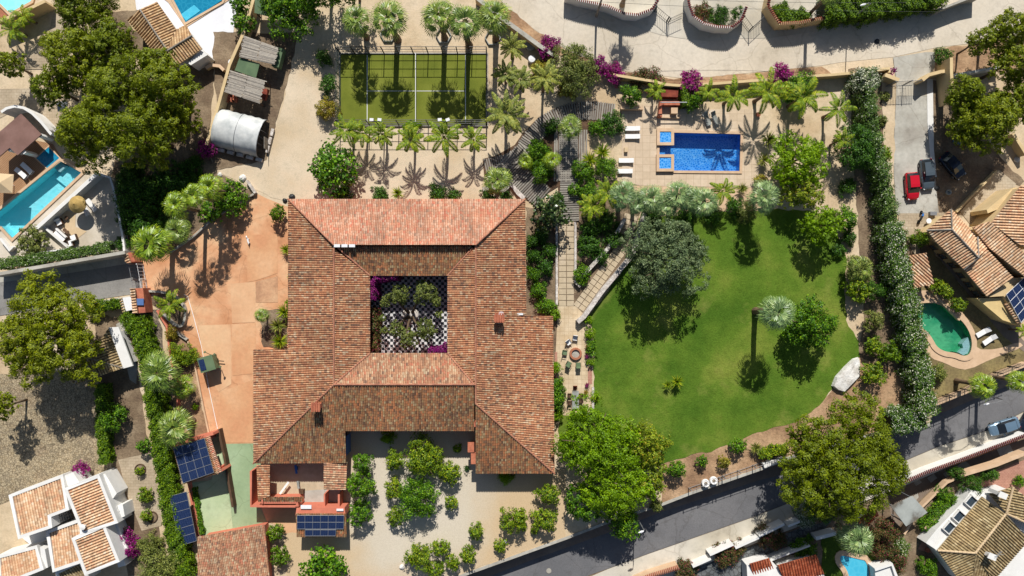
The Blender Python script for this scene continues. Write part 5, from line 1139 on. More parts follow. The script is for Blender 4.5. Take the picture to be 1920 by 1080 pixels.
def deep_pool(poly, mat, label, depth=1.5, w_=.35, steps=(), copm='coping'):
    o = empty('swimming_pool', P(poly[0][0], poly[0][1]), label, 'pool'); W3 = PL([(x, y) for x, y in poly]); n_ = len(W3)
    a = sum(W3[i].x*W3[(i+1) % n_].y-W3[(i+1) % n_].x*W3[i].y for i in range(n_)); W3 = W3 if a > 0 else W3[::-1]
    m = MB(); m.add([Vector((v.x, v.y, .12)) for v in W3]+[Vector((v.x, v.y, -depth)) for v in W3], [tuple(range(n_, 2*n_))]+[(i, (i+1) % n_, n_+(i+1) % n_, n_+i) for i in range(n_)]); m.build('basin', MT[mat], o)
    m = MB(); m.add([Vector((v.x, v.y, -.08)) for v in W3], [tuple(range(n_))]); m.build('pool_water', MT['clear_water'], o)
    m = MB(); top = [Vector((v.x, v.y, .2)) for v in W3]; ring(m, inset(top, -w_), top, -.1); m.build('coping', MT[copm], o)
    for q, z_, mm in steps: m = MB(); m.prism(PL([(x, y, z_) for x, y in q]), -depth); m.build('pool_step', MT[mm], o)
    return o
def pool(name, poly, mat, label, cop=None, copm='coping', w_=.35, z=.12, zb=0., h=.1):
    base = P(poly[0][0], poly[0][1], zb); o = empty(name, base, label, 'pool'); W3 = PL([(x, y) for x, y in poly], zb)
    m = MB(); n_ = len(W3); a = sum(W3[i].x*W3[(i+1) % n_].y-W3[(i+1) % n_].x*W3[i].y for i in range(n_)); W3 = W3 if a > 0 else W3[::-1]
    m.add([Vector((v.x, v.y, zb+z)) for v in W3], [tuple(range(n_))]); m.build('pool_water', MT[mat], o)
    m = MB(); top = [Vector((v.x, v.y, zb+z+h)) for v in W3]; ring(m, inset(top, -w_), top, zb); m.build('coping', MT[copm], o); return o
mp = deep_pool(POOL_A, 'water_blue', 'main blue mosaic pool with two square corner tubs on the tiled deck', steps=[([(1236.5, 272.5), (1247, 272.5), (1247, 290.5), (1236.5, 290.5)], -.3, 'water_blue'), ([(1247, 272.5), (1257, 272.5), (1257, 290.5), (1247, 290.5)], -.6, 'water_blue')])
for (x0, y0, x1, y1, lb) in ((1236, 248, 1257, 268, 'upper'), (1235, 296, 1257, 317, 'lower')):
    k = MB(); top = [Vector((v.x, v.y, .5)) for v in PL(rounded(x0, y0, x1, y1))]; top = top[::-1]; ring(k, inset(top, -.4), top, 0); k.build('tub_wall', MT['coping'], mp)
    k = MB(); a = P(x0, y1); b = P(x1, y0); k.add([(a.x, a.y, .4), (b.x, a.y, .4), (b.x, b.y, .4), (a.x, b.y, .4)], [(0, 1, 2, 3)]); k.build('tub_water', MT['water_blue'], mp)
pool('swimming_pool', [(320, -12), (349, 43), (417, 4), (424, -12)], 'water_deep', 'deep teal pool cut off by the top edge beside the white deck', w_=.3)
surf('pool_step', [(340, 28), (365, 10), (377, 21), (350, 40)], .16, MT['water_sky'])
pool('swimming_pool', [(-8, -8), (63, -8), (60, 3), (20, 25), (-8, -2)], 'water_pale', 'pale pool on the terracotta terrace in the top left corner')
vp = deep_pool(POOL_B, 'water_pale', 'long turquoise pool of the left villa with a white wall along it', 1.5, steps=[([(112, 304.5), (119, 308), (107, 319), (100, 314)], -.35, 'water_step'), ([(119, 308.5), (125, 311.5), (113, 323), (107, 319.5)], -.45, 'water_step'), ([(130, 312), (152, 324), (124, 350), (104, 334)], -1.0, 'water_pale')])
pool('spa_pool', [(69, 297), (92, 276), (116, 300), (92, 318)], 'water_deep', 'small square spa basin at the head of the long turquoise pool', w_=.15, h=.04)
deep_pool(POOL_C, 'water_green', 'curved green pool with a wide pale kerb beside the flowering hedge', 1.2, .7, steps=[([(1815, 632), (1820, 646), (1816, 662), (1806, 666), (1797, 661), (1806, 652), (1804, 645)], -.25, 'water_step'), ([(1804, 645), (1806, 652), (1797, 661), (1786, 659), (1800, 650)], -.7, 'water_green')])
surf('pool_terrace', smooth_pts([(1700, 560), (1730, 540), (1770, 556), (1810, 590), (1830, 630), (1828, 655), (1870, 655), (1910, 640), (1920, 650), (1860, 672), (1815, 694), (1790, 690), (1770, 680), (1745, 672), (1728, 650), (1708, 620)], 1, True), Z2, MT['coping'])
pool('swimming_pool', smooth_pts([(1574, 1040), (1588, 1042), (1612, 1048), (1624, 1050), (1632, 1090), (1592, 1090), (1588, 1068), (1574, 1052)], 2, True), 'water_sky', 'small bright blue pool under the bluish fan palm at the bottom edge', zb=LOW, w_=.7)
pool('swimming_pool', [(1890, 1088), (1928, 1045), (1940, 1045), (1940, 1095), (1890, 1095)], 'water_sky', 'corner of a blue pool at the bottom right edge behind the brown roof', zb=LOW, w_=.2)

# ------------------------------------------------------------------ deck
def boards(path, width, label_z=.16, bw=.31):
    """wooden boards laid across a curved path (photo px centre line)"""
    pts = [P(*p) for p in smooth_pts(path, 3)]; m = MB(); acc = 0; last = None
    for a, b in zip(pts[:-1], pts[1:]):
        d = b-a; L = d.length; u = d.normalized(); t = -acc
        while t < L:
            if t >= 0:
                c = a+u*t; c.z = label_z; rz = math.atan2(u.y, u.x)+rnd.uniform(-.012, .012); m.box(c, (bw-.1, width+rnd.uniform(-.12, .12), .06), rz)
            t += bw
        acc = (L-(t-bw)) % bw
    return m
surf('deck_joists', [(1152, 196), (1100, 190), (1050, 200), (1010, 220), (980, 250), (965, 272), (930, 292), (905, 298), (908, 330), (955, 335), (988, 376), (1010, 372), (1046, 350), (1050, 420), (1078, 420), (1084, 330), (1100, 250), (1150, 235)], Z3, MT['brown_wood'])
m = boards([(1150, 212), (1100, 206), (1060, 212), (1026, 228), (1000, 255), (985, 278)], 2.5); tag(m.build('boardwalk', MT['deck_board']), kind='structure')
m = boards([(985, 278), (965, 298), (950, 305), (908, 314)], 2.2, .17, .31); tag(m.build('boardwalk', MT['deck_board']), kind='structure')
m = boards([(944, 300), (975, 330), (1006, 360), (1020, 372)], 3.2, .18, .31); tag(m.build('boardwalk', MT['deck_board']), kind='structure')
m = boards([(1066, 232), (1066, 300), (1067, 360), (1069, 414)], 2.5, .19, .31); tag(m.build('boardwalk', MT['deck_board']), kind='structure')
m = boards([(1040, 292), (1100, 292)], 7.0, .175, .31); tag(m.build('boardwalk', MT['deck_board']), kind='structure')

# ------------------------------------------------------------------ paddle tennis court
ct = empty('tennis_court', P(776, 168), 'small fenced tennis court with bright green turf and a net across the middle', 'tennis court')
def rectp(x0, y0, x1, y1, z): a = P(x0, y1); b = P(x1, y0); return [(a.x, a.y, z), (b.x, a.y, z), (b.x, b.y, z), (a.x, b.y, z)]
k = MB(); k.add(rectp(639, 103, 913, 234, .2), [(0, 1, 2, 3)]); k.build('turf', MT['turf'], ct)
k = MB()
for r_ in ((688.4, 104, 689.6, 233), (872.4, 104, 873.6, 233), (690, 170.9, 872, 171.8)): k.add(rectp(*r_, .21+.002*len(k.f)), [(0, 1, 2, 3)])
k.build('court_lines', MT['white_metal'], ct)
k = MB(); a = P(781, 103); b = P(781, 234); k.box((a.x, (a.y+b.y)/2, .6), (.03, a.y-b.y, .75)); nt_ = k.build('net', MT['dark_metal'], ct)
k = MB(); k.box((a.x, (a.y+b.y)/2, 1.0), (.08, a.y-b.y, .08)); k.build('net_tape', MT['white_metal'], nt_)
k = MB(); k.wall([Vector((p.x, p.y, 0)) for p in PL([(637, 101), (915, 101), (915, 236), (637, 236), (637, 101)])], .2, 0, .26); k.build('kerb', MT['concrete'], ct)
ps = MB(); rl = MB(); wm = MB(); gl = MB()
def side(p0, p1, n_, hh, wire=True):
    a = P(*p0); b = P(*p1)
    for i in range(n_+1):
        c = a.lerp(b, i/n_); ps.box((c.x, c.y, hh/2), (.12, .12, hh))
    for z_ in (.3, hh*.34, hh*.67, hh): rl.tube([(a.x, a.y, z_), (b.x, b.y, z_)], .04, 5)
    if wire:
        L = (b-a).length; q = int(L/1.35)
        for i in range(q): c = a.lerp(b, i/q); wm.tube([(c.x, c.y, .3), (c.x, c.y, hh)], .012, 4)
side((639, 102), (913, 102), 10, 3.2); side((639, 235), (913, 235), 10, 3.2); side((639, 102), (639, 235), 6, 3.2, False); side((913, 102), (913, 235), 6, 3.2, False)
fn = empty('court_fence', P(639, 235), 'dark post and wire fence round the green tennis court', 'fence')
each(ps, 'post', MT['dark_metal'], fn); rl.build('rail', MT['dark_metal'], fn); wm.build('wire_mesh', MT['dark_metal'], fn)
for (p0, p1) in (((639, 104), (639, 233)), ((913, 104), (913, 233))):
    a = P(*p0); b = P(*p1); k = MB(); k.box((a.x+.09, (a.y+b.y)/2, 1.7), (.02, a.y-b.y, 2.7)); k.build('glass_pane', MT['clear_pane'], fn)
for x, lb in ((704, 'twin floodlight post nearest the left end of the tennis court'), (832, 'twin floodlight post nearest the right end of the tennis court')):
    p = P(x, 224, 6.8); o = empty('floodlight', Vector((p.x, p.y, 0)), lb, 'floodlight', 'floodlights of the tennis court'); k = MB(); k.tube([(p.x, p.y-.2, 0), (p.x, p.y-.2, 6.6)], [.09, .06], 8); k.tube([(p.x-.5, p.y-.2, 6.55), (p.x+.5, p.y-.2, 6.55)], .04, 6); k.build('pole', MT['dark_metal'], o)
    for dx in (-.52, .5): k = MB(); k.box((p.x+dx, p.y, 6.65), (.5, .36, .22), rnd.uniform(-.4, .4)); k.build('lamp', MT['white_metal'], o)

# ------------------------------------------------------------------ sheds and greenhouse
def slat_roof(parent, q, mat, z, n_=26, name='slatted_roof', nc=2):
    """rough planks laid side by side between edge q0-q1 and edge q3-q2"""
    a, b, c, d = PL([(x, y, z) for x, y in q]); m = MB()
    for i in range(n_):
        for j in range(nc):
            p = a.lerp(d, (i+.5)/n_); r_ = b.lerp(c, (i+.5)/n_); u0, u1 = j/nc+rnd.uniform(-.03, .03)*(1 if j == 0 else .2), (j+1)/nc+rnd.uniform(-.03, .03)
            p2, r2 = p.lerp(r_, u0), p.lerp(r_, u1); dd = r2-p2; m.box((p2+r2)/2+Vector((0, 0, rnd.uniform(-.03, .03))), (dd.length, (a-d).length/n_*.92, .05), math.atan2(dd.y, dd.x)+rnd.uniform(-.01, .01))
    return m.build(name, MATS['slat_board'], parent)
def posts(parent, q, z, mat='brown_wood', t=.12, z0=0.):
    k = MB(); w4 = PL([(x, y, z) for x, y in q]); c = sum(w4, Vector())/len(w4)
    for p in w4: p = p.lerp(c, .08); k.box((p.x, p.y, (z+z0)/2), (t, t, z-z0))
    each(k, 'post', MATS[mat], parent)
for q, lb, mt_ in (([(458, 67), (523, 90), (514, 121), (449, 107)], 'upper of the two grey slatted plank roofs beside the slanting wall', 's'), ([(432, 132), (499, 152), (486, 194), (422, 173)], 'lower of the two grey slatted plank roofs beside the slanting wall', 's'),
                   ([(449, 108), (487, 119), (480, 146), (440, 132)], 'green sheet roof between the two slatted plank roofs', 'g'), ([(478, -8), (548, -8), (530, 38), (477, 24)], 'green sheet roofed shed at the top edge under the overhanging tree', 'g')):
    o = empty('lean_to', P(q[0][0], q[0][1]), lb, 'shed')
    if mt_ == 's': slat_roof(o, q, 'old_wood', 2.6); posts(o, q, 2.5)
    else: k = MB(); k.prism(PL([(x, y, 2.3) for x, y in q]), 2.24); k.build('roof', MT['green_sheet'], o); posts(o, q, 2.2)
gr = empty('greenhouse', P(450, 255), 'white plastic film tunnel greenhouse with open right end on the sandy slope', 'greenhouse')
A0, A1 = P(413, 241, 0), P(496, 262, 0); ax = (A1-A0); L = ax.length; u = ax.normalized(); q_ = Vector((-u.y, u.x, 0)); Wd = 2.65; k = MB(); NR = 14
for i in range(13):
    for j in range(NR+1):
        t = math.pi*j/NR; sag = .03*abs(math.sin(i*math.pi/2))+rnd.uniform(-.015, .015); k.v.append(tuple(A0+u*(L*i/12)+q_*(-math.cos(t)*Wd*(1-sag))+Vector((0, 0, .3+math.sin(t)**.75*(2.35-sag)))))
k.f = [(i*(NR+1)+j, (i+1)*(NR+1)+j, (i+1)*(NR+1)+j+1, i*(NR+1)+j+1) for i in range(12) for j in range(NR)]; k.g = []
k.f.append(tuple(range(NR+1))); k.build('film_cover', MT['plastic_film'], gr, smooth=True)
k = MB()
for e in (L+.03, L*.5):
    k.tube([A0+u*e+q_*(-math.cos(math.pi*j/NR)*Wd)+Vector((0, 0, .3+math.sin(math.pi*j/NR)**.75*2.35)) for j in range(NR+1)], .05, 6)
for s_ in (-1, 0, 1): k.tube([A0+u*(L+.05)+q_*s_*.9+Vector((0, 0, .1)), A0+u*(L+.05)+q_*s_*.9+Vector((0, 0, 2.4))], .04, 5)
k.build('frame', MT['grey_metal'], gr)
k = MB(); k.box(A0+u*(L+.8)+q_*-.6+Vector((0, 0, 1.0)), (.06, 1.6, 2.0), math.atan2(u.y, u.x)+.25); k.build('door', MT['old_wood'], gr)
k = MB(); rz = math.atan2(u.y, u.x)
for i in range(5): k.box(A0+u*(1.0+i*1.35)+q_*(-Wd-.25)+Vector((0, 0, .3)), (.9, .45, .42), rz+rnd.uniform(-.15, .15))
for i in range(3): k.box(A0+u*(L+.9)+q_*(-1.2+i*1.2)+Vector((0, 0, .3)), (.4, 1.0, .35), rz)
for i, (b_, f_, nv, nf) in enumerate(k.g):
    z_ = MB(); z_.add(k.v[b_:b_+nv], [tuple(t-b_ for t in fc) for fc in k.f[f_:f_+nf]]); c = Vector(k.v[b_])
    tag(z_.build('planter_box', MT['white_stone'], base=(c.x, c.y, 0)), ('%s pale block from the left below the white tunnel greenhouse' % ['first', 'second', 'third', 'fourth', 'fifth'][i]) if i < 5 else ('pale planter box by the open right end of the greenhouse, ' + ['lowest of three', 'middle of three', 'topmost of three'][i-5]), 'block', 'blocks round the greenhouse')
br = empty('brick_stack', P(427, 186), 'loose stack of orange clay tiles below the lower slatted roof', 'tiles'); k = MB()
for i in range(9): k.box(P(424+i*2.6, 183+(i % 3)*3, 0)+Vector((0, 0, .3+.1*(i % 2))), (.22, .6, .5), rnd.uniform(-.6, .3))
each(k, 'clay_tile', MT['terracotta'], br)
k = MB(); k.box(P(497, 178, .5)+Vector((0, 0, .35)), (.9, 1.5, .6), -.3); tag(k.build('wheelbarrow', MT['dark_timber_red'], base=P(497, 178)), 'rusty red barrow tray standing at the right of the lower slatted roof', 'barrow')
k = MB(); k.box(P(525, 112, .8)+Vector((0, 0, .5)), (1.0, 2.6, 1.2), -.25); tag(k.build('tarpaulin', MT['green_sheet'], base=P(525, 112)), 'green tarpaulin hanging at the right side of the upper slatted roof', 'tarpaulin')
k = MB(); k.lathe(P(439, 121, 0), [(.45, 0), (.45, 1.0), (.4, 1.05), (.05, 1.08)], 16); tag(k.build('water_drum', MT['white_metal'], base=P(439, 121)), 'white round drum between the slanting wall and the green sheet roof', 'drum')
k = MB()
for i in range(6): k.box(P(566+i*3, 15+i, 0)+Vector((0, 0, .3+.1*i)), (.4, 1.6, .3), .5+rnd.uniform(-.3, .3))
tag(k.build('timber_pile', MT['old_wood'], base=P(572, 16)), 'pile of pale boards under the tree near the top edge', 'pile')
# left villa terrace cover
tc = empty('terrace_cover', P(30, 250), 'brown flat terrace roof on white posts beside the wooden pool deck', 'terrace cover')
k = MB(); k.prism(PL([(39, 213, 2.9), (77.5, 252, 2.9), (33, 291, 2.9), (18, 277, 2.9), (-10, 301, 2.9), (-10, 255, 2.9)]), 2.72); k.build('roof', MT['roof_brown'], tc)
k = MB()
for x, y in ((75, 254), (45, 285), (18, 280)): p = P(x, y, 2.6); k.box((p.x, p.y, 1.33), (.45, .45, 2.66), .7)
each(k, 'post', MT['white_wall'], tc)

# ------------------------------------------------------------------ planting
G = None
def many(sp, mat, group, rows, cat=None, name=None, zb=0.):
    for r_ in rows: plant(sp, r_[0], r_[1], r_[2], r_[3], r_[4], group, mat, cat, name, zb=zb)
# pines
many('pine', 'lf_pine', 'pines on the left', [
 (128, 105, 62, 9, 'pine crown upper left of the dense group above the turquoise pool villa'), (205, 85, 48, 8.5, 'pine crown at the top middle of the dense left group, beside the tiled pool house'),
 (305, 165, 58, 11, 'pine crown at the right end of the dense left group, leaning over the brown slope'), (225, 160, 62, 10.5, 'tallest pine crown in the centre of the dense left group'),
 (165, 245, 68, 12.5, 'pine crown hanging over the end of the turquoise pool'), (262, 250, 66, 12, 'pine crown at the lower right of the dense left group above the shaded garden')], 'pine', 'pine_tree')
many('pine', 'lf_pine', None, [
 (85, 628, 102, 11, 'huge round pine crown shading the small garden house on the left'), (-5, 762, 26, 8, 'pine crown cut by the left edge below the huge round pine'), (12, 118, 26, 7, 'dark pine crown at the left edge beside the top left walls'),
 (150, 8, 62, 8, 'pine crown at the top edge left of the tiled pool house'), (1585, 868, 118, 11, 'huge spreading pine at lower right overhanging the asphalt road')], 'pine', 'pine_tree')
many('pine', 'lf_pine_b', 'pines at the top right', [
 (1845, 75, 24, 8, 'small detached tuft of pine near the upper right street edge'), (1895, 60, 42, 9, 'pine crown at the right edge beside the upper street'), (1905, 118, 40, 9.5, 'pine crown at the right edge above the white low wall'),
 (1812, 175, 36, 7.5, 'leftmost pine crown above the parked cars'), (1862, 225, 58, 9.5, 'large pine crown shading the dark parked car'), (1912, 190, 44, 9, 'pine crown at the right edge behind the large shading pine'), (1822, 235, 40, 7, 'low pine crown beside the fin wall and the parked cars')], 'pine', 'pine_tree')
# big broadleaf trees
many('lime', 'lf_lime', None, [
 (1125, 835, 84, 8.5, 'large bright lime green tree at the lower right corner of the courtyard house'), (1155, 915, 70, 7.5, 'bright green tree below the large lime green one, near the road wall'), (1548, 422, 42, 6, 'bright lime tree at the right edge of the lawn top'),
 (1500, 300, 60, 6.5, 'airy bright green tree right of the pool deck')], None, 'broadleaf_tree')
many('lime', 'lf_pale', None, [(1213, 835, 48, 6.5, 'sparse brownish green tree reaching onto the lawn beside the big lime tree'), (1505, 355, 46, 5, 'thin pale foliage tree below the airy green one at the lawn top'), (1215, 900, 40, 5.5, 'yellowish green tree between the lawn corner and the retaining wall')], None, 'broadleaf_tree')
many('broad', 'lf_broad', None, [(1526, 608, 52, 6.5, 'round green tree on the lawn beside the blue green fan palm'), (540, 8, 62, 5.5, 'green tree at the top edge over the upper shed'), (430, 372, 36, 3.5, 'green bushy tree at the corner where the orange drive starts'),
 (395, 395, 26, 3, 'small dark green tree at the edge of the shaded palm garden'), (1100, 945, 42, 5, 'dark green tree in the shade above the road wall'), (1170, 985, 34, 3.5, 'deep shaded bushy tree by the retaining wall'), (455, 40, 24, 3, 'leafy creeper tree on the slanting wall by the white deck'), (450, 5, 22, 3.4, 'leafy tree at the top edge beside the white deck')], None, 'broadleaf_tree')
many('big', 'lf_broad', None, [(622, 315, 52, 5.5, 'round dark green large leaved tree above the house corner'), (605, 1072, 46, 4.5, 'large leaved tree at the bottom edge below the patio store')], None, 'broadleaf_tree')
many('grey', 'lf_grey', None, [(1252, 484, 86, 8.5, 'large grey green feathery tree at the upper left of the lawn')], None, 'broadleaf_tree')
many('big', 'lf_gloss', None, [(1030, 398, 40, 5, 'dark glossy magnolia at the end of the boardwalk')], None, 'magnolia_tree')
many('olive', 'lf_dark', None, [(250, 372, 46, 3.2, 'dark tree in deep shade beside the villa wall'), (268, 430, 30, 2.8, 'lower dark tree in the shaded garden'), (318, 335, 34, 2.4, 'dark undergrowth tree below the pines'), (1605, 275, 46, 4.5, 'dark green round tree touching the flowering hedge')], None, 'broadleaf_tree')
oc = empty('olive_tree', P(770, 590), 'old spreading olive tree with several crowns filling the middle of the checkered courtyard', 'olive tree'); Ls = []
for i, (x, y, r_, h) in enumerate([(748, 553, 25, 5), (796, 549, 27, 5.2), (818, 566, 12, 4.4), (722, 566, 13, 4.2), (742, 618, 19, 4.4), (797, 618, 25, 4.8), (766, 636, 22, 4.4), (716, 596, 9, 3.6), (822, 590, 9, 3.8), (718, 620, 9, 3.8)]):
    zc = h*.8; p = P(x, y, zc); C, U, V = crown_np('olive', r_*S*.96, h, 900+i); Ls.append((C+np.array([p.x-oc.location.x, p.y-oc.location.y, 0]), U, V))
c = bpy.data.objects.new('crown', qmesh('crown', *[np.vstack([l[k_] for l in Ls]) for k_ in range(3)], MATS['lf_olive'])); col.objects.link(c); c.parent = oc
m = MB(); b0 = Vector(oc.location)
for dx, dy in ((-1.6, 2.4), (1.8, 2.6), (-1.9, -1.9), (1.9, -2.0), (-.2, -3.1)): m.tube([b0+Vector((dx*.12, dy*.1, 0)), b0+Vector((dx*.4, dy*.35, 1.6)), b0+Vector((dx, dy, 3.6))], [.24, .16, .07], 8)
m.build('trunk', MATS['bark'], oc, smooth=True)
k = MB(); k.lathe(b0, [(1.1, .06), (1.1, .35), (.95, .38), (.9, .25), (.02, .25)], 20); tag(k.build('tree_planter', MATS['white_stone'], base=b0), 'low round stone planter at the foot of the courtyard olive tree', 'planter')
many('olive', 'lf_olive', None, [(58, 452, 32, 2.6, 'round grey olive bush beside the v shaped white planter'), (1075, 128, 52, 4, 'broad grey green tamarisk tree below the upper street wall'), (1640, 602, 22, 3, 'grey green small tree at the right of the lawn'), (1612, 505, 28, 3.5, 'grey green tree between the lawn and the flowering hedge'), (300, 1068, 46, 3, 'feathery grey green bush at the lower left edge')], 'olive tree', 'olive_tree')
# citrus and yard trees
many('citrus', 'lf_citrus', 'small trees in the gravel yard', [
 (737, 866, 20, 2.8, 'small tree just right of the tall ivy row in the gravel yard'), (791, 860, 42, 4.2, 'largest pale citrus tree in the upper gravel yard'), (841, 888, 26, 3.2, 'citrus tree right of the largest one in the upper gravel yard'), (738, 918, 20, 2.8, 'citrus tree left of the dark round one in the gravel yard'),
 (845, 945, 14, 2.4, 'small round citrus standing alone right of the dark round tree'), (742, 972, 18, 2.6, 'sparse citrus below the dark round tree, left side'), (965, 978, 28, 3.4, 'double crowned tree in the sandy yard below the house corner'), (892, 998, 17, 2.8, 'round tree alone in the middle of the sandy yard'),
 (938, 1024, 14, 2, 'little bush tree below the double crowned tree'), (785, 1048, 28, 3.2, 'tree at the bottom edge of the yard, left of the cluster'), (824, 1030, 18, 2.8, 'upper small crown of the bottom yard cluster'), (848, 1056, 16, 2.4, 'small crown in the middle of the bottom yard cluster'), (877, 1042, 18, 2.8, 'right crown of the bottom yard cluster'), (815, 1072, 18, 2.4, 'lowest crown of the bottom yard cluster')], 'citrus tree', 'citrus_tree')
many('citrus', 'lf_broad', None, [(783, 938, 42, 4.4, 'dark green round tree at the centre of the gravel yard'), (677, 868, 20, 3.6, 'upper crown of the tree row along the blue framed door'), (674, 912, 30, 4.6, 'tall middle crown of the tree row beside the walled patio'), (672, 965, 26, 3.6, 'lower crown of the tree row beside the walled patio'),
 (1270, 882, 20, 2.8, 'round bush tree on the slope nearest the lawn corner'), (1317, 866, 12, 1.8, 'small tree on the slope above the two white sacks'), (1385, 838, 17, 2.2, 'small tree on the slope below the lawn edge, right of the yellow one'), (205, 783, 29, 3.4, 'leafy tree beside the clipped short hedge on the left'), (266, 838, 14, 2.2, 'thin young tree above the round planting rings'),
 (1185, 178, 22, 2.8, 'bright leafy tree at the left of the pool bar'), (1305, 187, 20, 2.6, 'round bright tree between the pool bar and the leaning palm'), (1590, 412, 24, 3, 'round tree right of the bright lime tree beside the lawn'), (1500, 165, 34, 3.4, 'grey leafy tree under the upper street wall near the magenta bush')], None, 'small_tree')
many('citrus', 'lf_yell', None, [(1358, 868, 13, 1.8, 'yellowish small tree on the slope right of the white sacks')], None, 'small_tree')
many('citrus', 'lf_citrus', None, [(1612, 545, 26, 3.4, 'pale green tree halfway down the soil strip beside the hedge'), (1660, 290, 18, 2.4, 'rounded bush tree by the concrete drive'), (1640, 648, 19, 2.6, 'pair of small crowns above the white boulder, left one'), (1642, 703, 25, 2.8, 'light green tree right of the white boulder'), (1765, 540, 16, 2.4, 'young tree below the tiled pavilion'), (1778, 548, 14, 2, 'second young tree beside the house path'), (1800, 572, 16, 2.2, 'young tree nearest the green pool coping'),
 (275, 745, 10, 1.4, 'tiny bush on the west path'), (260, 884, 9, 1.3, 'small yellow green bush in the upper planting ring'), (268, 930, 15, 1.8, 'round green bush in the middle planting ring'), (272, 968, 12, 1.4, 'sparse bush by the lowest planting ring'), (1020, 975, 26, 3.2, 'loose tree at the right of the sandy yard'), (1030, 930, 24, 3.5, 'pale palm like tree near the house corner and dark shade')], None, 'small_tree')
many('citrus', 'lf_hedge', None, [(1671, 662, 24, 2.8, 'dense round clipped tree against the flowering hedge'), (518, 400, 17, 2.6, 'round clipped tree at the upper left corner of the house'), (514, 1000, 18, 2.4, 'upper round bush right of the pinkish outbuilding roof'), (521, 1046, 19, 2.4, 'lower round bush right of the pinkish outbuilding roof')], None, 'small_tree')
# fan palms
many('fan', 'lf_fan', 'fan palms above the tennis court', [
 (667, 36, 30, 7, 'leftmost fan palm of the row above the tennis court'), (727, 34, 36, 8.2, 'second fan palm from the left above the tennis court'), (822, 28, 34, 8.8, 'middle fan palm above the tennis court, left of the tight pair'), (872, 40, 36, 9, 'fan palm in the middle of the tight trio above the tennis court'), (927, 28, 34, 9, 'rightmost fan palm above the tennis court beside the street wall')], 'palm', 'fan_palm')
many('fan', 'lf_fanblue', 'fan palms below the pool deck', [
 (1168, 366, 29, 5, 'leftmost fan palm in the row below the pool deck'), (1222, 372, 28, 5.2, 'second fan palm from the left below the pool deck'), (1272, 366, 30, 5.6, 'third fan palm from the left below the pool deck'), (1320, 378, 30, 6, 'fourth fan palm from the left below the pool deck'), (1434, 370, 31, 6.5, 'rightmost fan palm below the pool deck corner')], 'palm', 'fan_palm')
many('fan', 'lf_fanblue', None, [(1459, 587, 35, 8.6, 'tall pale fan palm alone on the lawn with a long shadow'), (1608, 1012, 34, 5.5, 'bluish fan palm over the small pool at the bottom edge')], 'palm', 'fan_palm', LOW if False else 0.)
many('fan', 'lf_fan', None, [(1070, 238, 24, 3.6, 'fan palm beside the boardwalk junction'), (932, 338, 27, 3.6, 'fan palm in the white stone bed at the house corner'), (297, 700, 39, 5.5, 'large pale fan palm beside the clipped hedge on the left'), (327, 803, 36, 5.5, 'large fan palm just above the carport solar panels'), (1614, 505, 26, 2.6, 'low fan palm in the soil strip by the flowering hedge'),
 (490, 592, 14, 2.6, 'small fan palm in the planter left of the house'), (330, 432, 27, 3, 'dim low fan palm below the bright pair on the left')], 'palm', 'fan_palm')
many('fan', 'lf_fanlime', None, [(280, 458, 38, 6.5, 'bright fan palm above the entrance gate piers'), (328, 384, 26, 9.5, 'left one of three bright fan palms beside the shaded garden'), (362, 366, 24, 9, 'middle one of three bright fan palms beside the shaded garden'), (392, 350, 26, 7.5, 'right one of three bright fan palms beside the shaded garden'), (342, 727, 22, 2.6, 'small yellowish fan palm left of the orange drive'),
 (1846, 725, 26, 6, 'left one of two bright fan palms beside the asphalt road'), (1912, 716, 22, 6, 'bright fan palm at the right edge beside the asphalt road'), (915, 305, 1, .4, '')][:-1], 'palm', 'fan_palm')
many('fan', 'lf_fanlime', None, [(1035, 300, 18, 2.2, 'round bright fan bush left of the boardwalk'), (985, 302, 16, 1.8, 'yellow green fan bush at the left tip of the boardwalk island')], 'palm', 'fan_palm')
# feather palms
many('feather', 'lf_feather', 'small palms below the tennis court', [
 (650, 246, 27, 4.2, 'leftmost feather palm of the row below the tennis court'), (680, 250, 24, 3.6, 'second feather palm from the left below the tennis court'), (716, 252, 24, 3.8, 'third feather palm from the left below the tennis court'), (770, 262, 28, 4.4, 'middle feather palm below the tennis court with drooping fronds'), (832, 256, 32, 5, 'largest feather palm of the row below the tennis court'), (888, 262, 24, 3.6, 'yellowing feather palm at the right end below the tennis court')], 'palm', 'feather_palm')
many('feather', 'lf_feather', 'palms above the pool', [
 (1230, 170, 18, 2.8, 'small feather palm left of the pool bar'), (1328, 172, 20, 2.6, 'small feather palm right of the magenta bush above the pool'), (1374, 180, 30, 4.2, 'feather palm above the pool, left of the three big ones'), (1438, 172, 36, 5, 'feather palm above the pool, middle of the three big ones'), (1506, 182, 36, 5.2, 'feather palm above the pool, right of the three big ones'), (1570, 205, 28, 4.5, 'thin feather palm on the sandy strip right of the pool'), (1580, 262, 20, 3.8, 'small feather palm beside the dark round tree by the hedge'), (1355, 358, 24, 3.6, 'bright feather palm between the fan palms below the deck')], 'palm', 'feather_palm')
many('date', 'lf_date', 'grey green feather palms by the boardwalk', [
 (962, 88, 24, 4.6, 'topmost grey green palm between the court and the street wall'), (948, 140, 24, 4, 'middle left grey green palm right of the tennis court'), (976, 150, 24, 4, 'middle right grey green palm right of the tennis court'), (948, 214, 37, 5.4, 'large grey green palm at the lower right corner of the tennis court'), (1022, 148, 28, 6, 'grey green palm in front of the tamarisk tree')], 'palm', 'feather_palm')
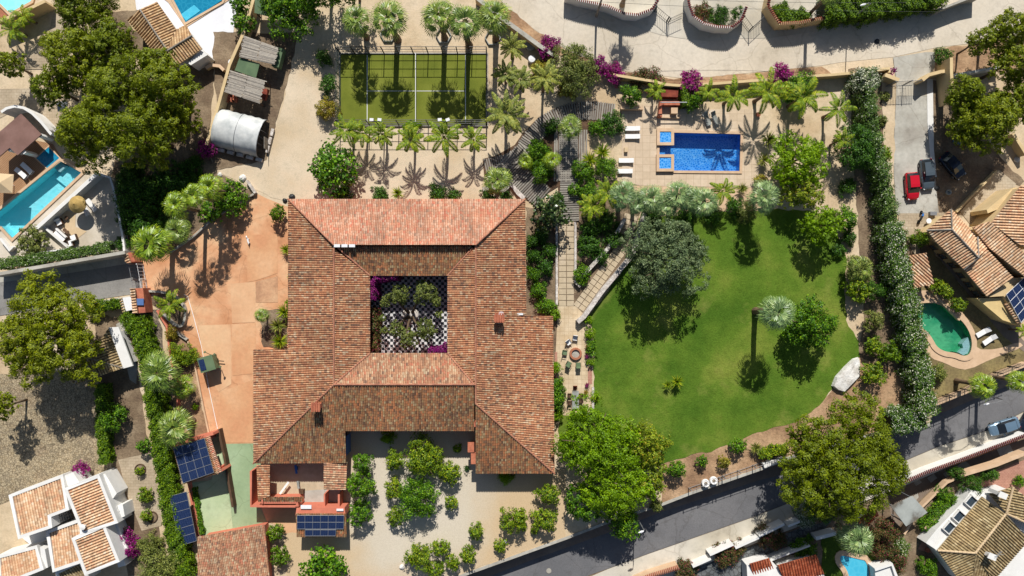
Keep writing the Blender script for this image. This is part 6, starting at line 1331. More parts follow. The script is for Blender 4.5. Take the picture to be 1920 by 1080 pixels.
many('feather', 'lf_feather', None, [(1110, 385, 26, 3, 'feather palm left of the blue fan palm row'), (320, 570, 26, 2.6, 'feather palm in the leaf shaped planter'), (45, 30, 20, 2.6, 'bright palm beside the top left beige wall'), (25, 55, 26, 2.6, 'pale spiky palm at the left edge under the top walls'), (1920, 620, 14, 3, 'feather palm at the right edge by the east house')], 'palm', 'feather_palm')
many('yucca', 'lf_date', None, [(520, 610, 19, 1.6, 'grey cycad in the planter left of the house'), (1442, 262, 20, 1.8, 'spiky cycad beside the pool deck corner'), (1433, 300, 17, 1.5, 'grey spiky plant left of the airy green tree'), (545, 520, 10, 1, 'tiny cycad against the house wall'), (1418, 840, 15, 1.6, 'blue grey spiky plant on the slope below the lawn'), (1392, 353, 14, 1.3, 'dark cycad at the lower right of the pool deck')], 'plant')
many('yucca', 'lf_feather', None, [(533, 585, 20, 2, 'dark green cycad touching the house in the planter'), (524, 640, 20, 1.8, 'yellow green cycad at the bottom of the house planter'), (536, 468, 14, 1.2, 'small cycad halfway up the left house wall'), (745, 362, 15, 1.2, 'bright fern like plant at the top house wall'), (1270, 716, 16, 1.6, 'small multi headed palm bush alone on the lawn'), (1252, 722, 11, 1.2, 'left head of the little palm bush on the lawn'), (1106, 300, 22, 2.2, 'spiky bright plant right of the boardwalk'), (1130, 285, 20, 2, 'spiky plant between the boardwalk and the loungers')], 'plant')
# bougainvillea
many('citrus', 'lf_boug', None, [(1028, 88, 25, 2.6, 'round magenta bougainvillea at the bend of the street wall'), (1122, 126, 24, 2.2, 'left half of the trailing magenta bougainvillea on the street wall'), (1152, 138, 22, 2, 'right half of the trailing magenta bougainvillea on the street wall'), (1299, 153, 26, 2.8, 'round magenta bougainvillea above the pool bar'), (1466, 143, 27, 2.6, 'broad magenta bougainvillea above the middle pool palm'),
 (383, 278, 18, 2.6, 'magenta bougainvillea at the foot of the slanting wall'), (149, 884, 17, 2.4, 'magenta bougainvillea on the white house roof terrace'), (236, 1030, 24, 2.4, 'purple bougainvillea on the lower right of the white house'), (232, 1008, 16, 2.2, 'smaller purple bougainvillea above it on the white house wall'), (1676, 132, 7, 1.8, 'tiny magenta bush on the gate pier of the east drive')], 'bougainvillea', 'bougainvillea')
# shrubs: generic garden shrubs
SH = [
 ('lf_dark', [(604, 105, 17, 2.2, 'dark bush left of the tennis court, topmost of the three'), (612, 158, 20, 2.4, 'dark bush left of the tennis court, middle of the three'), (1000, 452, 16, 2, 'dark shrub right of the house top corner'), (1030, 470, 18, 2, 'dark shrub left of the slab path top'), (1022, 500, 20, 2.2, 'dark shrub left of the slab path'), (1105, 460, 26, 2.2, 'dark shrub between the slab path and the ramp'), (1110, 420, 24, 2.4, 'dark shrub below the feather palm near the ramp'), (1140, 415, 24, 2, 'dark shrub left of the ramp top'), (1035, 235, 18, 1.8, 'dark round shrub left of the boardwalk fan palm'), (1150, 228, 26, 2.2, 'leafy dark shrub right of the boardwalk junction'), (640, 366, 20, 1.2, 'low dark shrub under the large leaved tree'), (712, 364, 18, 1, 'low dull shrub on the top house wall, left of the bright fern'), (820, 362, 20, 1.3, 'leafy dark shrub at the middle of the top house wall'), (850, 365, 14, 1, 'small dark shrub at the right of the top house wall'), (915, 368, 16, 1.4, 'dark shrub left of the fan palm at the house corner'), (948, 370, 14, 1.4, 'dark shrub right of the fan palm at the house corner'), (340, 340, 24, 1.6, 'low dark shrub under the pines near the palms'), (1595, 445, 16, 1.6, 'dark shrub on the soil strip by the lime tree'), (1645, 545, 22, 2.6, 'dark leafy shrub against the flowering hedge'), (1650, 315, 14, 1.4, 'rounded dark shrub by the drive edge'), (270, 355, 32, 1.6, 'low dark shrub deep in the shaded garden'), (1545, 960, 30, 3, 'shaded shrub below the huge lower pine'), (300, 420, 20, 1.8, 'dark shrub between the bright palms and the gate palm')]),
 ('lf_broad', [(1008, 280, 24, 2.6, 'leafy shrub at the top of the boardwalk island'), (1015, 320, 26, 2.2, 'bright leafy shrub at the bottom of the boardwalk island'), (1095, 320, 24, 2.2, 'leafy shrub at the left of the bed beside the boardwalk'), (1140, 315, 24, 2.2, 'red tipped leafy shrub left of the lower loungers'), (1120, 240, 18, 2.4, 'round leafy shrub right of the boardwalk fan palm'), (1000, 515, 16, 2, 'leafy shrub touching the right house eave'), (1010, 545, 20, 2, 'olive toned shrub right of the house wall'), (1025, 575, 20, 2.2, 'leafy shrub at the upper end of the terrace'), (1092, 512, 20, 1.8, 'round shrub where the path and ramp meet'), (1078, 355, 14, 1.6, 'shrub at the boardwalk edge above the ramp bed'), (1110, 360, 24, 2.2, 'bright shrub above the feather palm near the ramp'), (1650, 700, 1, .5, '')][:-1]),
 ('lf_lime', [(1040, 590, 13, 2, 'bright lime bush at the house corner of the terrace'), (1044, 690, 12, 2, 'bright lime bush midway along the terrace house wall'), (1046, 780, 12, 2, 'bright lime bush at the bottom of the terrace house wall'), (1103, 600, 10, 1.4, 'bright bush at the head of the terrace planter row'), (1106, 625, 12, 1.4, 'second bright bush of the terrace planter row'), (1108, 680, 9, 1.2, 'small bright bush below the potted flowers on the terrace'), (1095, 772, 12, 1.6, 'bright shrub below the dining table on the terrace'), (1080, 776, 9, 1.3, 'smaller bright shrub left of the one below the dining table'), (727, 822, 15, 1.8, 'bright lime bush in the house shade of the gravel yard'), (857, 842, 9, 1.2, 'little lime bush in the house shade near the red porch'), (948, 897, 15, 1.4, 'lime bush on the shaded wall below the mottled roof'), (770, 238, 18, 2.2, 'dark golden bush behind the middle feather palm'), (364, 763, 7, .9, 'tiny bright bush left of the orange drive'), (540, 570, 9, 1.6, 'small bright bush on the left house wall'), (1720, 445, 1, .4, '')][:-1]),
 ('lf_yell', [(612, 203, 24, 2.4, 'yellowish bush left of the tennis court, lowest of the three'), (1012, 130, 22, 2.2, 'golden green bush left of the tamarisk'), (1062, 165, 20, 1.6, 'golden brown bush below the tamarisk'), (318, 625, 15, 1.6, 'brownish bush by the leaf shaped planter'), (1428, 338, 14, 1.6, 'yellow bush behind the rightmost blue fan palm'), (1115, 745, 9, 1, 'rusty potted shrub by the dining table')]),
 ('lf_citrus', [(340, 665, 28, 2.4, 'soft green shrub left of the green trailer'), (1002, 997, 8, 1, 'small round succulent bush in the sandy yard'), (1020, 1000, 1, .4, '')][:-1]),
 ('lf_olive', [(274, 1022, 23, 2.4, 'round ball shaped bush beside the long clipped hedge'), (1655, 225, 12, 1, 'dry grey tuft left of the concrete drive'), (1662, 180, 10, 1, 'dry tuft left of the drive gate'), (1405, 395, 22, 3.2, 'brownish grey creeper clump at the lawn top'), (1232, 950, 14, 1.6, 'grey leaved bush above the street lamp'), (1760, 700, 20, 1.6, 'withered bush on the dry grass below the green pool')]),
 ('lf_red', [(1215, 150, 34, 1.8, 'reddish green shrub above the pool bar wall'), (1245, 130, 1, .4, '')][:-1]),
]
for mt_, rows in SH: many('shrub', mt_, None, rows)
many('shrub', 'lf_red', None, [(1395, 1040, 26, 2.2, '')][:0])
many('shrub', 'lf_red', None, [(1362, 1042, 26, 2, 'left half of the pink tipped shrub behind the white street wall'), (1385, 1032, 18, 1.8, 'right half of the pink tipped shrub behind the white street wall'), (1450, 1010, 30, 2, 'dark pink tipped shrub behind the fourth street wall panel'), (1290, 1072, 24, 2, 'pink tipped shrub at the bottom edge beside the tiled street wall'), (1665, 1000, 28, 3, 'shrub with pink flowers beside the orange red hipped roof'), (1680, 1050, 30, 2.6, 'leafy shrub below the pink flowering one'), (1650, 1030, 20, 2, 'shrub between the small pool and the pink flowering one')], zb=LOW)
many('shrub', 'lf_oleander', None, [(1692, 1030, 20, 2.4, 'white flowering shrub left of the pink terrace'), (1610, 975, 1, .4, '')][:-1], zb=LOW)
many('shrub', 'lf_broad', None, [(1745, 1068, 22, 2.2, 'round green shrub at the bottom edge left of the olive roof'), (1768, 925, 14, 1.6, 'green shrub at the top of the beige planter wall'), (1785, 938, 17, 1.8, 'light green tree shrub by the white terrace skylight'), (1735, 985, 14, 1.6, 'shrub at the corner of the grey canopy'), (1512, 1030, 26, 2, 'shaded shrub above the dark red roof'), (1915, 905, 12, 1.6, 'round shrub at the right edge above the olive roof')], zb=LOW)
many('shrub', 'lf_oleander_b', None, [(1516, 968, 24, 2.6, 'white flowered shrub in the shadow of the huge lower pine')], zb=LOW)
# conifers lying dark against the light
for (x, y, r_, h, lb, zb) in ((1772, 105, 18, 2.6, 'dark conifer beside the tall beige fin wall', 0), (1800, 890, 15, 2.2, 'upper dark clipped conifer between the shaded street and the white terrace', LOW), (1828, 912, 22, 3, '', LOW), (1862, 890, 18, 2.4, 'dark clipped conifer right of the larger one by the street', LOW), (1732, 447, 18, 3.2, 'smooth dark green clipped bush at the left corner of the east house', 0)):
    plant('shrub', x, y, r_, h, lb or 'largest dark clipped conifer above the white terrace', None, 'lf_dark' if x != 1732 else 'lf_hedge', 'conifer', 'conifer', zb=zb)
# hedges
hedge([(1628, 160), (1630, 200), (1640, 260), (1657, 330), (1672, 420)], 1.4, 3.1, 'lf_oleander_c', 'upper leafy half of the tall hedge with white flowers beside the concrete drive', rough=.42)
hedge([(1625, 130), (1627, 166)], 2.4, 3.4, 'lf_oleander_b', 'densely flowering white head of the tall hedge by the drive gate', rough=.4)
hedge([(1672, 420), (1686, 500), (1706, 580), (1719, 650), (1731, 720), (1737, 776)], 2.3, 3.4, 'lf_oleander', 'lower half of the tall white flowering hedge between lawn plot and green pool', rough=.42)
hedge([(1672, 794), (1735, 782)], 2.6, 3.0, 'lf_oleander', 'white flowering hedge end turning left toward the huge lower pine', rough=.4)
hedge([(0, 496), (60, 487), (130, 476), (205, 463)], 1.15, 1.6, 'lf_oleander_c', 'long low flowering hedge on the wall beside the lane', rough=.2, z0=1.2)
hedge([(256, 596), (266, 640), (282, 700), (296, 800), (310, 900), (322, 980), (345, 1085)], 2.2, 2.2, 'lf_hedge', 'very long clipped green hedge down the left side of the drive', rough=.22)
hedge([(160, 578), (225, 568)], 1.2, 1.6, 'lf_hedge', 'short hedge in shade behind the bin shelter', rough=.2)
hedge([(190, 722), (190, 800), (196, 868)], 1.4, 1.7, 'lf_hedge', 'short clipped hedge between the cobbled yard and the west path', rough=.15)
hedge([(232, 590), (244, 604), (252, 620)], 1.6, 1.8, 'lf_hedge', 'rounded hedge piece under the bin shelter', rough=.25)
hedge([(1548, 12), (1620, 8), (1700, -6), (1770, -18)], 3.4, 3.2, 'lf_hedge', 'broad tall hedge along the top edge shading the street', rough=.35)
hedge([(1462, 8), (1470, 30), (1500, 34), (1512, 22)], 1.8, 1.8, 'lf_hedge', 'curved clipped hedge inside the cream angled wall', rough=.2)
hedge([(1425, 853), (1452, 846), (1478, 842)], 1.0, 1.2, 'lf_citrus', 'short bright hedge above the white slab on the retaining wall', rough=.2)
hedge([(1742, 985), (1762, 955), (1778, 935)], 1.2, 1.2, 'lf_broad', 'low hedge along the beige planter wall by the pink terrace', rough=.2, z0=LOW)
hedge([(1042, 712), (1046, 745), (1042, 765)], 1.3, 2.0, 'lf_broad', 'green bush row against the right house wall by the terrace', rough=.3)
hedge([(1108, 640), (1110, 665)], .9, .9, 'lf_broad', 'dark planter bush row behind the potted flowers', rough=.2)
hedge([(1285, 160), (1286, 198)], .9, 2.0, 'lf_hedge', 'slim clipped hedge screening the pool bar', rough=.12)
hedge([(364, 915), (378, 1000)], .5, .6, 'lf_broad', 'thin green strip beside the solar collectors', rough=.1)
# creepers on the courtyard eaves
hedge([(700, 520), (745, 518)], .7, 4.2, 'lf_boug', 'magenta creeper along the top left eave inside the courtyard', rough=.2, name='creeper')
hedge([(699, 524), (698, 560)], .6, 4.2, 'lf_boug', 'magenta creeper down the left eave inside the courtyard', rough=.2, name='creeper')
hedge([(806, 658), (836, 656), (837, 646)], .5, 3.6, 'lf_boug', 'purple creeper in the lower right corner of the courtyard', rough=.2, name='creeper')
hedge([(701, 580), (701, 655)], .8, 2.4, 'lf_red', 'mixed green and red creeper down the left side of the courtyard', rough=.3, name='creeper')
# plots behind the street walls
many('shrub', 'lf_red', None, [(1322, 20, 20, 1.6, 'pink flecked shrub inside the u shaped white wall'), (1310, 35, 12, 1.2, 'small shrub at the left tip inside the u shaped white wall')])
many('shrub', 'lf_dark', None, [(1350, 25, 22, 3, 'dark shrub inside the u shaped white wall'), (1385, 20, 12, 3, 'narrow dark cypress bush at the right inside the u shaped wall')])
many('fan', 'lf_fan', None, [(1182, -30, 26, 7, 'fan palm beyond the top edge casting its shadow on the street'), (1560, -12, 22, 8, 'fan palm behind the top hedge casting its shadow on the street')], 'palm', 'fan_palm')

# ------------------------------------------------------------------ cars
def car(px, py, hx, hy, L, paint, label, zb=0., wagon=False):
    """hx,hy: heading on the photo. Lofted body with glasshouse, wheels, lamps and mirrors"""
    ang = math.atan2(-hy, hx); base = P(px, py, zb+.7); base.z = zb; Wd = 1.76
    o = empty('car', base, label, 'car'); R = Matrix.Rotation(ang, 3, 'Z')
    def loft(secs, name, mat, par, cap=True):
        k = MB(); vs = []; n = len(secs[0][1])
        for x, pts in secs: vs += [base+R @ Vector((x, y, z)) for y, z in pts]
        fs = [(i*n+j, (i+1)*n+j, (i+1)*n+(j+1) % n, i*n+(j+1) % n) for i in range(len(secs)-1) for j in range(n)]
        fs += [tuple(range(n)), tuple(range(len(secs)*n-1, (len(secs)-1)*n-1, -1))]
        k.add(vs, fs); return k.build(name, mat, par, smooth=False)
    def sec(hw, z0, zs, zt):
        return [(-hw*.94, z0), (-hw, z0+.15), (-hw, zs-.08), (-hw*.93, zs), (-hw*.8, zt), (-hw*.4, zt+.025), (0, zt+.03), (hw*.4, zt+.025), (hw*.8, zt), (hw*.93, zs), (hw, zs-.08), (hw, z0+.15), (hw*.94, z0)]
    h = Wd/2; l = L/2
    body = loft([(-l, sec(h*.78, .42, .62, .70)), (-l+.06, sec(h*.88, .3, .78, .86)), (-l+.3, sec(h*.96, .22, .86, .94)), (-l*.55, sec(h, .2, .88, .96)), (0, sec(h, .2, .86, .94)), (l*.4, sec(h, .2, .84, .92)), (l*.6, sec(h*.98, .2, .80, .88)), (l-.3, sec(h*.92, .22, .68, .76)), (l-.1, sec(h*.82, .28, .6, .66)), (l, sec(h*.66, .38, .52, .56))], 'body', paint, o)
    def gs(hw, z0, hw2, z1): return [(-hw, z0), (-hw2, z1), (0, z1+.02), (hw2, z1), (hw, z0)]
    r0 = -l+.12 if wagon else -l+.42
    loft([(r0, gs(h*.82, .88, h*.8, .9)), (r0+.42, gs(h*.88, .9, h*.7, 1.38)), (0, gs(h*.9, .9, h*.73, 1.43)), (l*.12, gs(h*.9, .9, h*.72, 1.41)), (l*.52, gs(h*.86, .86, h*.82, .89))], 'windows', MT['glass_dark'], o)
    loft([(r0+.4, gs(h*.71, 1.39, h*.68, 1.42)), (-.2, gs(h*.75, 1.44, h*.7, 1.475)), (l*.12, gs(h*.73, 1.42, h*.69, 1.455))], 'roof', paint, o)
    for sx in (-1, 1):
        for sy in (-1, 1):
            c = base+R @ Vector((sx*L*.31, sy*(h-.1), .31)); q = R @ Vector((0, .11*sy, 0)); k = MB(); k.tube([c-q, c+q], [.32, .32], 18); w_ = k.build('wheel', MT['black_rubber'], o)
            k = MB(); k.tube([c+q*1.0, c+q*1.12], [.2, .18], 12); k.build('rim', MT['grey_metal'], w_)
        k = MB(); c = base+R @ Vector((l*.2, sx*(h+.08), .95)); k.box(c, (.14, .2, .12), ang); k.build('mirror', paint, o)
        k = MB(); c = base+R @ Vector((l-.17, sx*h*.62, .62)); k.box(c, (.2, .3, .1), ang-sx*.35); k.build('headlight', MT['lamp_glass'], o)
        k = MB(); c = base+R @ Vector((-l+.06, sx*h*.72, .72)); k.box(c, (.12, .22, .18), ang); k.build('tail_light', MT['lamp_red'], o)
    for x0, x1, y in ((-l*.1, -l*.1+.04, 0),):
        pass
    k = MB()
    for sy in (-1, 1): k.tube([base+R @ Vector((r0+.5, sy*h*.72, 1.43)), base+R @ Vector((l*.1, sy*h*.73, 1.46))], .018, 5)
    each(k, 'roof_trim', MT['dark_metal'], o)
    return o
car(1711, 349, .08, 1, 3.75, MT['car_red'], 'small bright red hatchback parked lowest on the concrete drive', wagon=True)
car(1739, 327, .10, 1, 4.2, MT['car_grey'], 'dark grey estate car parked beside the red hatchback on the drive', wagon=True)
car(1787, 311, .66, .75, 4.1, MT['car_navy'], 'black car standing askew in the pine shade of the east yard')
car(1883, 800, -1, .33, 4.3, MT['car_blue'], 'blue grey saloon parked on the lower pavement at the right', zb=LOW+.15)
car(1932, 783, -.6, 1, 4.2, MT['car_navy'], 'dark car nose just entering the right edge by the lower pavement', zb=LOW+.15)
car(1808, 246, .4, -1, 3.9, MT['car_blue'], 'light blue car half hidden under the large shading pine')
# motorcycle
mo = empty('motorcycle', P(1722, 408), 'dark motorcycle with a blue tank parked near the east house corner', 'motorcycle'); b0 = P(1722, 408)
for y in (.65, -.65): k = MB(); c = b0+Vector((y*.3, y, .3)); k.tube([c-Vector((.06, -.02, 0)), c+Vector((.06, -.02, 0))], .3, 14); k.build('wheel', MT['black_rubber'], mo)
k = MB(); k.tube([b0+Vector((-.2, -.65, .5)), b0+Vector((-.1, -.3, .75)), b0+Vector((.05, .1, .85)), b0+Vector((.2, .6, .8))], [.1, .16, .15, .08], 8); k.build('body', MT['dark_metal'], mo)
k = MB(); k.tube([b0+Vector((.05, .1, .92)), b0+Vector((.15, .45, .95))], [.16, .12], 8); k.build('tank', MT['car_blue'] if False else MT['blue_cloth'], mo)
k = MB(); k.tube([b0+Vector((-.15, .62, 1.05)), b0+Vector((.5, .5, 1.05))], .025, 6); k.build('handlebar', MT['chrome'], mo)
for x, y, lb in ((1736, 415, 'round white table beside the parked motorcycle'),):
    p = P(x, y); k = MB(); k.lathe(p, [(.28, 0), (.28, .03), (.04, .06), (.04, .7), (.36, .72), (.36, .75), (.05, .76)], 20); tag(k.build('round_table', MT['white_metal'], base=p), lb, 'table')
k = MB(); p = P(1746, 401); k.box(p+Vector((0, 0, .3)), (.9, .5, .6)); tag(k.build('air_unit', MT['grey_metal'], base=p), 'grey outdoor air unit by the wall of the east house', 'air unit')
k = MB(); p = P(1777, 361); k.lathe(p, [(.25, 0), (.38, .05), (.38, .3), (.3, .32), (.22, .2), (.2, .05)], 18); tag(k.build('tyre_planter', MT['grey_board'], base=p), 'round grey ring planter on the shaded yard below the black car', 'planter')

# ------------------------------------------------------------------ trailer, lamps, poles
tr = empty('utility_trailer', P(388, 690), 'green utility trailer with one solar panel standing on the orange drive', 'trailer'); c = P(388, 682, 2.0); g = P(388, 690); an = .28
R = Matrix.Rotation(an, 3, 'Z')
k = MB(); k.box((c.x, c.y, 1.35), (1.95, 1.9, 1.5), an); k.build('cabin', MT['green_paint'], tr)
k = MB(); k.box((c.x, c.y, 2.14), (2.1, 2.05, .08), an); k.build('roof', MT['green_paint'], tr)
k = MB(); k.box(Vector((c.x, c.y, 2.22))+R @ Vector((-.55, 0, 0)), (.75, 1.5, .05), an); k.build('solar_panel', MT['solar_cell'], tr)
for sx in (-1, 1): k = MB(); cc = Vector((c.x, c.y, .33))+R @ Vector((0, sx*.9, 0)); k.tube([cc-R @ Vector((0, .1, 0)), cc+R @ Vector((0, .1, 0))], .33, 16); k.build('wheel', MT['black_rubber'], tr)
k = MB(); k.tube([Vector((c.x, c.y, .5))+R @ Vector((.9, 0, 0)), Vector((c.x, c.y, .5))+R @ Vector((1.7, -.3, 0))], .06, 6); k.build('drawbar', MT['dark_metal'], tr)
for a, b in (((.3, 1.0, .6), (.2, 1.6, 2.1)), ((1.0, .8, .6), (1.35, .95, 2.1)), ((1.05, -.8, .6), (1.5, -.9, 1.7))):
    k = MB(); k.tube([Vector((c.x, c.y, 0))+R @ Vector(a), Vector((c.x, c.y, 0))+R @ Vector(b)], [.05, .04], 6); k.box(Vector((c.x, c.y, 0))+R @ Vector(b), (.25, .2, .2), an+.5); k.build('support_arm', MT['green_paint'], tr)
def street_lamp(head, foot, h, zb, label):
    f = P(foot[0], foot[1], zb); hd = P(head[0], head[1], zb+h); o = empty('street_lamp', f, label, 'street lamp'); k = MB(); top = Vector((f.x, f.y, zb+h-.4)); k.tube([f, top], [.09, .06], 8); k.tube([top, top.lerp(hd, .5)+Vector((0, 0, .3)), hd], [.05, .04, .035], 6); k.build('pole', MT['grey_metal'], o)
    d = (hd-top); d.z = 0; d.normalize(); k = MB(); k.tube([hd-d*.1, hd+d*.25, hd+d*.65], [.08, .16, .06], 8); k.build('lamp', MT['white_metal'], o)
street_lamp((1206, 996), (1190, 962), 7.5, LOW, 'street lamp leaning over the asphalt in the shade of the lime tree')
street_lamp((1853, 757), (1818, 735), 7.5, LOW, 'street lamp with curved arm above the comb shadows at the right')
street_lamp((1622, 8), (1588, 42), 7, 0, 'grey street lamp standing in front of the broad top hedge')
for x, y, h, lb in ((1118, 3, 8.5, 'tall utility pole on the curved wall whose shadow crosses the upper street'),):
    f = P(x, y+28, 0); k = MB(); k.tube([f, Vector((f.x, f.y, h))], [.16, .11], 9); tag(k.build('utility_pole', MT['old_wood'], base=f), lb, 'pole')
for x, y, lb in ((1644, 78, 'dark round manhole cover in the hedge shade on the street'), (1029, 1070, 'round pale manhole cover in the asphalt at the bottom')):
    zb = 0 if y < 500 else LOW; p = P(x, y, zb); k = MB(); k.lathe(p, [(.36, 0), (.36, .11), (.3, .115), (.01, .115)], 20); tag(k.build('manhole_cover', MT['dark_metal'] if y < 500 else MT['concrete'], base=p), lb, 'manhole cover')
# satellite dish on ridge
k = MB(); p = P(940, 588, 5.4); k.lathe((p.x, p.y, 5.5), [(.03, 0), (.03, .3), (.3, .45), (.34, .5), (.28, .45), (.03, .33)], 14); k.build('satellite_dish', MT['white_metal'], house)

# ------------------------------------------------------------------ furniture
def lounger(px, py, ang, label, group=None, mat='white_cloth', z=0.06, up=35, frame='white_metal', zb=0.):
    b0 = P(px, py, zb+.35); b0.z = zb; o = empty('sun_lounger', b0, label, 'sun lounger', group); R = Matrix.Rotation(math.radians(ang), 3, 'Z')
    def w_(x, y, z_): return b0+R @ Vector((x, y, z_+z))
    k = MB()
    for y in (-.3, .3): k.tube([w_(-1, y, .28), w_(1, y, .28)], .03, 6)
    for x in (-1, 0, 1): k.tube([w_(x, -.3, .28), w_(x, .3, .28)], .025, 6)
    k.build('frame', MATS[frame], o)
    for x in (-.8, .8):
        for y in (-.28, .28): k = MB(); k.tube([w_(x, y, .27), w_(x, y, 0)], .03, 6); k.build('leg', MATS[frame], o)
    k = MB(); k.box(w_(-.35, 0, .35), (1.3, .62, .1), math.radians(ang)); k.build('mattress', MATS[mat], o)
    k = MB(); u = math.radians(up); a = w_(.3, 0, .35); RM = R @ Matrix.Rotation(-u, 3, 'Y'); k.box(a+RM @ Vector((.36, 0, .0)), (.75, .62, .1), M3=RM); k.build('backrest', MATS[mat], o)
    return o
for x, y, lb in ((1186, 241, 'topmost white lounger at the left edge of the pool deck'), (1186, 256, 'second white lounger from the top at the left of the pool deck'), (1174, 301, 'third white lounger from the top, beside the red tipped shrub'), (1172, 321, 'lowest white lounger at the left of the pool deck')):
    lounger(x, y, 0, lb, 'white loungers at the left of the pool deck', up=12)
lounger(1325, 222, 112, 'left one of two dark backed loungers above the blue pool', mat='grey_board', up=45); lounger(1340, 221, 118, 'right one of two dark backed loungers above the blue pool', mat='grey_board', up=45)
lounger(40, 325, -38, 'left sun lounger on the shaded wooden pool deck', up=20); lounger(51, 316, -42, 'right sun lounger on the shaded wooden pool deck', up=20)
lounger(160, 392, -60, 'white lounger right of the straw parasol on the left terrace', up=20); lounger(172, 385, -50, 'white lounger by the upper right of the straw parasol', up=15)
lounger(1843, 623, 30, 'upper white lounger on the shaded lawn by the green pool', up=25); lounger(1855, 637, 35, 'lower white lounger on the shaded lawn by the green pool', up=25)
def chair(px, py, ang, label, seat, frame='brown_wood', zb=0., w=.55, group=None, z=.0, name='chair', cat='chair'):
    b0 = P(px, py, zb+.4); b0.z = zb+z; o = empty(name, b0, label, cat, group); R = Matrix.Rotation(math.radians(ang), 3, 'Z')
    def w_(x, y, z_): return b0+R @ Vector((x, y, z_))
    k = MB(); k.box(w_(0, 0, .43), (w, w, .07), math.radians(ang)); k.build('seat', MATS[seat], o)
    RM = R @ Matrix.Rotation(math.radians(-14), 3, 'X'); k = MB(); k.box(w_(0, w*.52, .72), (w, .06, .6), M3=R @ Matrix.Rotation(math.radians(-16), 3, 'X')); k.build('backrest', MATS[seat], o)
    for x in (-1, 1):
        for y in (-1, 1): k = MB(); k.tube([w_(x*w*.45, y*w*.45, 0), w_(x*w*.45, y*w*.45, .42)], .025, 6); k.build('leg', MATS[frame], o)
        k = MB(); k.box(w_(x*w*.55, 0, .62), (.06, w, .04), math.radians(ang)); k.build('armrest', MATS[frame], o)
    return o
ZT = .1
for x, y, a, s_, lb in ((1066, 642, 35, 'white_cloth', 'reclining chair with white cushion upper left of the round fire pit'), (1078, 634, -8, 'white_cloth', 'chair with white cushion directly above the round fire pit'), (1059, 661, 80, 'green_paint', 'pale green chair left of the round fire pit'), (1066, 682, 150, 'green_paint', 'pale green chair lower left of the round fire pit'), (1084, 684, 182, 'green_paint', 'pale green chair lower right of the round fire pit')):
    chair(x, y, a, lb, s_, z=ZT, w=.62)
fp = empty('fire_pit', P(1079, 663), 'round brick fire pit in the middle of the garden terrace', 'fire pit'); k = MB(); b0 = P(1079, 663); k.lathe(b0, [(.85, .1), (.85, .45), (.82, .5), (.58, .5), (.55, .45), (.55, .12)], 28); k.build('brick_ring', MT['brick_pave'], fp)
k = MB(); k.lathe(b0, [(.56, .1), (.56, .2), (.3, .24), (.02, .26)], 20); k.build('ash', MT['concrete'], fp)
dt = empty('dining_table', P(1078, 748), 'long grey dining table at the lower end of the garden terrace', 'table'); b0 = P(1078, 748)
k = MB(); k.box((b0.x, b0.y, .86), (.9, 2.5, .06)); k.build('table_top', MT['grey_board'], dt)
for x in (-.35, .35):
    for y in (-1.1, 1.1): k = MB(); k.box((b0.x+x, b0.y+y, .47), (.07, .07, .74)); k.build('leg', MT['brown_wood'], dt)
for x, y, a, s_, lb in ((1068, 741, 90, 'brown_wood', 'wooden chair at the upper left side of the dining table'), (1068, 755, 90, 'brown_wood', 'wooden chair at the lower left side of the dining table'), (1088, 741, -90, 'brown_wood', 'wooden chair at the upper right side of the dining table'), (1088, 751, -90, 'brown_wood', 'wooden chair at the lower right side of the dining table'), (1078, 727, 0, 'dark_timber_red', 'dark red chair at the upper end of the dining table'), (1079, 767, 180, 'canvas', 'straw seated chair at the lower end of the dining table')):
    chair(x, y, a, lb, s_, z=ZT, w=.5)
k = MB(); k.lathe((b0.x-.05, b0.y+.6, .89), [(.06, 0), (.09, .12), (.04, .2), (.04, .26)], 10); tag(k.build('jug', MT['dark_metal'], base=(b0.x-.05, b0.y+.6, 0)), 'dark jug standing on the grey dining table', 'jug')
def pot(x, y, label, r=.2, zb=0., mat='terracotta', plant_mat=None):
    p = P(x, y, zb); o = empty('plant_pot', p, label, 'plant pot'); k = MB(); k.lathe(p, [(r*.7, 0.05), (r, .4), (r*1.1, .42), (r*.9, .42), (r*.85, .36), (.01, .36)], 14); k.build('pot', MATS[mat], o)
    if plant_mat:
        me = qmesh('plant', *leaves_from(np.random.default_rng(int(x)), np.random.default_rng(int(x)).normal(0, r*.75, (160, 3))+np.array([0, 0, .62]), np.random.default_rng(3).normal(0, 1, (160, 3)), .13, .09), MATS[plant_mat]); c = bpy.data.objects.new('plant', me); col.objects.link(c); c.parent = o
pot(1420, 216, 'terracotta pot alone at the right edge of the pool deck', .3); pot(1101, 650, 'potted white and pink flowers at the right of the fire pit', .25, plant_mat='lf_red'); pot(1100, 667, 'potted magenta flowers below the white ones by the fire pit', .25, plant_mat='lf_boug'); pot(1100, 721, 'potted dark pink plant above the dining table', .22, plant_mat='lf_boug')
pot(1098, 735, 'potted rusty plant at the upper right of the dining table', .22, plant_mat='lf_yell'); pot(876, 876, 'dark pot plant by the red porch of the gravel yard', .3, mat='dark_metal', plant_mat='lf_dark')
pot(1737, 1030, 'round clay pot at the left foot of the white terrace', .3, LOW); pot(1700, 258, 'small dark pot left of the concrete drive', .18, mat='dark_metal', plant_mat='lf_dark') if False else None
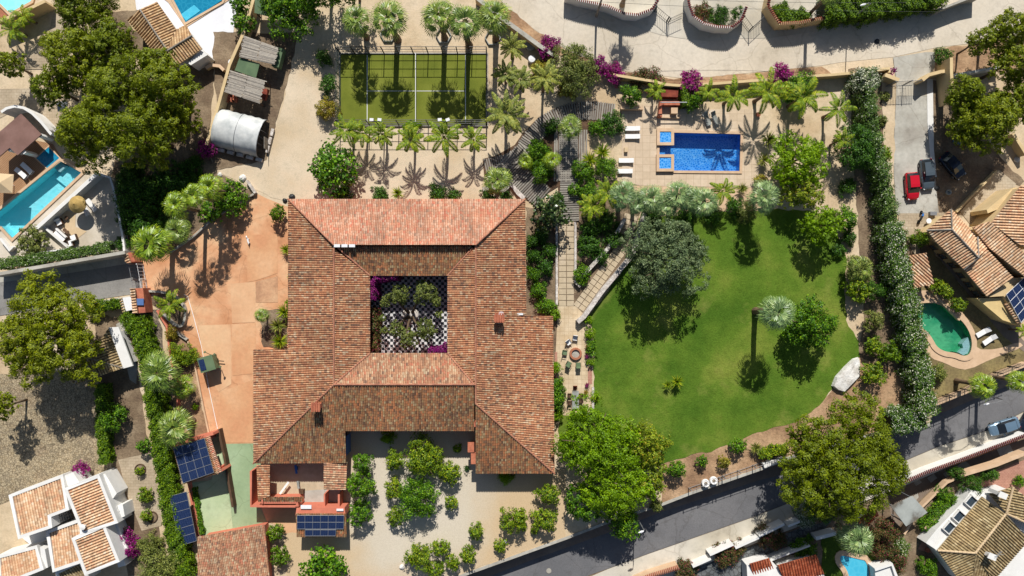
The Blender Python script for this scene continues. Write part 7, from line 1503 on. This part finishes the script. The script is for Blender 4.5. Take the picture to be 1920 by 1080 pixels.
# planting rings on the west terrace
for x, y, lb in ((264, 880, 'upper stone planting ring on the pale west terrace'), (275, 930, 'middle stone planting ring on the pale west terrace'), (286, 969, 'lowest stone planting ring on the pale west terrace')):
    p = P(x, y); o = empty('planting_ring', p, lb, 'planting ring', 'planting rings on the west terrace'); k = MB(); k.lathe(p, [(.8, .05), (.8, .2), (.74, .24), (.68, .2), (.66, .08)], 26); k.build('kerb', MT['brown_wood'], o); k = MB(); k.lathe(p, [(.68, .04), (.68, .12), (.01, .14)], 20); k.build('earth', MT['soil'], o)
# pool bar with counter
pb = empty('pool_bar', P(1250, 205), 'small terracotta pool bar with l shaped counter above the corner tub', 'pool bar')
k = MB(); k.wall(PL([(1281, 197), (1236, 197), (1235, 222)], 0), .55, 0, 1.05); k.build('counter', MT['terracotta'], pb); k = MB(); k.box(P(1262, 158)+Vector((0, 0, 0)), (2.4, 1.3, 0.1)); 
k = MB(); k.prism(PL([(1240, 166, 1.3), (1272, 168, 1.3), (1271, 182, 1.3), (1240, 181, 1.3)]), 0.0); k.build('store', MT['dark_timber_red'], pb)
k = MB(); k.box(P(1262, 210)+Vector((0, 0, .45)), (.9, .8, .78)); k.build('worktop', MT['coping'], pb); k = MB(); k.wall(PL([(1236, 221), (1274, 222)], 0), .12, 0, .35); k.build('kerb', MT['coping'], pb)
k = MB(); k.tube([P(1238, 192, 2.3), P(1288, 192, 2.3)], .07, 8); k.build('awning_roller', MT['grey_metal'], pb)
k = MB(); k.wall(PL([(1162, 205), (1204, 206)], 0), .35, 0, .9); tag(k.build('low_wall', MT['coping'], base=P(1180, 205)), 'low pale wall below the bright tree at the deck top left', 'wall')
k = MB(); p = P(1173, 282); k.box(p+Vector((0, 0, .3)), (.5, .6, .5)); tag(k.build('side_table', MT['canvas'], base=p), 'small side table between the two pairs of white loungers', 'side table')
# straw parasol and lounge set on the left villa terrace
ps_ = empty('straw_parasol', P(143, 388), 'round straw parasol on the pale left terrace', 'parasol'); c = P(143, 383, 2.3)
k = MB(); k.lathe((c.x, c.y, 2.0), [(1.2, 0), (1.18, .08), (.7, .5), (.12, .85), (.02, .95)], 26); k.build('canopy', MT['straw'], ps_); k = MB(); k.tube([(c.x, c.y, 0), (c.x, c.y, 2.6)], .05, 8); k.build('pole', MT['brown_wood'], ps_)
pq = empty('square_parasol', P(4, 345), 'beige fabric parasol cut by the left edge over the wooden deck', 'parasol'); c = P(2, 343, 2.6); k = MB()
k.add([(c.x-1.5, c.y-1.3, 2.3), (c.x+1.3, c.y-1.3, 2.3), (c.x+1.5, c.y+1.2, 2.3), (c.x-1.4, c.y+1.4, 2.3), (c.x, c.y, 2.9)], [(0, 1, 4), (1, 2, 4), (2, 3, 4), (3, 0, 4), (3, 2, 1, 0)]); k.build('canopy', MT['canvas'], pq); k = MB(); k.tube([(c.x, c.y, 0), (c.x, c.y, 2.85)], .05, 8); k.build('pole', MT['white_metal'], pq)
def sofa(x, y, ang, L, lb, w=.85):
    b0 = P(x, y, .3); b0.z = .03; o = empty('garden_sofa', b0, lb, 'sofa'); R = Matrix.Rotation(math.radians(ang), 3, 'Z'); a = math.radians(ang)
    k = MB(); k.box(b0+Vector((0, 0, .22)), (L, w, .3), a); k.build('frame', MT['brown_wood'], o); k = MB(); k.box(b0+R @ Vector((0, -.04, .44)), (L-.12, w-.2, .16), a); k.build('seat_cushion', MT['white_cloth'], o)
    k = MB(); k.box(b0+R @ Vector((0, w*.42, .62)), (L-.08, .18, .42), a); k.build('back_cushion', MT['white_cloth'], o)
    for s_ in (-1, 1): k = MB(); k.box(b0+R @ Vector((s_*L*.5, 0, .42)), (.08, w, .36), a); k.build('armrest', MT['brown_wood'], o)
sofa(115, 441, 138-180, 1.9, 'two seat garden sofa with white cushions by the v shaped planter'); sofa(112, 417, 25, .85, 'white cushioned garden armchair upper left of the small round tables'); sofa(139, 446, 200, .85, 'white cushioned garden armchair near the flowering hedge'); sofa(134, 456, 200, .6, 'small white garden seat at the lower end of the lounge set')
for x, y, lb in ((128, 409, 'small round wooden side table by the upper armchair'), (125, 432, 'left one of two small round tables in the lounge set'), (130, 436, 'right one of two small round tables in the lounge set')):
    p = P(x, y); k = MB(); k.lathe(p, [(.2, .03), (.05, .06), (.05, .4), (.26, .42), (.26, .46), (.02, .47)], 16); tag(k.build('side_table', MT['brown_wood'], base=p), lb, 'side table')
k = MB(); k.prism(PL([(106, 190, 1.9), (126, 190, 1.9), (126, 209, 1.9), (108, 209, 1.9)]), 1.8); o = tag(k.build('awning_roof', MT['grey_metal'], base=P(115, 200)), 'small blue grey flat roof beside the pine above the turquoise pool', 'roof')
# white boulder on the slope
bo = [(1564, 724, .7), (1571, 708, .8), (1588, 689, .8), (1603, 675, .8), (1611, 672, .7), (1613, 684, .7), (1611, 706, .8), (1600, 718, .8), (1584, 734, .7), (1573, 731, .7)]
k = MB(); t = PL(bo); c = sum(t, Vector())/len(t); lo = [Vector((v.x, v.y, 0)) for v in inset(t, -.12)]; n_ = len(t); mid = [v.lerp(c, .45)+Vector((0, 0, rnd.uniform(.0, .16))) for v in t]; k.add(t+lo+mid+[c+Vector((0, 0, .12))], [(i, (i+1) % n_, n_+(i+1) % n_, n_+i) for i in range(n_)]+[(i, 2*n_+i, 2*n_+(i+1) % n_, (i+1) % n_) for i in range(n_)]+[(2*n_+i, 3*n_, 2*n_+(i+1) % n_) for i in range(n_)])
tag(k.build('boulder', MT['white_boulder'], base=P(1590, 705)), 'large flat white boulder at the lower right edge of the lawn', 'boulder')
for x, y, lb in ((1321, 904, 'left one of two round white sacks on the slope by the road wall'), (1336, 899, 'right one of two round white sacks on the slope by the road wall')):
    p = P(x, y); o = empty('sack', p, lb, 'sack'); k = MB(); k.lathe(p, [(.45, .05), (.56, .4), (.52, .75), (.45, .78), (.42, .7)], 14); k.build('bag', MT['white_cloth'], o); k = MB(); k.lathe(p, [(.44, .5), (.4, .66), (.1, .74)], 12); k.build('rubble', MT['rock'], o)
k = MB(); k.prism(PL([(1430, 868, .6), (1474, 856, .6), (1477, 863, .6), (1434, 878, .6)]), -.3); tag(k.build('concrete_slab', MT['white_boulder'], base=P(1455, 866)), 'pale rough slab on the retaining wall beside the huge lower pine', 'slab')
for x, y, r_, mt_, lb in ((995, 86, .75, 'grey_board', 'grey round tank in the shadow below the street wall'), (997, 113, .5, 'white_metal', 'white round table by the golden green bush')):
    p = P(x, y); k = MB(); k.lathe(p, [(r_, 0), (r_, .6), (r_*.92, .68), (.02, .72)], 20); tag(k.build('drum', MATS[mt_], base=p), lb, 'drum')
rocks = [(548, 370, .45, 'dark round stone at the top left corner of the house'), (413, 328, .35, 'pale rock beside the path above the orange drive'), (456, 334, .5, 'white rock near the corner stub wall'), (754, 1062, .4, 'white stone on the sandy yard near the bottom edge'), (535, 376, .35, 'black stone by the round clipped tree at the house corner'), (1756, 353, .35, 'white stone beside the dark grey estate car'), (1905, 300, .4, 'rock by the cream wall corner at the right edge'), (948, 1015, .3, 'pale stone by the little bush tree in the sandy yard'), (1180, 975, .6, 'white rock at the shaded foot of the road wall trees'), (1160, 968, .7, 'broken white rock left of the street lamp foot')]
for x, y, r_, lb in rocks:
    p = P(x, y); k = MB(); rg = random.Random(x); n1 = 9; prof = [(r_*.9, 0), (r_, r_*.35), (r_*.7, r_*.7), (.05, r_*.85)]; vs = []
    for rr, z_ in prof: vs += [p+Vector((rr*math.cos(6.283*j/n1)*rg.uniform(.75, 1.15), rr*math.sin(6.283*j/n1)*rg.uniform(.75, 1.15), z_*rg.uniform(.85, 1.1)+.02)) for j in range(n1)]
    k.add(vs, [(i*n1+j, i*n1+(j+1) % n1, (i+1)*n1+(j+1) % n1, (i+1)*n1+j) for i in range(3) for j in range(n1)]+[tuple(3*n1+j for j in range(n1))])
    tag(k.build('rock', MT['dark_metal'] if 'black' in lb or 'dark' in lb else MT['white_boulder'], base=p), lb, 'rock')
# palm planter frames above the court
for x, y, lb in ((924, 72, 'hexagonal kerb round the rightmost fan palm above the court'), (728, 66, 'hexagonal kerb below the second fan palm above the court'), (832, 68, 'hexagonal kerb below the middle fan palm above the court')):
    p = P(x, y); k = MB(); k.wall([p+Vector((1.05*math.cos(6.283*j/6), 1.05*math.sin(6.283*j/6), 0)) for j in range(7)], .12, 0, .35); tag(k.build('palm_kerb', MT['grey_board'], base=p), lb, 'kerb')
# laundry and bench in the service patio
for a, b, mt_, lb in (((541, 904), (525, 926), 'white_cloth', 'white rolled parasol lying in the service patio'), ((558, 902), (560, 916), 'grey_board', 'grey ironing board shape in the service patio sun'), ((554, 872), (556, 888), 'blue_cloth', 'blue cloth hanging in the patio shade below the roof')):
    p, q = P(*a, .9), P(*b, .9); k = MB(); d = q-p; k.box((p+q)/2, (d.length, .28, .12), math.atan2(d.y, d.x)); k.box((p+q)/2-Vector((0, 0, .4)), (.08, .5, .7)); tag(k.build('laundry_item', MATS[mt_], base=P(*a)), lb, 'household item')
k = MB(); k.box(P(567, 921, .5), (.5, .5, .9)); tag(k.build('barrel', MT['brown_wood'], base=P(567, 921)), 'small round barrel at the right end of the coral patio wall', 'barrel')
# small white dog on the drive: one skinned mesh
dg = P(467, 452); me = bpy.data.meshes.new('dog')
V_ = [(0, 0, .42), (0, .22, .44), (0, .36, .50), (0, .48, .62), (0, .62, .62), (0, .74, .58), (0, -.28, .43), (.1, .28, .2), (.1, .3, .02), (-.1, .28, .2), (-.1, .3, .02), (.1, -.3, .26), (.1, -.24, .12), (.1, -.28, .02), (-.1, -.3, .26), (-.1, -.24, .12), (-.1, -.28, .02), (0, -.42, .5), (0, -.52, .62), (.07, .5, .72), (-.07, .5, .72)]
E_ = [(0, 1), (1, 2), (2, 3), (3, 4), (4, 5), (0, 6), (1, 7), (7, 8), (1, 9), (9, 10), (6, 11), (11, 12), (12, 13), (6, 14), (14, 15), (15, 16), (6, 17), (17, 18), (3, 19), (3, 20)]
RR = [.13, .13, .1, .09, .07, .04, .12, .045, .035, .045, .035, .06, .035, .035, .06, .035, .035, .04, .02, .03, .03]
me.from_pydata(V_, E_, []); me.materials.append(MT['white_cloth']); dog = bpy.data.objects.new('dog', me); col.objects.link(dog); dog.location = dg; dog.rotation_euler = (0, 0, .25)
sk = dog.modifiers.new('skin', 'SKIN'); 
for i, v in enumerate(me.skin_vertices[0].data if me.skin_vertices else []): v.radius = (RR[i], RR[i]); v.use_root = (i == 0)
ss = dog.modifiers.new('smooth', 'SUBSURF'); ss.levels = 1; ss.render_levels = 2; tag(dog, 'small white dog standing alone on the orange drive', 'dog')
# tall trees beyond the top edge whose shadows fall on the yard
plant('broad', 596, -42, 52, 10, 'tall tree standing beyond the top edge, shading the yard beside the court', None, 'lf_broad', 'tree', 'broadleaf_tree')
plant('broad', 655, -36, 34, 9, 'second tall tree beyond the top edge left of the fan palms', None, 'lf_broad', 'tree', 'broadleaf_tree')

many('fan', 'lf_fanblue', 'fan palms below the pool deck', [(1197, 382, 24, 4.6, 'lower fan palm between the first and second of the row below the pool deck'), (1250, 386, 25, 5, 'lower fan palm between the second and third of the row below the pool deck'), (1298, 374, 26, 5.4, 'fan palm squeezed between the third and fourth of the row below the pool deck')], 'palm', 'fan_palm')
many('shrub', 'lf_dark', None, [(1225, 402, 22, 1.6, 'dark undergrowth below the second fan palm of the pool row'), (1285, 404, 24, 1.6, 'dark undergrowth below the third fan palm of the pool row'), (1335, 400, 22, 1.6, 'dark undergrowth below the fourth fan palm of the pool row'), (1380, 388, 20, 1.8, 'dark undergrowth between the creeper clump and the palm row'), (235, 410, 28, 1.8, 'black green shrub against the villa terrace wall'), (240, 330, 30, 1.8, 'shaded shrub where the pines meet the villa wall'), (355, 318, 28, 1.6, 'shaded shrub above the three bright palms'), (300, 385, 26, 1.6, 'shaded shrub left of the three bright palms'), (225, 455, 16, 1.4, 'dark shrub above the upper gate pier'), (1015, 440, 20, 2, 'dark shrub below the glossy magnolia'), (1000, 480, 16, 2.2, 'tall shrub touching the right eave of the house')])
many('pine', 'lf_pine', 'pines on the left', [(92, 165, 34, 8.5, 'small pine crown at the left rim of the dense group'), (330, 225, 40, 8.5, 'pine crown at the right rim of the dense group over the brown slope'), (290, 115, 30, 8, 'narrow pine crown touching the pool house roof')], 'pine', 'pine_tree')

# overhead cables along the upper street
for (a, b, lb) in (((1100, -10, 7.6), (1700, 5, 7.2), 'thin overhead cable along the upper street, nearer the walls'), ((1098, 2, 7.9), (1760, 22, 7.4), 'thin overhead cable along the upper street, nearer the plot')):
    a = P(*a); b = P(*b); k = MB(); k.tube([a.lerp(b, i/14)-Vector((0, 0, .9*math.sin(math.pi*i/14))) for i in range(15)], .02, 5); tag(k.build('overhead_cable', MATS['dark_metal'], base=a), lb, 'cable')

many('shrub', 'lf_dark', None, [(1150, 448, 20, 2, 'dark shrub leaning over the middle of the ramp wall'), (1128, 482, 16, 1.6, 'dark shrub at the lower ramp wall'), (1205, 440, 16, 1.8, 'dark shrub between the ramp top and the grey feathery tree'), (1046, 372, 14, 1.6, 'dark shrub by the boardwalk above the magnolia'), (1590, 350, 18, 1.6, 'dark shrub below the round tree by the flowering hedge'), (1575, 470, 14, 1.4, 'dark shrub at the lawn edge below the lime tree')])
many('feather', 'lf_feather', None, [(1140, 362, 26, 4.2, 'feather palm left of the first fan palm below the pool deck')], 'palm', 'feather_palm')
many('shrub', 'lf_citrus', None, [(1690, 330, 1, .4, '')][:0])
